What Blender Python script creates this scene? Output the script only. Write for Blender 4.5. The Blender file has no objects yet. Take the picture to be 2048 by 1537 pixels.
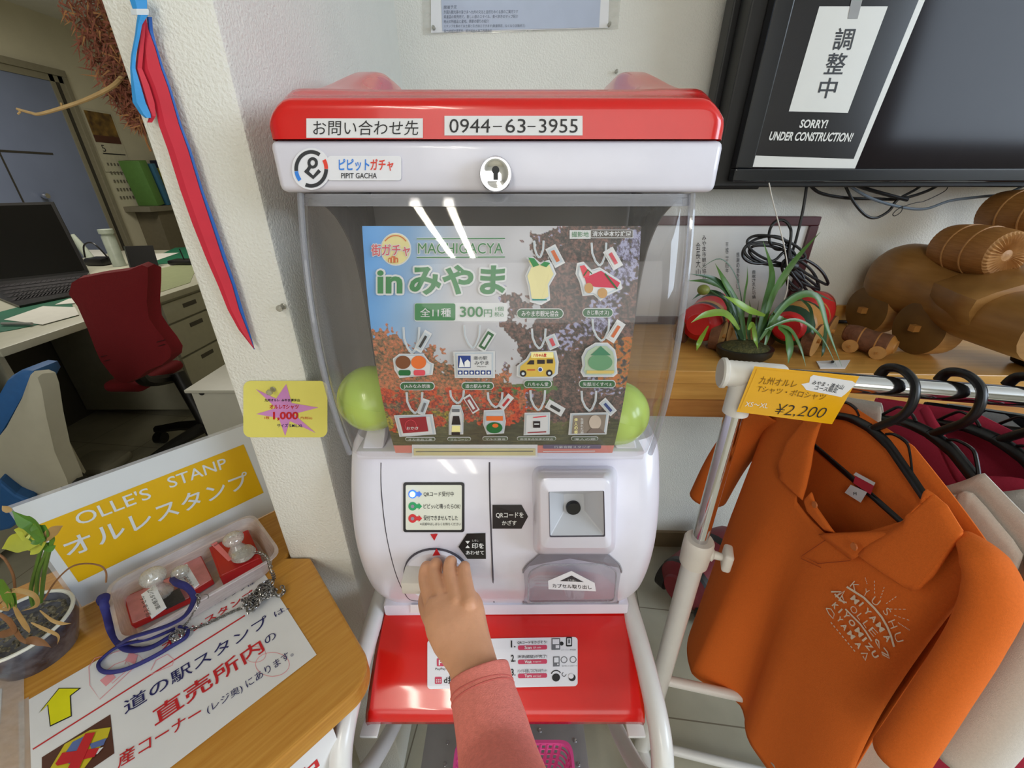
import bpy, bmesh, math, random
from mathutils import Vector as V, Matrix, noise
from math import sin, cos, pi, sqrt
SC = bpy.context.scene
COL = SC.collection
random.seed(7)
# ---------------------------------------------------------------- camera
F = 820.0                      # focal length in pixels of the 2048x1537 frame
TH = math.atan(F / 1657.0)     # pitch down
CT, ST = cos(TH), sin(TH)
H = 1.22                       # eye height
cam = bpy.data.objects.new('camera', bpy.data.cameras.new('camera'))
COL.objects.link(cam)
cam.data.sensor_width = 36.0
cam.data.lens = F / 2048 * 36.0
cam.data.clip_start = 0.01
cam.location = (0, 0, H)
cam.rotation_euler = (pi / 2 - TH, 0, 0)
SC.camera = cam
# ---------------------------------------------------------------- view, sky, lamps
SC.view_settings.view_transform = 'Standard'
SC.view_settings.look = 'None'
SC.view_settings.exposure = -0.14
SC.view_settings.gamma = 1.0
SC.view_settings.use_curve_mapping = False
SC.cycles.use_denoising = True
SC.cycles.max_bounces = 10
SC.cycles.transparent_max_bounces = 24
SC.cycles.caustics_reflective = False
SC.cycles.caustics_refractive = False
SC.cycles.sample_clamp_indirect = 6.0
w = bpy.data.worlds.new('daylight'); SC.world = w; w.use_nodes = True
w.node_tree.nodes['Background'].inputs[0].default_value = (0.80, 0.88, 1.0, 1)
w.node_tree.nodes['Background'].inputs[1].default_value = 0.30
def area(name, loc, target, sx, sy, power, col):
    l = bpy.data.lights.new(name, 'AREA'); l.shape = 'RECTANGLE'; l.size = sx; l.size_y = sy
    l.energy = power; l.color = col
    o = bpy.data.objects.new(name, l); COL.objects.link(o); o.location = loc
    d = V(target) - V(loc); o.rotation_euler = d.to_track_quat('-Z', 'Y').to_euler()
    return o
# daylight through the shop windows on the right and behind, the shop ceiling tubes, and an added office fill
area('window_daylight_right', (3.2, -0.9, 1.80), (0.0, 0.6, 1.0), 2.4, 1.2, 104, (0.71, 0.84, 1.0))
area('window_daylight_rear', (0.4, -3.4, 1.55), (0.0, 0.6, 1.05), 3.2, 1.6, 30, (1.0, 0.98, 0.96))
area('ceiling_tube', (-0.66, -1.7, 2.46), (-0.66, -1.5, 0), 0.06, 2.6, 24, (1.0, 0.95, 0.82))
area('ceiling_tube', (-0.42, -1.7, 2.46), (-0.42, -1.5, 0), 0.06, 2.6, 24, (1.0, 0.95, 0.82))
area('office_fill_light', (-2.6, 2.6, 2.44), (-2.6, 2.6, 0), 0.4, 1.4, 42, (1.0, 0.95, 0.84))  # unseen area lamp, added to lift the dim office
# ---------------------------------------------------------------- pixel -> place helpers
def ray(u, v):
    x = (u - 1024) / F; y = (v - 768.5) / F
    return V((x, CT - y * ST, -ST - y * CT))
O = V((0, 0, H))
def P(u, v, X=None, Y=None, Z=None):
    d = ray(u, v)
    t = X / d.x if X is not None else Y / d.y if Y is not None else (Z - H) / d.z
    return O + d * t
def PP(u, v, p, n):
    d = ray(u, v)
    return O + d * ((V(p) - O).dot(n) / d.dot(n))
WA = math.radians(2.0)
WP = V((-0.25, 1.14, 0)); WD = V((cos(WA), -sin(WA), 0)); WN = V((-sin(WA), -cos(WA), 0))
def BW(s, off, z): return WP + WD * s + WN * off + V((0, 0, z))
def PW(u, v, off): return PP(u, v, BW(0, off, 0), WN)
# ---------------------------------------------------------------- materials
def lin(c):
    r = []
    for k in c[:3]:
        k = k / 255.0
        r.append(k / 12.92 if k <= 0.04045 else ((k + 0.055) / 1.055) ** 2.4)
    return (*r, 1.0)
MATS = {}
def M(name, col=(200, 200, 200), rough=0.5, metal=0.0, var=0.06, vs=30.0, bump=0.0, bs=200.0, coat=0.0,
      emit=0.0, spec=0.5, stretch=None, col2=None, sss=0.0, detail=4.0, rot=0.0):
    if name in MATS: return MATS[name]
    m = bpy.data.materials.new(name); m.use_nodes = True; MATS[name] = m
    nt = m.node_tree; b = nt.nodes['Principled BSDF']
    c = lin(col)
    tc = nt.nodes.new('ShaderNodeTexCoord'); mp = nt.nodes.new('ShaderNodeMapping')
    nt.links.new(tc.outputs['Object'], mp.inputs[0])
    if stretch: mp.inputs['Scale'].default_value = stretch
    if rot:
        m0 = nt.nodes.new('ShaderNodeMapping'); m0.inputs['Rotation'].default_value = (0, 0, rot)
        nt.links.new(tc.outputs['Object'], m0.inputs[0]); nt.links.new(m0.outputs[0], mp.inputs[0])
    nz = nt.nodes.new('ShaderNodeTexNoise'); nz.inputs['Scale'].default_value = vs; nz.inputs['Detail'].default_value = detail
    nt.links.new(mp.outputs[0], nz.inputs['Vector'])
    cr = nt.nodes.new('ShaderNodeValToRGB')
    cr.color_ramp.elements[0].position = 0.3; cr.color_ramp.elements[1].position = 0.7
    c2 = lin(col2) if col2 else tuple(min(1, k * (1 + var)) for k in c[:3]) + (1,)
    c1 = c if col2 else tuple(k * (1 - var) for k in c[:3]) + (1,)
    cr.color_ramp.elements[0].color = c1; cr.color_ramp.elements[1].color = c2
    nt.links.new(nz.outputs['Fac'], cr.inputs[0]); nt.links.new(cr.outputs[0], b.inputs['Base Color'])
    b.inputs['Roughness'].default_value = rough; b.inputs['Metallic'].default_value = metal
    b.inputs['Specular IOR Level'].default_value = spec
    if coat: b.inputs['Coat Weight'].default_value = coat; b.inputs['Coat Roughness'].default_value = 0.06
    if sss:
        b.inputs['Subsurface Weight'].default_value = sss; b.inputs['Subsurface Radius'].default_value = (0.006, 0.002, 0.001)
    if bump:
        n2 = nt.nodes.new('ShaderNodeTexNoise'); n2.inputs['Scale'].default_value = bs; n2.inputs['Detail'].default_value = 3
        nt.links.new(mp.outputs[0], n2.inputs['Vector'])
        bp = nt.nodes.new('ShaderNodeBump'); bp.inputs['Strength'].default_value = bump; bp.inputs['Distance'].default_value = 0.004
        nt.links.new(n2.outputs['Fac'], bp.inputs['Height']); nt.links.new(bp.outputs[0], b.inputs['Normal'])
    if emit:
        b.inputs['Emission Color'].default_value = c; b.inputs['Emission Strength'].default_value = emit
    return m
def clear(name, tint=(235, 235, 235), body=0.06, bodycol=(150, 150, 150), rough=0.03, refl=0.045):
    if name in MATS: return MATS[name]
    m = bpy.data.materials.new(name); m.use_nodes = True; MATS[name] = m
    nt = m.node_tree; nt.nodes.remove(nt.nodes['Principled BSDF']); out = nt.nodes['Material Output']
    tr = nt.nodes.new('ShaderNodeBsdfTransparent'); tr.inputs[0].default_value = lin(tint)
    df = nt.nodes.new('ShaderNodeBsdfDiffuse'); df.inputs[0].default_value = lin(bodycol)
    gl = nt.nodes.new('ShaderNodeBsdfGlossy'); gl.inputs['Roughness'].default_value = rough
    nz = nt.nodes.new('ShaderNodeTexNoise'); nz.inputs['Scale'].default_value = 12
    mr = nt.nodes.new('ShaderNodeMapRange'); mr.inputs[3].default_value = body * 0.7; mr.inputs[4].default_value = body * 1.3
    nt.links.new(nz.outputs['Fac'], mr.inputs[0])
    a = nt.nodes.new('ShaderNodeMixShader'); nt.links.new(mr.outputs[0], a.inputs[0])
    nt.links.new(tr.outputs[0], a.inputs[1]); nt.links.new(df.outputs[0], a.inputs[2])
    lw = nt.nodes.new('ShaderNodeLayerWeight'); lw.inputs[0].default_value = 0.5
    pw = nt.nodes.new('ShaderNodeMath'); pw.operation = 'POWER'; pw.inputs[1].default_value = 4.0; nt.links.new(lw.outputs['Facing'], pw.inputs[0])
    fr = nt.nodes.new('ShaderNodeMapRange'); fr.inputs[3].default_value = refl; fr.inputs[4].default_value = 0.55; nt.links.new(pw.outputs[0], fr.inputs[0])
    b = nt.nodes.new('ShaderNodeMixShader'); nt.links.new(fr.outputs[0], b.inputs[0])
    nt.links.new(a.outputs[0], b.inputs[1]); nt.links.new(gl.outputs[0], b.inputs[2])
    nt.links.new(b.outputs[0], out.inputs[0])
    return m
def vcol(name, rough=0.4, coat=0.0):
    if name in MATS: return MATS[name]
    m = bpy.data.materials.new(name); m.use_nodes = True; MATS[name] = m
    nt = m.node_tree; b = nt.nodes['Principled BSDF']
    at = nt.nodes.new('ShaderNodeVertexColor'); at.layer_name = 'print'
    nt.links.new(at.outputs[0], b.inputs['Base Color']); b.inputs['Roughness'].default_value = rough
    if coat: b.inputs['Coat Weight'].default_value = coat
    return m
def woodmat(name, c1, c2, scale=6.0, axis=(1, 12, 12), rough=0.4, bump=0.08, rot=0.0):
    if name in MATS: return MATS[name]
    m = M(name, c1, rough, col2=c2, vs=scale, stretch=axis, bump=bump, bs=scale * 2, detail=8, rot=rot)
    return m
# ---------------------------------------------------------------- mesh builder
class MB:
    def __init__(s): s.v = []; s.f = []; s.m = []; s.mats = []; s.sm = []; s.colr = None
    def mi(s, m):
        if m not in s.mats: s.mats.append(m)
        return s.mats.index(m)
    def add(s, vs, fs, m, smooth=False):
        o = len(s.v); k = s.mi(m)
        s.v += [tuple(p) for p in vs]
        for f in fs: s.f.append(tuple(i + o for i in f)); s.m.append(k); s.sm.append(smooth)
        return o
    def box(s, lo, hi, m, r=0.0, seg=2, tf=None):
        bm = bmesh.new(); bmesh.ops.create_cube(bm, size=1)
        lo, hi = V(lo), V(hi); c = (lo + hi) / 2; d = hi - lo
        for v in bm.verts: v.co = V((v.co.x * d.x, v.co.y * d.y, v.co.z * d.z)) + c
        if r: bmesh.ops.bevel(bm, geom=list(bm.edges), offset=min(r, min(d) * 0.49), segments=seg, profile=0.5, affect='EDGES')
        s.bm(bm, m, tf, smooth=bool(r))
    def bm(s, bm, m, tf=None, smooth=False):
        bm.verts.index_update(); bm.verts.ensure_lookup_table()
        vs = [(tf @ v.co if tf else v.co.copy()) for v in bm.verts]
        s.add(vs, [[v.index for v in f.verts] for f in bm.faces], m, smooth); bm.free()
    def loft(s, loops, m, closed=True, cap=True, smooth=True):
        n = len(loops[0]); vs = [p for l in loops for p in l]; fs = []
        for i in range(len(loops) - 1):
            for j in range(n if closed else n - 1):
                a = i * n + j; b = i * n + (j + 1) % n
                fs.append((a, b, b + n, a + n))
        o = s.add(vs, fs, m, smooth)
        if cap and closed:
            k = s.mi(m)
            s.f.append(tuple(o + i for i in range(n - 1, -1, -1))); s.m.append(k); s.sm.append(False)
            s.f.append(tuple(o + (len(loops) - 1) * n + i for i in range(n))); s.m.append(k); s.sm.append(False)
    def tube(s, path, r, m, n=10, closed=False, cap=True, flat=1.0, up=None):
        path = [V(p) for p in path]; N = len(path)
        rr = r if isinstance(r, (list, tuple)) else [r] * N
        loops = []; prev = None
        for i, p in enumerate(path):
            if closed: t = path[(i + 1) % N] - path[i - 1]
            else: t = path[min(i + 1, N - 1)] - path[max(i - 1, 0)]
            t.normalize()
            if up is not None: a = V(up) - t * V(up).dot(t)
            elif prev is None: a = t.orthogonal()
            else: a = prev - t * prev.dot(t)
            a.normalize(); b = t.cross(a); prev = a
            loops.append([p + a * (rr[i] * cos(2 * pi * k / n)) + b * (rr[i] * flat * sin(2 * pi * k / n)) for k in range(n)])
        if closed: loops.append(loops[0])
        s.loft(loops, m, cap=cap and not closed)
    def cyl(s, a, b, r, m, n=24, r2=None):
        s.tube([a, b], [r, r if r2 is None else r2], m, n)
    def lathe(s, prof, c, m, n=32, axis=V((0, 0, 1)), sx=1.0, sy=1.0):
        axis = V(axis).normalized(); a = axis.orthogonal().normalized(); b = axis.cross(a)
        if abs(axis.z) > 0.999: a, b = V((1, 0, 0)), V((0, 1, 0))
        s.loft([[V(c) + axis * h + a * (r * sx * cos(2 * pi * k / n)) + b * (r * sy * sin(2 * pi * k / n)) for k in range(n)] for r, h in prof], m)
    def grid(s, fn, nu, nv, m, smooth=True):
        vs = [fn(i / nu, j / nv) for j in range(nv + 1) for i in range(nu + 1)]
        fs = [(j * (nu + 1) + i, j * (nu + 1) + i + 1, (j + 1) * (nu + 1) + i + 1, (j + 1) * (nu + 1) + i) for j in range(nv) for i in range(nu)]
        return s.add(vs, fs, m, smooth)
    def prism(s, pts, d, m, smooth=False):
        pts = [V(p) for p in pts]; d = V(d); n = len(pts)
        s.add(pts + [p + d for p in pts], [tuple(range(n - 1, -1, -1)), tuple(range(n, 2 * n))] + [(i, (i + 1) % n, (i + 1) % n + n, i + n) for i in range(n)], m, smooth)
    def sphere(s, c, r, m, seg=24, rings=14, tf=None, sc=(1, 1, 1)):
        bm = bmesh.new(); bmesh.ops.create_uvsphere(bm, u_segments=seg, v_segments=rings, radius=r)
        for v in bm.verts: v.co = V((v.co.x * sc[0], v.co.y * sc[1], v.co.z * sc[2]))
        T = Matrix.Translation(c)
        s.bm(bm, m, T @ tf if tf else T, smooth=True)
    def build(s, name, parent=None, solid=0.0, bevel=0.0, sub=0, off=0.0):
        me = bpy.data.meshes.new(name); me.from_pydata(s.v, [], s.f)
        for m in s.mats: me.materials.append(m)
        me.polygons.foreach_set('material_index', s.m); me.polygons.foreach_set('use_smooth', s.sm)
        if s.colr:
            ca = me.color_attributes.new('print', 'FLOAT_COLOR', 'POINT')
            full = list(s.colr) + [(1, 1, 1, 1)] * (len(s.v) - len(s.colr))
            ca.data.foreach_set('color', [x for c in full for x in c])
        me.update()
        bm = bmesh.new(); bm.from_mesh(me); bmesh.ops.recalc_face_normals(bm, faces=list(bm.faces)) if not s.colr else None
        if not s.colr: bm.to_mesh(me)
        bm.free()
        if not s.colr and any(s.sm) and not sub: me.set_sharp_from_angle(angle=math.radians(44))
        o = bpy.data.objects.new(name, me); COL.objects.link(o)
        if solid:
            k = o.modifiers.new('thick', 'SOLIDIFY'); k.thickness = solid; k.offset = off
        if bevel:
            k = o.modifiers.new('bevel', 'BEVEL'); k.width = bevel; k.segments = 2; k.limit_method = 'ANGLE'
        if sub:
            k = o.modifiers.new('sub', 'SUBSURF'); k.levels = sub; k.render_levels = sub
        if parent is not None:
            o.parent = parent; o.matrix_parent_inverse = Matrix.Translation(parent.location).inverted()
        return o
def tag(o, label, cat, group=None, kind=None):
    o['label'] = label; o['category'] = cat
    if group: o['group'] = group
    if kind: o['kind'] = kind
    return o
def thing(name, label, cat, loc=(0, 0, 0), group=None):
    e = bpy.data.objects.new(name, None); e.empty_display_size = 0.02; COL.objects.link(e); e.location = loc
    return tag(e, label, cat, group)
def struct(mb, name, **k):
    o = mb.build(name, **k); o['kind'] = 'structure'; return o
def lab(o, s): o['label'] = s; return o
# ---------------------------------------------------------------- text
_tc = {}
def glyphs(txt, bold=0.0, shear=0.0):
    key = (txt, bold, shear)
    if key in _tc: return _tc[key]
    cu = bpy.data.curves.new('t', 'FONT'); cu.body = txt; cu.size = 1.0; cu.offset = bold; cu.shear = shear
    cu.resolution_u = 3; cu.space_line = 1.0
    o = bpy.data.objects.new('t', cu); COL.objects.link(o)
    dg = bpy.context.evaluated_depsgraph_get(); ev = o.evaluated_get(dg); me = ev.to_mesh()
    vs = [(v.co.x, v.co.y) for v in me.vertices]; fs = [tuple(p.vertices) for p in me.polygons]
    ev.to_mesh_clear(); bpy.data.objects.remove(o); bpy.data.curves.remove(cu)
    _tc[key] = (vs, fs); return vs, fs
class Sheet:
    """print laid on a surface: fn(a,b,h) gives the place, loc(u,v) the surface coordinates"""
    def __init__(s, fn, loc=None, step=0.0004): s.fn = fn; s.loc = loc; s.mb = MB(); s.step = step; s.k = 0
    def L(s, p): return s.loc(*p) if s.loc else p
    def _add(s, ab, fs, m, ly):
        s.k = (s.k + 1) % 20; s.mb.add([s.fn(a, b, ly * s.step + s.k * 0.00001) for a, b in ab], fs, m)
    def poly(s, pts, m, ly=1):
        ab = [s.L(p) for p in pts]; s._add(ab, [tuple(range(len(ab)))], m, ly)
    def rect(s, u0, v0, u1, v1, m, ly=1, r=0, rows=0):
        if rows:
            vs = [v0 + (v1 - v0) * k / rows for k in range(rows + 1)] + ([v0 + r * q for q in (0.1, 0.35, 0.7, 1)] + [v1 - r * q for q in (0.1, 0.35, 0.7, 1)] if r else [])
            vs = sorted(set(vs)); A = []
            for v in vs:
                d = min(v - v0, v1 - v); c = r - sqrt(max(0, r * r - (r - d) ** 2)) if d < r else 0
                A += [s.L((u0 + c, v)), s.L((u1 - c, v))]
            s._add(A, [(2 * i, 2 * i + 2, 2 * i + 3, 2 * i + 1) for i in range(len(vs) - 1)], m, ly); return
        if not r: return s.poly([(u0, v1), (u1, v1), (u1, v0), (u0, v0)], m, ly)
        pts = []
        sx = 1 if u1 > u0 else -1; sy = 1 if v1 > v0 else -1
        for cx, cy, a0 in ((u1 - r * sx, v1 - r * sy, 0), (u0 + r * sx, v1 - r * sy, 90), (u0 + r * sx, v0 + r * sy, 180), (u1 - r * sx, v0 + r * sy, 270)):
            for k in range(5):
                a = math.radians(a0 + 22.5 * k); pts.append((cx + r * sx * cos(a), cy + r * sy * sin(a)))
        s.poly(pts, m, ly)
    def disc(s, u, v, r, m, ly=1, ry=None, n=28):
        ry = ry or r; s.poly([(u + r * cos(2 * pi * k / n), v + ry * sin(2 * pi * k / n)) for k in range(n)], m, ly)
    def ring(s, u, v, r, w, m, ly=1, a0=0, a1=360, ry=None, n=36):
        ry = ry or r
        A = [math.radians(a0 + (a1 - a0) * k / n) for k in range(n + 1)]
        s.line([(u + r * cos(a), v + ry * sin(a)) for a in A], w, m, ly)
    def line(s, pts, w, m, ly=1):
        pts = [V(p).to_2d() if len(p) > 2 else V((p[0], p[1])) for p in pts]; out = []
        for i, p in enumerate(pts):
            t = pts[min(i + 1, len(pts) - 1)] - pts[max(i - 1, 0)]
            if t.length == 0: t = V((1, 0))
            t.normalize(); n = V((-t.y, t.x)) * w / 2; out.append((p + n, p - n))
        ab = [s.L(tuple(q)) for pr in out for q in pr]
        s._add(ab, [(2 * i, 2 * i + 1, 2 * i + 3, 2 * i + 2) for i in range(len(pts) - 1)], m, ly)
    def text(s, txt, bl, br, tl, m, ly=2, bold=0.0, shear=0.0):
        vs, fs = glyphs(txt, bold, shear)
        if not vs: return
        x0 = min(a for a, b in vs); x1 = max(a for a, b in vs); y0 = min(b for a, b in vs); y1 = max(b for a, b in vs)
        A = V(s.L(bl)); R = V(s.L(br)) - A; U = V(s.L(tl)) - A
        ab = []
        for a, b in vs:
            q = A + R * ((a - x0) / max(1e-6, x1 - x0)) + U * ((b - y0) / max(1e-6, y1 - y0)); ab.append((q.x, q.y))
        s._add(ab, fs, m, ly)
    def tl(s, txt, bl, br, h, m, ly=2, bold=0.0, shear=0.0):
        vs, fs = glyphs(txt, bold, shear)
        x0 = min(a for a, b in vs); x1 = max(a for a, b in vs); y0 = min(b for a, b in vs); y1 = max(b for a, b in vs)
        A = V(s.L(bl)); R = V(s.L(br)) - A; U = V((-R.y, R.x)).normalized() * h
        s._add([tuple(A + R * ((a - x0) / (x1 - x0)) + U * ((b - y0) / (y1 - y0))) for a, b in vs], fs, m, ly)
    def tb(s, txt, u0, v0, u1, v1, m, ly=2, bold=0.0, shear=0.0):
        s.text(txt, (u0, v1), (u1, v1), (u0, v0), m, ly, bold, shear)
    def vtext(s, txt, u, v0, v1, size, m, ly=2, bold=0.0):
        st = (v1 - v0) / len(txt)
        for i, c in enumerate(txt): s.tb(c, u - size / 2, v0 + st * i, u + size / 2, v0 + st * (i + 0.88), m, ly, bold)
    def build(s, *a, **k): return s.mb.build(*a, **k)
def flat(o, ax, ay, step=0.0004):
    o, ax, ay = V(o), V(ax).normalized(), V(ay).normalized(); n = ax.cross(ay).normalized()
    def fn(a, b, h): return o + ax * a + ay * b + n * h
    def loc(u, v):
        p = PP(u, v, o, n) - o; return (p.dot(ax), p.dot(ay))
    return Sheet(fn, loc, step)
def onsurf(u, v, g, t0=0.2, t1=1.3):
    d = ray(u, v); n = 220; a = t0; fa = g(O + d * a)
    for i in range(1, n + 1):
        b_ = t0 + (t1 - t0) * i / n; fb = g(O + d * b_)
        if fa < 0 <= fb:
            for _ in range(30):
                c = (a + b_) / 2
                if g(O + d * c) < 0: a = c
                else: b_ = c
            return O + d * b_
        a, fa = b_, fb
    return O + d * 0.6
def curvep(pts, n=8):
    pts = [V(p) for p in pts]; out = []
    for i in range(len(pts) - 1):
        p0 = pts[max(i - 1, 0)]; p1 = pts[i]; p2 = pts[i + 1]; p3 = pts[min(i + 2, len(pts) - 1)]
        for k in range(n):
            t = k / n
            out.append(0.5 * ((2 * p1) + (p2 - p0) * t + (2 * p0 - 5 * p1 + 4 * p2 - p3) * t * t + (3 * p1 - p0 - 3 * p2 + p3) * t ** 3))
    out.append(pts[-1]); return out
def lerp(a, b, t): return a + (b - a) * t
def interp(x, xs, ys):
    if x <= xs[0]: return ys[0]
    for i in range(len(xs) - 1):
        if x <= xs[i + 1]: return lerp(ys[i], ys[i + 1], (x - xs[i]) / (xs[i + 1] - xs[i]))
    return ys[-1]
def smooth(a, b, x):
    t = max(0, min(1, (x - a) / (b - a))); return t * t * (3 - 2 * t)
# shared materials
WHITEP = M('white_plastic', (224, 222, 234), 0.28, var=0.02, coat=0.3)
REDP = M('red_plastic', (214, 24, 20), 0.22, var=0.03, coat=0.5)
BLACKP = M('black_plastic', (22, 22, 24), 0.35, var=0.1)
CHROME = M('chrome', (225, 225, 228), 0.09, 1.0, var=0.02)
PAPER = M('white_paper', (228, 228, 230), 0.5, var=0.015)
INK = M('black_ink', (28, 28, 32), 0.5)
INKW = M('white_ink', (236, 238, 238), 0.5, var=0.01)
INKR = M('red_ink', (196, 32, 40), 0.5)
INKG = M('green_ink', (38, 122, 64), 0.5)
INKN = M('navy_ink', (36, 36, 96), 0.5)
# ================================================================ structure
WALL = M('wall_paper_cream', (228, 227, 219), 0.85, var=0.02, vs=14, bump=0.5, bs=300, spec=0.2)
WALLO = M('office_wall', (206, 200, 176), 0.8, var=0.03, vs=5, bump=0.15, bs=200, spec=0.2)
CEIL = M('ceiling_board', (225, 224, 218), 0.9, var=0.03, vs=8, bump=0.3, bs=120)
def floormat():
    m = M('vinyl_floor', (172, 168, 150), 0.35, var=0.1, vs=9, bump=0.05, bs=60)
    nt = m.node_tree; b = nt.nodes['Principled BSDF']
    tc = nt.nodes.new('ShaderNodeTexCoord'); mp = nt.nodes.new('ShaderNodeMapping'); mp.inputs['Rotation'].default_value = (0, 0, 0.12)
    br = nt.nodes.new('ShaderNodeTexBrick'); br.offset = 0.0
    br.inputs['Scale'].default_value = 1.0; br.inputs['Brick Width'].default_value = 0.3; br.inputs['Row Height'].default_value = 0.3
    br.inputs['Mortar Size'].default_value = 0.0018
    br.inputs['Mortar'].default_value = lin((120, 112, 96))
    nt.links.new(tc.outputs['Object'], mp.inputs[0]); nt.links.new(mp.outputs[0], br.inputs['Vector'])
    src = b.inputs['Base Color'].links[0].from_socket
    nt.links.new(src, br.inputs['Color1']); nt.links.new(src, br.inputs['Color2']); nt.links.new(br.outputs['Color'], b.inputs['Base Color'])
    return m
FLOOR = floormat()
b = MB(); b.box((-4.2, -3.6, -0.05), (3.4, 6.6, 0), FLOOR); struct(b, 'floor')
b = MB(); b.box((-4.2, -3.6, 2.5), (3.4, 6.6, 2.55), CEIL); struct(b, 'ceiling')
# back wall of the shop, slightly turned
b = MB(); b.prism([BW(-0.06, 0, 0), BW(3.4, 0, 0), BW(3.4, -0.1, 0), BW(-0.06, -0.1, 0)], (0, 0, 2.5), WALL); struct(b, 'wall_back')
b = MB(); b.box((-4.2, -3.7, 0), (3.5, -3.6, 2.5), WALL); struct(b, 'wall_rear')
b = MB(); b.box((3.4, -3.6, 0), (3.5, 6.6, 2.5), WALL); struct(b, 'wall_right')
# partition whose end stands beside the machine
b = MB(); b.box((-0.346, 0.45, 0), (-0.25, 1.16, 2.5), WALL, r=0.006); struct(b, 'wall_partition')
b = MB(); b.box((-4.15, -0.4, 0), (-4.0, 6.6, 2.5), WALLO); struct(b, 'wall_left')
b = MB(); b.box((-4.15, 6.45, 0), (-0.25, 6.6, 2.5), WALLO); struct(b, 'wall_far')
b = MB(); b.box((-0.346, 1.24, 0), (-0.25, 6.5, 2.5), WALLO); struct(b, 'wall_inner')
b = MB(); b.prism([BW(0.2, 0.012, 0.0), BW(3.2, 0.012, 0.0), BW(3.2, 0.0, 0.0), BW(0.2, 0.0, 0.0)], (0, 0, 0.07), M('baseboard_vinyl', (128, 110, 84), 0.5)); struct(b, 'baseboard_back')
# ================================================================ capsule machine
CX = -0.0128
machine = thing('capsule_machine', 'red and white capsule toy machine with clear curved front, standing on a white tube stand', 'capsule machine', (CX, 0.5, H - 0.62))
# ---- top cap: white band and red lid with two raised side rails
XL, XR = -0.2055, 0.180
b = MB(); b.box((XL + 0.001, 0.398, H - 0.009), (XR - 0.001, 0.68, H + 0.031), WHITEP, r=0.006, seg=3); cap = b.build('cap_band', machine)
def ztop(X, Y):
    t = (Y - 0.40) / 0.28
    base = 0.060 + 0.010 * smooth(0, 0.09, t)
    d = min(X - XL, XR - X)
    rail = 1 - smooth(0.045, 0.085, d)
    edge = smooth(0.0, 0.03, d)
    return H + base - 0.014 * (1 - edge) ** 2 + rail * (0.050 * smooth(0.02, 0.85, t)) * (0.55 + 0.45 * edge)
b = MB()
def lidf(a, c):
    X = lerp(XL, XR, a)
    if c < 0.1:
        k = c / 0.1; return V((X, 0.397, lerp(H + 0.0315, ztop(X, 0.40) - 0.010, k)))
    if c < 0.3:
        k = (c - 0.1) / 0.2 * pi / 2
        z1 = ztop(X, 0.407); return V((X, 0.397 + 0.010 * (1 - cos(k)), z1 - 0.010 + 0.010 * sin(k)))
    k = (c - 0.3) / 0.7; Y = lerp(0.407, 0.68, k); return V((X, Y, ztop(X, Y)))
NU, NV = 80, 50
# round the plan corners of the lid a little
def lid(a, c):
    p = lidf(a, c); d = min(p.x - XL, XR - p.x)
    if d < 0.012: p.y += 0.012 - sqrt(max(0, 0.012 ** 2 - (0.012 - d) ** 2))
    return p
b.grid(lid, NU, NV, REDP)
for X, s in ((XL, 0), (XR, 1)):
    pr = [lid(s, j / NV) for j in range(NV + 1)]
    pr = [q for q in pr]
    b.add(pr + [V((q.x, q.y, H + 0.0315)) for q in pr], [(j, j + 1, j + 2 + NV, j + 1 + NV) for j in range(NV)], REDP, True)
b.add([(XL, 0.68, H + 0.0315)] + [lid(i / NU, 1) for i in range(NU + 1)] + [(XR, 0.68, H + 0.0315)], [tuple(range(NU + 3))], REDP)
b.build('red_lid', machine)
# ---- stickers on the cap
capS = flat((CX, 0.3966, H), (1, 0, 0), (0, 0, 1), 0.0003)
s = capS; s.rect(613, 237, 846, 276, PAPER, 1)
s.tb('お問い合わせ先', 627, 241, 836, 271, INK, 2)
st = s.build('contact_sticker', machine)
s = flat((CX, 0.3966, H), (1, 0, 0), (0, 0, 1), 0.0003)
s.rect(889, 232, 1165, 271, PAPER, 1); s.tb('0944', 899, 238, 980, 266, INK, 2); s.line([(986, 253), (1004, 253)], 2, INK, 2)
s.tb('63', 1011, 238, 1051, 266, INK, 2); s.line([(1055, 253), (1071, 253)], 2, INK, 2); s.tb('3955', 1078, 238, 1155, 266, INK, 2)
s.build('phone_sticker', machine)
s = flat((CX, 0.3970, H), (1, 0, 0), (0, 0, 1), 0.0003)
LG = M('sticker_white', (232, 232, 238), 0.35, var=0.01); DK = M('dark_grey_ink', (44, 46, 52), 0.5)
BLU = M('blue_ink', (52, 132, 226), 0.5); RDO = M('coral_ink', (226, 62, 44), 0.5)
s.disc(623, 338, 39, LG, 1, 42); s.rect(656, 312, 803, 361, LG, 1, 6)
for m_, a0, a1 in ((DK, 173, 304), (BLU, 138, 172), (DK, 1, 112), (RDO, -32, 0)): s.ring(623, 338, 30, 7.5, m_, 2, a0, a1, 34, 18)
s.ring(626, 326, 7.5, 6, DK, 2, 0, 360, 8.5); s.line([(621, 333), (616, 341), (612, 344)], 7, DK, 2); s.line([(611, 341), (627, 355), (640, 341)], 7.5, DK, 2)
s.tb('ピピット', 678, 318, 739, 342, BLU, 2, 0.02); s.tb('ガチャ', 741, 318, 787, 342, RDO, 2, 0.02)
s.tb('PIPIT GACHA', 683, 346, 754, 357, DK, 2, 0.01)
s.build('logo_sticker', machine)
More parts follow.
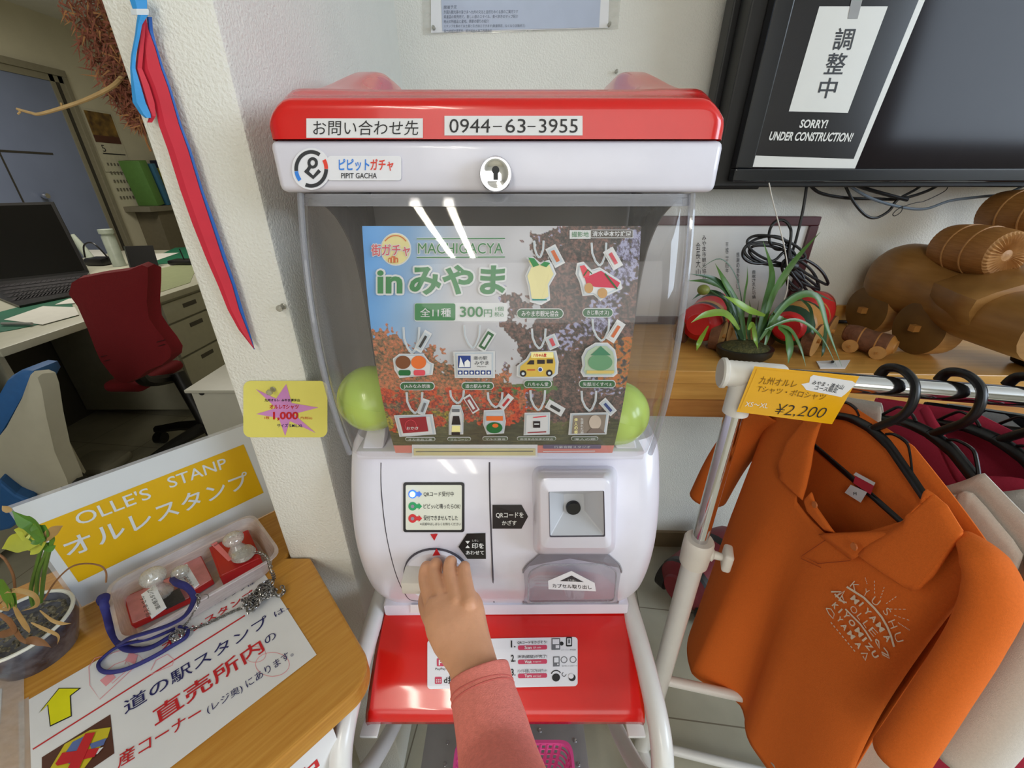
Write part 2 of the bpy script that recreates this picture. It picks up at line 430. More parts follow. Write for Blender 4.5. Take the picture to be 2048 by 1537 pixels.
# ---- lock
lc = P(992, 349, Y=0.392)
b = MB(); b.lathe([(0.0, 0.008), (0.0085, 0.008), (0.0095, 0.0085), (0.0128, 0.0085), (0.0138, 0.006), (0.0138, -0.006), (0.0, -0.006)], lc, CHROME, 40, V((0, -1, 0)))
lock = b.build('lock', machine)
b = MB(); b.box(lc + V((-0.0018, -0.0089, -0.004)), lc + V((0.0018, -0.008, 0.004)), INK); b.lathe([(0.0, 0.0087), (0.003, 0.0087), (0.003, 0.008), (0, 0.008)], lc + V((0, 0, 0.003)), INK, 16, V((0, -1, 0)))
b.build('keyhole', lock)
# ---- clear dome
def Yd(z): return 0.370 + 0.030 * ((z - H + 0.165) / 0.155) ** 2
CLEAR = clear('clear_dome_plastic', (250, 249, 250), 0.05, (190, 186, 182))
b = MB()
DXL, DXR, RB = -0.194, 0.166, 0.028
def dloop(z, ins=0.0, back=0.60):
    y0 = Yd(z) + ins; pts = [V((DXL + ins, back, z))]
    for k in range(7):
        a = pi / 2 * k / 6; pts.append(V((DXL + ins + RB - RB * cos(a), y0 + RB - RB * sin(a), z)))
    for k in range(7):
        a = pi / 2 * k / 6; pts.append(V((DXR - ins - RB + RB * sin(a), y0 + RB - RB * cos(a), z)))
    pts.append(V((DXR - ins, back, z))); return pts
zs = [H - 0.010 - 0.276 * i / 24 for i in range(25)]
b.loft([dloop(z) for z in zs], CLEAR, closed=False, cap=False)
dome = b.build('clear_dome', machine)
RIMC = clear('clear_rim_plastic', (228, 228, 232), 0.28, (205, 205, 210), 0.05)
for X, sg in ((DXL, 1), (DXR, -1)):      # thick clear edges of the moulding
    b = MB(); b.tube([V((X + sg * 0.004, Yd(z) + 0.006, z)) for z in zs], 0.003, RIMC, 8); b.build('dome_edge', machine)
b = MB(); b.loft([dloop(H - 0.010, -0.001), dloop(H - 0.020, -0.001), dloop(H - 0.020, 0.004), dloop(H - 0.010, 0.004)], RIMC, closed=False, cap=False); b.build('dome_rim', machine)
# smoke grey side walls of the hopper with a curved front edge, and the dull rear wall
SMOKE = clear('smoke_grey_plastic', (190, 184, 180), 0.55, (140, 134, 130), 0.2)
for X in (-0.187, 0.159):
    b = MB(); e_ = curvep([(X, y, H + z) for y, z in ((0.408, -0.013), (0.440, -0.020), (0.472, -0.036), (0.496, -0.062), (0.508, -0.09), (0.514, -0.14), (0.516, -0.284))], 5)
    b.loft([[p, V((X, 0.598, p.z))] for p in e_], SMOKE, closed=False, cap=False); b.build('hopper_side', machine, solid=0.002)
b = MB(); b.box((-0.192, 0.600, H - 0.284), (0.164, 0.606, H - 0.011), M('hopper_back_grey', (140, 134, 130), 0.5, var=0.03)); b.build('hopper_back', machine)
# white ledge at the foot of the hopper with the two corner brackets
b = MB(); b.box((-0.186, 0.40, H - 0.300), (0.158, 0.61, H - 0.287), WHITEP, r=0.003)
LEDGE = b.build('hopper_tray', machine)
for sg, X in ((1, -0.180), (-1, 0.150)):
    b = MB(); b.prism([(X, 0.405, H - 0.287), (X + sg * 0.026, 0.405, H - 0.287), (X + sg * 0.028, 0.44, H - 0.245), (X + sg * 0.010, 0.45, H - 0.245)], (0, 0.02, 0.0), WHITEP); b.build('bracket', machine, bevel=0.002)
# ---- body
BXL, BXR = -0.2055, 0.1885
def Yb(z):
    q = (z - H + 0.43) / 0.11
    return 0.372 + (0.022 if q < 0 else 0.034) * q * q
def Sb(X, z, R=0.035):
    y = Yb(z); d = min(X - BXL, BXR - X)
    if d < R: y += 0.7 * (R - sqrt(max(0, R * R - (R - d) ** 2)))
    return y
def bloop(z, R=0.035, back=0.62):
    y0 = Yb(z); k2 = [pi / 2 * k / 8 for k in range(9)]
    ins = 0.0
    t = (z - H)
    if t < -0.52: ins = 0.016 * ((-0.52 - t) / 0.08) ** 2
    if t > -0.31: ins = 0.006 * ((t + 0.31) / 0.02) ** 2
    L, Rr = BXL + ins, BXR - ins
    pts = [V((L, back, z))] + [V((L + R - R * cos(a), y0 + 0.7 * (R - R * sin(a)), z)) for a in k2] + [V((Rr - R + R * sin(a), y0 + 0.7 * (R - R * cos(a)), z)) for a in k2] + [V((Rr, back, z))]
    return pts
b = MB(); zb = [H - 0.290 - 0.303 * i / 30 for i in range(31)]
b.loft([bloop(z) for z in zb], WHITEP); body = b.build('body', machine)
def bodyloc(u, v, yf=Yb, off=0.0):
    p = onsurf(u, v, lambda q: q.y - yf(max(H - 0.6, min(H + 0.02, q.z))) + off); return (p.x, p.z)
def surf(yf, off=0.0006, step=0.0004):
    def fn(a, z, h):
        dy = (yf(z + 0.002) - yf(z - 0.002)) / 0.004; n = V((0, -1, dy)).normalized()
        return V((a, yf(z), z)) + n * (off + h)
    return Sheet(fn, lambda u, v: bodyloc(u, v, yf), step)
# seams of the moulded panels
SEAM = M('seam_dark', (70, 66, 76), 0.6)
b = MB()
for path, r in (([(979, 925), (979, 960), (980, 1010), (982, 1060), (984, 1110), (986, 1160), (988, 1205)], 0.0011), ([(762, 926), (762, 970), (765, 1010), (771, 1060), (781, 1110), (794, 1155), (808, 1185), (820, 1200), (840, 1203)], 0.0007)):
    pts = []
    for u, v in path:
        x, z = bodyloc(u, v); pts.append(V((x, Yb(z) + 0.0002, z)))
    b.tube(curvep(pts, 5), r, SEAM, 6)
b.build('panel_seam', machine)
# ---- indicator panel
s = surf(Yb, 0.0008)
s.rect(807, 965, 929, 1064, INK, 1, 5, 10); s.rect(812, 970, 924, 1059, M('panel_cream', (226, 228, 214), 0.4, var=0.02), 2, 3, 10)
GRL = M('lamp_green', (34, 160, 98), 0.35); RDL = M('lamp_red', (214, 50, 56), 0.35); GRY = M('lamp_grey', (150, 140, 158), 0.4)
BLL = M('lamp_blue', (70, 130, 240), 0.35)
for v, m in ((988, BLL), (1012, GRL), (1036, RDL)):
    s.disc(826, v, 8.5, m, 3); s.poly([(826, v - 4), (838, v - 4), (838, v - 7), (845, v), (838, v + 7), (838, v + 4), (826, v + 4)], m, 3)
    if m is not BLL: s.disc(826, v, 3.5, GRY, 4)
s.tb('QRコード受付中', 848, 983, 908, 993, INK, 3, 0.008); s.tb('ピピッ♪と鳴ったらOK!', 848, 1007, 921, 1017, INK, 3, 0.008)
s.tb('受付できませんでした', 848, 1030, 916, 1040, INK, 3, 0.008); s.tb('※点滅中はしばらくお待ちください', 841, 1044, 922, 1050, INK, 3, 0.0)
ip = s.build('indicator_panel', machine)
s = surf(Yb, 0.0016); s.disc(826, 988, 5.5, M('lit_blue_lamp', (150, 200, 255), 0.4, emit=6.0), 4)
s.build('status_lamp', ip)
# ---- black direction labels
s = surf(Yb, 0.0008); BLK = M('label_black', (24, 22, 24), 0.4)
s.poly([(985, 1057), (1043, 1057), (1056, 1033), (1043, 1010), (985, 1010)], BLK, 1)
s.tb('QRコードを', 992, 1024, 1047, 1036, INKW, 2, 0.015); s.tb('かざす', 1004, 1040, 1033, 1050, INKW, 2, 0.015); s.build('scan_label', machine)
s = surf(Yb, 0.0008); s.poly([(935, 1117), (972, 1117), (971, 1066), (934, 1067), (917, 1093)], BLK, 1)
s.poly([(931, 1081), (940, 1081), (935.5, 1087)], INKW, 2); s.poly([(931, 1095), (940, 1095), (935.5, 1089)], INKW, 2)
s.tb('印を', 944, 1085, 968, 1096, INKW, 2, 0.02); s.tb('しるし', 945, 1078, 957, 1082, INKW, 2); s.tb('あわせて', 932, 1100, 968, 1108, INKW, 2, 0.02); s.build('align_label', machine)
s = surf(Yb, 0.0008); s.poly([(861, 1068), (876, 1067), (869, 1081)], INKR, 1); s.build('upper_mark', machine)
# ---- dial with the turning bar
dx, dz_ = bodyloc(874, 1141); dn = V((0, -cos(math.radians(7)), sin(math.radians(7)))); dc = V((dx, Yb(dz_) - 0.007, dz_))
b = MB(); R = 0.0405
b.lathe([(R + 0.0015, -0.02), (R + 0.0015, 0.0012), (R, 0.0012), (R, -0.02), (R + 0.0015, -0.02)], dc, SEAM, 48, dn)
b.lathe([(R, -0.03), (R, 0.003), (R - 0.002, 0.0055), (R - 0.006, 0.006), (0.004, 0.007), (0, 0.007)], dc, WHITEP, 48, dn)
dial = b.build('dial', machine)
b = MB(); T = Matrix.Translation(dc + V((-0.001, -0.015, 0.010))) @ Matrix.Rotation(math.radians(2), 4, 'Y')
b.box((-0.036, -0.014, -0.010), (0.036, 0.012, 0.010), M('handle_white', (224, 220, 214), 0.4, var=0.02), r=0.002, tf=T); b.build('handle', dial)
s = flat(dc + dn * 0.0073, (1, 0, 0), V((1, 0, 0)).cross(dn) * -1, 0.0003)
s.poly([(865, 1112), (881, 1111), (873, 1097)], INKR, 1); s.build('lower_mark', dial)
# ---- scanner housing
def onb(u, v, off=0.0):
    x, z = bodyloc(u, v); return V((x, Yb(z) - off, z))
b = MB()
def rring(corners, r, n=5):
    pts = []; N = len(corners)
    for i in range(N):
        p = V(corners[i]); a = (V(corners[i - 1]) - p).normalized(); c = (V(corners[(i + 1) % N]) - p).normalized()
        for k in range(n):
            t = k / (n - 1); q0 = p + a * r * (1 - t) ** 1; q1 = p + c * r * t
            pts.append((p + a * r) * (1 - t) ** 2 + p * 2 * t * (1 - t) + (p + c * r) * t * t)
    return pts
base = [onb(1063, 932), onb(1236, 932), onb(1230, 1110), onb(1066, 1110)]
cen = sum(base, V()) / 4
# front face tilts upward a little
Yf = 0.342
f1 = [P(1077, 957, Y=Yf + 0.012), P(1222, 957, Y=Yf + 0.012), P(1224, 1097, Y=Yf), P(1080, 1097, Y=Yf)]
mid = [lerp(base[i], f1[i], 0.80) + (base[i] - cen) * 0.06 for i in range(4)]
fc = sum(f1, V()) / 4
f2 = [lerp(p, fc, 0.05) + V((0, -0.002, 0)) for p in f1]
nf = (f1[1] - f1[0]).cross(f1[3] - f1[0]).normalized()
win = [P(1097, 983, Y=Yf + 0.008), P(1208, 981, Y=Yf + 0.008), P(1210, 1073, Y=Yf + 0.001), P(1099, 1074, Y=Yf + 0.001)]
def toplane(u, v): return PP(u, v, fc + V((0, -0.002, 0)), nf)
win = [toplane(1097, 983), toplane(1208, 981), toplane(1210, 1073), toplane(1099, 1074)]
b.loft([rring(base, 0.014), rring(mid, 0.012), rring(f1, 0.010), rring(f2, 0.009), rring([lerp(w_, fc, -0.03) + V((0, 0.0, 0)) for w_ in win], 0.002), rring([w_ - nf * (-0.001 if nf.y < 0 else 0.001) for w_ in win], 0.002)], WHITEP, cap=False)
sc_ = b.build('scanner_housing', machine)
inn = nf if nf.y > 0 else -nf
wc = sum(win, V()) / 4
b = MB(); GW = M('scanner_grey', (186, 188, 194), 0.3, var=0.02)
inner = [lerp(p, wc, 0.62) + inn * 0.022 for p in win]
b.loft([rring(win, 0.002), rring(inner, 0.002)], GW, cap=False); b.add(inner, [(0, 1, 2, 3)], M('scanner_inner', (178, 180, 186), 0.3))
sw = b.build('scanner_window', sc_)
b = MB(); b.loft([rring([lerp(p, wc, -0.02) - inn * 0.0004 for p in win], 0.002), rring([lerp(p, wc, 0.03) + inn * 0.0006 for p in win], 0.002)], SEAM, cap=False); b.build('window_frame', sc_)
b = MB(); lensc = PP(1147, 1018, wc + inn * 0.018, nf); b.lathe([(0.0, 0.001), (0.0078, 0.001), (0.0085, 0), (0.0085, -0.004), (0, -0.004)], lensc, M('lens_black', (18, 18, 22), 0.15), 28, -inn); b.build('lens', sc_)
# ---- capsule outlet with its clear flap
outl = [(1055, 1128), (1085, 1102), (1208, 1102), (1238, 1128), (1243, 1140), (1236, 1207), (1228, 1211), (1052, 1212), (1046, 1205), (1046, 1140)]
b = MB(); b.prism([onb(u, v, 0.0012) for u, v in outl], (0, -0.0006, 0), M('outlet_grey', (150, 146, 152), 0.4, var=0.03)); b.build('outlet_shade_panel', machine)  # flat panel at the surface; grey colour stands in for the dark of the recess
FLAP = clear('flap_plastic', (236, 234, 238), 0.16, (176, 172, 178), 0.05)
b = MB(); c0 = onb(1145, 1160)
lo = [onb(u, v, 0.0) for u, v in outl]
fpx = [(1062, 1142), (1088, 1130), (1205, 1129), (1230, 1140), (1233, 1150), (1229, 1198), (1222, 1204), (1062, 1206), (1056, 1200), (1057, 1152)]
fy = lambda v: 0.350 + (v - 1130) / 76 * 0.016
l1 = [lerp(onb(u, v, 0.0), P(*q, Y=fy(q[1])), 0.75) + V((0, 0, 0.002)) for (u, v), q in zip(outl, fpx)]; l2 = [P(u, v, Y=fy(v)) for u, v in fpx]
b.loft([rring(lo, 0.004, 4), rring(l1, 0.004, 4), rring(l2, 0.006, 4)], FLAP)
fl = b.build('outlet_flap', machine)
b = MB(); b.tube([p for p in rring(lo, 0.004, 4)], 0.0016, RIMC, 6, closed=True); b.build('flap_edge', fl); b = MB(); b.tube(rring(l2, 0.006, 4), 0.0010, RIMC, 6, closed=True); b.build('flap_edge', fl)
fo = P(1145, 1168, Y=fy(1168)); fu = (P(1145, 1140, Y=fy(1140)) - P(1145, 1200, Y=fy(1200))).normalized()
s = flat(fo - V((0, 0.0004, -0.0002)), (1, 0, 0), fu, 0.0003)
s.poly([(1095, 1181), (1190, 1181), (1190, 1164), (1147, 1142), (1097, 1164)], LG, 1); s.poly([(1121, 1163), (1168, 1163), (1146, 1151)], DK, 2); s.tb('カプセル取り出し', 1104, 1169, 1182, 1177, INK, 2, 0.01); s.tb('とり出し', 1137, 1158, 1154, 1162, INKW, 3)
s.build('outlet_label', machine)
# ---- lower trim and red apron
tl = [P(766, 1208, Y=0.4085), P(1258, 1206, Y=0.4085), P(1256, 1224, Y=0.407), P(770, 1228, Y=0.407)]
b = MB(); b.loft([rring([p + V((0, 0.03, 0)) for p in tl], 0.004), rring(tl, 0.004), rring([lerp(p, sum(tl, V()) / 4, 0.01) + V((0, -0.003, 0)) for p in tl], 0.004)], WHITEP); b.build('lower_trim', machine)
s = flat((0, 0.4036, H), (1, 0, 0), (0, 0, 1), 0.0003); s.rect(821, 1210, 858, 1226, PAPER, 1); s.build('small_sticker', machine)
AX = [0.0, 0.25, 0.5, 0.75, 0.93, 1.0, 1.03]
AY = [0.415, 0.392, 0.360, 0.324, 0.300, 0.295, 0.297]
AZ = [-0.592, -0.597, -0.608, -0.628, -0.646, -0.657, -0.668]
def apr(t): return interp(t * 1.03, AX, AY), H + interp(t * 1.03, AX, AZ)
def yap(z):
    zz = z - H
    return interp(-zz, [-k for k in AZ[:6]], AY[:6])
b = MB()
def apf(a, t):
    y, z = apr(t); e = abs(a - 0.5) * 2
    x = lerp(-0.2, 0.1815, a); d = (1 - e) * 0.19
    dz = -0.007 * (1 - min(1, d / 0.007)) ** 2
    return V((x, y - dz * 0.2, z + dz))
pr = [V((0, *apr(i / 24))) for i in range(25)]
apron = MB(); apron.grid(apf, 60, 30, REDP); apo = apron.build('red_apron', machine, solid=0.006, off=-1)
def apz(y): return interp(-y, [-k for k in AY[:6]], [H + k for k in AZ[:6]])
def aploc(u, v):
    p = onsurf(u, v - (u - 855) / 300 * 6 + 0, lambda q: apz(max(0.30, min(0.41, q.y))) - q.z); return (p.x, p.y)
def apfn(a, y, h):
    zf = lambda q: interp(-q, [-k for k in AY[:6]], [H + k for k in AZ[:6]])
    dz = (zf(y + 0.004) - zf(y - 0.004)) / 0.008; n = V((0, -dz, 1)).normalized()
    return V((a, y, zf(y))) + n * (0.0008 + h)
s = Sheet(apfn, aploc, 0.0004)
s.rect(855, 1281, 1155, 1379, LG, 1, 7, 16)
PK = M('pink_ink', (206, 66, 98), 0.5); GYI = M('grey_ink', (110, 112, 118), 0.5)
for v, n_, t1, t2, t3 in ((1292, '1.', 'QRコードをかざそう!', 'Scan', 'QR code'), (1320, '2.', '決済(認証)が完了!', 'Wait', 'to approve'), (1348, '3.', 'ハンドルを回してカプセルをゲット!', 'Turn', 'and Get!')):
    s.tb(n_, 1022, v - 6, 1031, v + 8, INK, 3, 0.02); s.tb(t1, 1035, v - 5, 1094, v + 2, INK, 3, 0.01); s.rect(1036, v + 4, 1094, v + 13, PK, 2, 3)
    s.tb(t2, 1049, v + 5.5, 1063, v + 11.5, INKW, 4, 0.02); s.tb(t3, 1066, v + 7, 1082, v + 11, INKW, 4)
for u0, v0, u1, v1 in ((1103, 1283, 1120, 1306), (1106, 1319, 1119, 1339)):
    s.rect(u0, v0, u1, v1, GYI, 2); s.rect(u0 + 2, v0 + 2, u1 - 2, v0 + 12, LG, 3); s.rect(u0 + 8, v0 + 14, u1 - 2, v1 - 3, LG, 3)
s.rect(1132, 1281, 1144, 1300, INK, 2, 2); s.rect(1134, 1284, 1142, 1297, LG, 3); s.rect(1136, 1286, 1140, 1294, GYI, 4); s.disc(1123, 1294, 4, INK, 2)
s.ring(1128, 1326, 6, 1.4, GYI, 2); s.ring(1146, 1326, 6, 1.4, GYI, 2); s.disc(1112, 1361, 8, INK, 2); s.ring(1112, 1357, 10, 2, INK, 2, 200, 330); s.disc(1144, 1362, 7, INK, 2); s.disc(1142, 1359, 5, LG, 3); s.ring(1128, 1355, 4, 1, INK, 2, 0, 250)
s.tb('スマートフォン等の画面を', 1122, 1305, 1152, 1308, GYI, 2); s.tb('音が鳴ったら完了です', 1124, 1337, 1154, 1340, GYI, 2)
s.ring(882, 1297, 10, 2.2, DK, 2, 0, 330); s.ring(882, 1294, 3, 1.8, DK, 2); s.line([(879, 1297), (877, 1302), (884, 1304), (887, 1299)], 2, DK, 2)
s.rect(874, 1318, 889, 1334, PK, 2, 2); s.tb('P', 878, 1321, 886, 1332, INKW, 3, 0.02); s.tb('PayPay', 871, 1337, 892, 1343, INK, 2)
s.tb('R Pay', 906, 1323, 950, 1336, INKR, 2, 0.02); s.rect(870, 1355, 884, 1369, PK, 2, 2)
for i in range(3):
    for j in range(2): s.disc(873.5 + i * 3.6, 1361 + j * 4, 1.1, INKW, 3)
s.tb('d払い', 888, 1354, 926, 1369, INK, 2, 0.02)
s.build('instruction_label', machine)
# ================================================================ poster inside the dome
PX0, PX1, PZ0, PZ1 = -0.1352, 0.1165, H - 0.283, H - 0.0362
def Yp(z): return Yd(z) + 0.004
ps = surf(Yp, 0.0, 0.0005)
def c255(r, g, b_): return lin((r, g, b_))
def pixel(a, t):
    """printed picture: a 0..1 left to right, t 0..1 top to bottom"""
    n = lambda s_, o=0: noise.noise(V((a * s_ + o, t * s_, o * 1.7)))
    n1 = n(9); n2 = n(30, 3); n3 = n(70, 7); r = random.random()
    sky = [lerp(p, q, smooth(0.0, 0.42, a + t * 0.25)) for p, q in zip((92, 164, 232), (206, 206, 210))]
    sky = [k + 14 * n1 for k in sky]
    c = sky
    n4 = n(120, 13); n5 = n(190, 17)
    if t > 0.62 + 0.10 * (0.5 - a) + 0.03 * n1 and a > 0.4: c = [100 + 40 * n3, 120 + 40 * n4, 74 + 24 * n3]
    left = t - (0.36 + 0.62 * max(0, a - 0.02) ** 1.15 * 0.75)
    if left + 0.07 * n1 + 0.06 * n2 + 0.05 * n3 > 0.02:
        k = 0.5 * n1 + 0.9 * n3 + 0.7 * n4 + (r - 0.5) * 0.9; q = n2 + 0.5 * n3
        c = (214, 132, 92) if k > 0.45 else (190, 112, 74) if k > 0.1 else (150, 110, 84) if k > -0.2 else (120, 108, 72) if k > -0.5 else (84, 70, 60)
        if t > 0.62 and q > -0.05: c = (216, 88, 44) if k > 0.1 else (178, 60, 40) if k > -0.3 else (120, 54, 42)
        if t > 0.74 and a < 0.36 and n(16, 9) > -0.1: c = (188, 168, 52) if k > 0.1 else (140, 124, 52) if k > -0.3 else (92, 88, 48)
    right = (a - 0.60) + 0.15 * n1 + 0.07 * n2 + 0.05 * n3
    thr = 0.12 * smooth(0.45, 0.62, t) - 0.05 * smooth(0.1, 0.4, t) + 0.10 * smooth(0.22, 0.0, t)
    if right > thr and t < 0.95:
        k = 0.6 * n2 + 0.9 * n3 + 0.7 * n4 + (r - 0.5) * 0.8
        c = (142, 106, 96) if k > 0.4 else (112, 88, 82) if k > 0.0 else (86, 78, 74) if k > -0.4 else (64, 60, 58)
        if n(7, 11) + 0.6 * n3 > 0.36 and t < 0.78: c = (176, 176, 206) if k > 0.1 else (126, 120, 148) if k > -0.3 else (96, 90, 100)
        if a > 0.88 and 0.40 < t < 0.62 and n3 + n2 > -0.2: c = (206, 118, 58) if k > 0 else (146, 116, 66)
    if t > 0.80 + 0.05 * n2 + 0.16 * max(0, 0.35 - a) + 0.03 * n3:
        k = n(5, 2) + 0.8 * noise.noise(V((a * 18, t * 120, 4))) + 0.4 * n4; c = [84 + 30 * k + 14 * r, 86 + 28 * k + 10 * r, 60 + 18 * k]
    if t > 0.948: c = (228, 142, 128)
    return c255(*[max(10, min(245, q)) for q in c])
NX, NZ = 380, 372
ps.mb.add([ps.fn(lerp(PX0, PX1, i / NX), lerp(PZ1, PZ0, j / NZ), 0) for j in range(NZ + 1) for i in range(NX + 1)],
          [(j * (NX + 1) + i, (j + 1) * (NX + 1) + i, (j + 1) * (NX + 1) + i + 1, j * (NX + 1) + i + 1) for j in range(NZ) for i in range(NX)], vcol('poster_print', 0.45))
ps.mb.colr = [pixel(i / NX, j / NZ) for j in range(NZ + 1) for i in range(NX + 1)]
s = ps; OW = M('print_white', (232, 234, 234), 0.45, var=0.01); GR = M('print_green', (46, 134, 72), 0.45); GRD = M('print_deep_green', (34, 104, 54), 0.45)
CRM = M('print_cream', (240, 230, 160), 0.45); PKR = M('print_rose', (220, 78, 92), 0.45); ORG = M('print_orange', (222, 110, 50), 0.45)
s.disc(792, 499, 31, OW, 1, 33); s.disc(792, 499, 28.5, CRM, 2, 30.5); s.ring(792, 499, 25.5, 2, ORG, 3, 215, 325, 27)
def both(t, u0, v0, u1, v1, m, ly, bold, ob):
    
    r = ob * 30
    for k in range(8): s.tb(t, u0 + r * cos(k * pi / 4), v0 + r * sin(k * pi / 4), u1 + r * cos(k * pi / 4), v1 + r * sin(k * pi / 4), OW, ly, bold)
    s.tb(t, u0, v0, u1, v1, m, ly + 1.3, bold)
both('街ガチャ', 744, 489, 821, 513, PKR, 3, 0.01, 0.05)
s.rect(778, 516, 797, 526, ORG, 4, 2); s.rect(784, 513, 792, 526, ORG, 4, 2); s.rect(786, 516, 788, 526, CRM, 5); s.rect(780, 519, 782, 526, CRM, 5); s.rect(793, 519, 795, 526, CRM, 5)
s.line([(834, 478.5), (1010, 477.5)], 4.5, OW, 1); s.line([(834, 478.5), (1010, 477.5)], 2, GR, 2); s.line([(834, 515.5), (1010, 514.5)], 4.5, OW, 1); s.line([(834, 515.5), (1010, 514.5)], 2, GR, 2)
both('MACHIGACYA', 837, 487, 1006, 508, GR, 2, 0.0, 0.05)
both('in', 756, 541, 806, 587, GR, 3, 0.03, 0.13); both('みやま', 820, 530, 1010, 590, GR, 3, 0.035, 0.13)
s.rect(829, 606, 1015, 643, OW, 1, 5); s.rect(830, 607, 911, 641, GR, 2, 4); s.tb('全11種', 841, 616, 902, 634, OW, 3, 0.006); s.tb('300', 920, 613, 966, 634, GR, 3, 0.015); s.tb('円', 968, 619, 984, 634, GR, 3); s.tb('1個', 991, 613, 1007, 622, GR, 3); s.tb('税込', 989, 624, 1008, 633, GR, 3)
s.rect(1139, 461, 1181, 478, OW, 1); s.tb('撮影地', 1143, 464, 1177, 475, GR, 2); s.rect(1181, 460, 1266, 477, OW, 1, 2); s.rect(1182, 461.5, 1264.5, 475.5, M('print_umber', (92, 84, 78), 0.45), 2); s.tb('清水寺本坊庭園', 1184, 463, 1261, 474, OW, 3, 0.015)
def pill(t, u0, v0, u1, v1, m=None):
    h = (v1 - v0) / 2; s.rect(u0, v0, u1, v1, OW, 2, h); s.rect(u0 + 1.6, v0 + 1.6, u1 - 1.6, v1 - 1.6, m or GRD, 3, h - 1.6); s.tb(t, u0 + h, v0 + 4, u1 - h, v1 - 4, OW, 4, 0.008)
for t, u0, v0, u1, v1 in (('みやま市観光協会', 1033, 617, 1127, 637), ('きじ車(オス)', 1164, 616, 1226, 635), ('JAみなみ筑後', 800, 763, 870, 780), ('道の駅みやま', 923, 763, 988, 779), ('八ちゃん堂', 1047, 759, 1104, 775), ('矢部川くすべぇ', 1157, 759, 1231, 775)): pill(t, u0, v0, u1, v1)
MUT = M('print_olive', (88, 102, 70), 0.45)
for t, u0, v0, u1, v1 in (('オカ食品工業', 811, 873, 871, 881), ('マルコーシ', 895, 873, 942, 881), ('マルエ醤油', 965, 872, 1016, 880), ('高田食品伝承の味会', 1034, 872, 1112, 880), ('偉人の郷', 1142, 872, 1196, 880)):
    s.rect(u0, v0, u1, v1, OW, 2, 4); s.rect(u0 + 1, v0 + 1, u1 - 1, v1 - 1, MUT, 3, 3); s.tb(t, u0 + 6, v0 + 2, u1 - 6, v1 - 2, OW, 4)
PLT = M('print_pale_blue', (206, 218, 226), 0.45); NVY = M('print_navy', (38, 62, 132), 0.45); BRN = M('print_brown', (120, 72, 44), 0.45); YLW = M('print_yellow', (234, 196, 64), 0.45); MAR = M('print_maroon', (150, 44, 52), 0.45); SEP = M('print_sepia', (150, 136, 122), 0.45); SOY = M('print_soy', (44, 36, 38), 0.45)
def strap(u, v, w_=16, h_=40, tagp=None, tm=None, txt=None, tcol=None):
    for m_, wd in ((OW, 4.4), (PLT, 2.2)):
        s.line([(u - w_ * 0.55, v - h_), (u - w_ * 0.5, v - h_ * 0.55), (u - w_ * 0.28, v - h_ * 0.2), (u, v)], wd, m_, 2 if m_ is OW else 3)
        s.line([(u + w_ * 0.5, v - h_), (u + w_ * 0.45, v - h_ * 0.5), (u + w_ * 0.2, v - h_ * 0.1), (u, v)], wd, m_, 2 if m_ is OW else 3)
    if tagp:
        (tu, tv, ang, L_, W_) = tagp; a = math.radians(ang); d = (cos(a), sin(a)); n_ = (-sin(a), cos(a))
        q = lambda k, m_: (tu + d[0] * L_ * k + n_[0] * W_ * m_, tv + d[1] * L_ * k + n_[1] * W_ * m_)
        s.poly([q(-.62, -.62), q(.62, -.62), q(.62, .62), q(-.62, .62)], OW, 4); s.poly([q(-.5, -.45), q(.5, -.45), q(.5, .45), q(-.5, .45)], tm or PLT, 5)
        s.line([q(-.36, 0), q(.36, 0)], W_ * 0.4, tcol or INKR, 6)
def plate(pts, m=None):
    c = (sum(p[0] for p in pts) / len(pts), sum(p[1] for p in pts) / len(pts)); f = lambda k: [(c[0] + (p[0] - c[0]) * k, c[1] + (p[1] - c[1]) * k) for p in pts]
    s.poly(pts, OW, 5); s.poly(f(0.92), PLT, 6); s.poly(f(0.84), m or OW, 7)
# row 1: plain leaf plate, wooden pheasant cart
strap(1078, 516, 18, 34, (1110, 513, 62, 34, 18), PLT, tcol=ORG)
plate([(1060, 530), (1052, 516), (1066, 514), (1080, 526), (1098, 520), (1104, 530), (1112, 548), (1098, 572), (1100, 600), (1082, 610), (1060, 604), (1056, 575), (1050, 552)], CRM)
s.poly([(1056, 516), (1068, 518), (1078, 531), (1066, 535)], GR, 8); s.poly([(1080, 531), (1088, 524), (1100, 527), (1092, 535)], GR, 8); s.line([(1064, 599), (1093, 599)], 3, M('print_teal', (60, 140, 130), 0.45), 8)
strap(1198, 532, 28, 46, (1225, 518, 60, 34, 18), OW, tcol=PKR)
plate([(1153, 527), (1166, 524), (1182, 540), (1198, 535), (1240, 562), (1243, 578), (1212, 592), (1200, 602), (1186, 590), (1164, 592), (1158, 565), (1150, 548)])
s.poly([(1158, 533), (1167, 531), (1178, 545), (1176, 556), (1166, 556)], PKR, 8); s.poly([(1168, 556), (1200, 542), (1238, 566), (1232, 576), (1190, 574), (1172, 570)], M('print_crimson', (206, 58, 84), 0.45), 8)
s.line([(1208, 548), (1216, 558), (1232, 578)], 3, GRD, 9); s.line([(1166, 552), (1174, 540), (1182, 548)], 2.4, GRD, 9); s.disc(1176, 576, 8.5, M('print_tan', (196, 152, 100), 0.45), 9, 10); s.disc(1203, 586, 9.5, MATS['print_tan'], 9, 10)
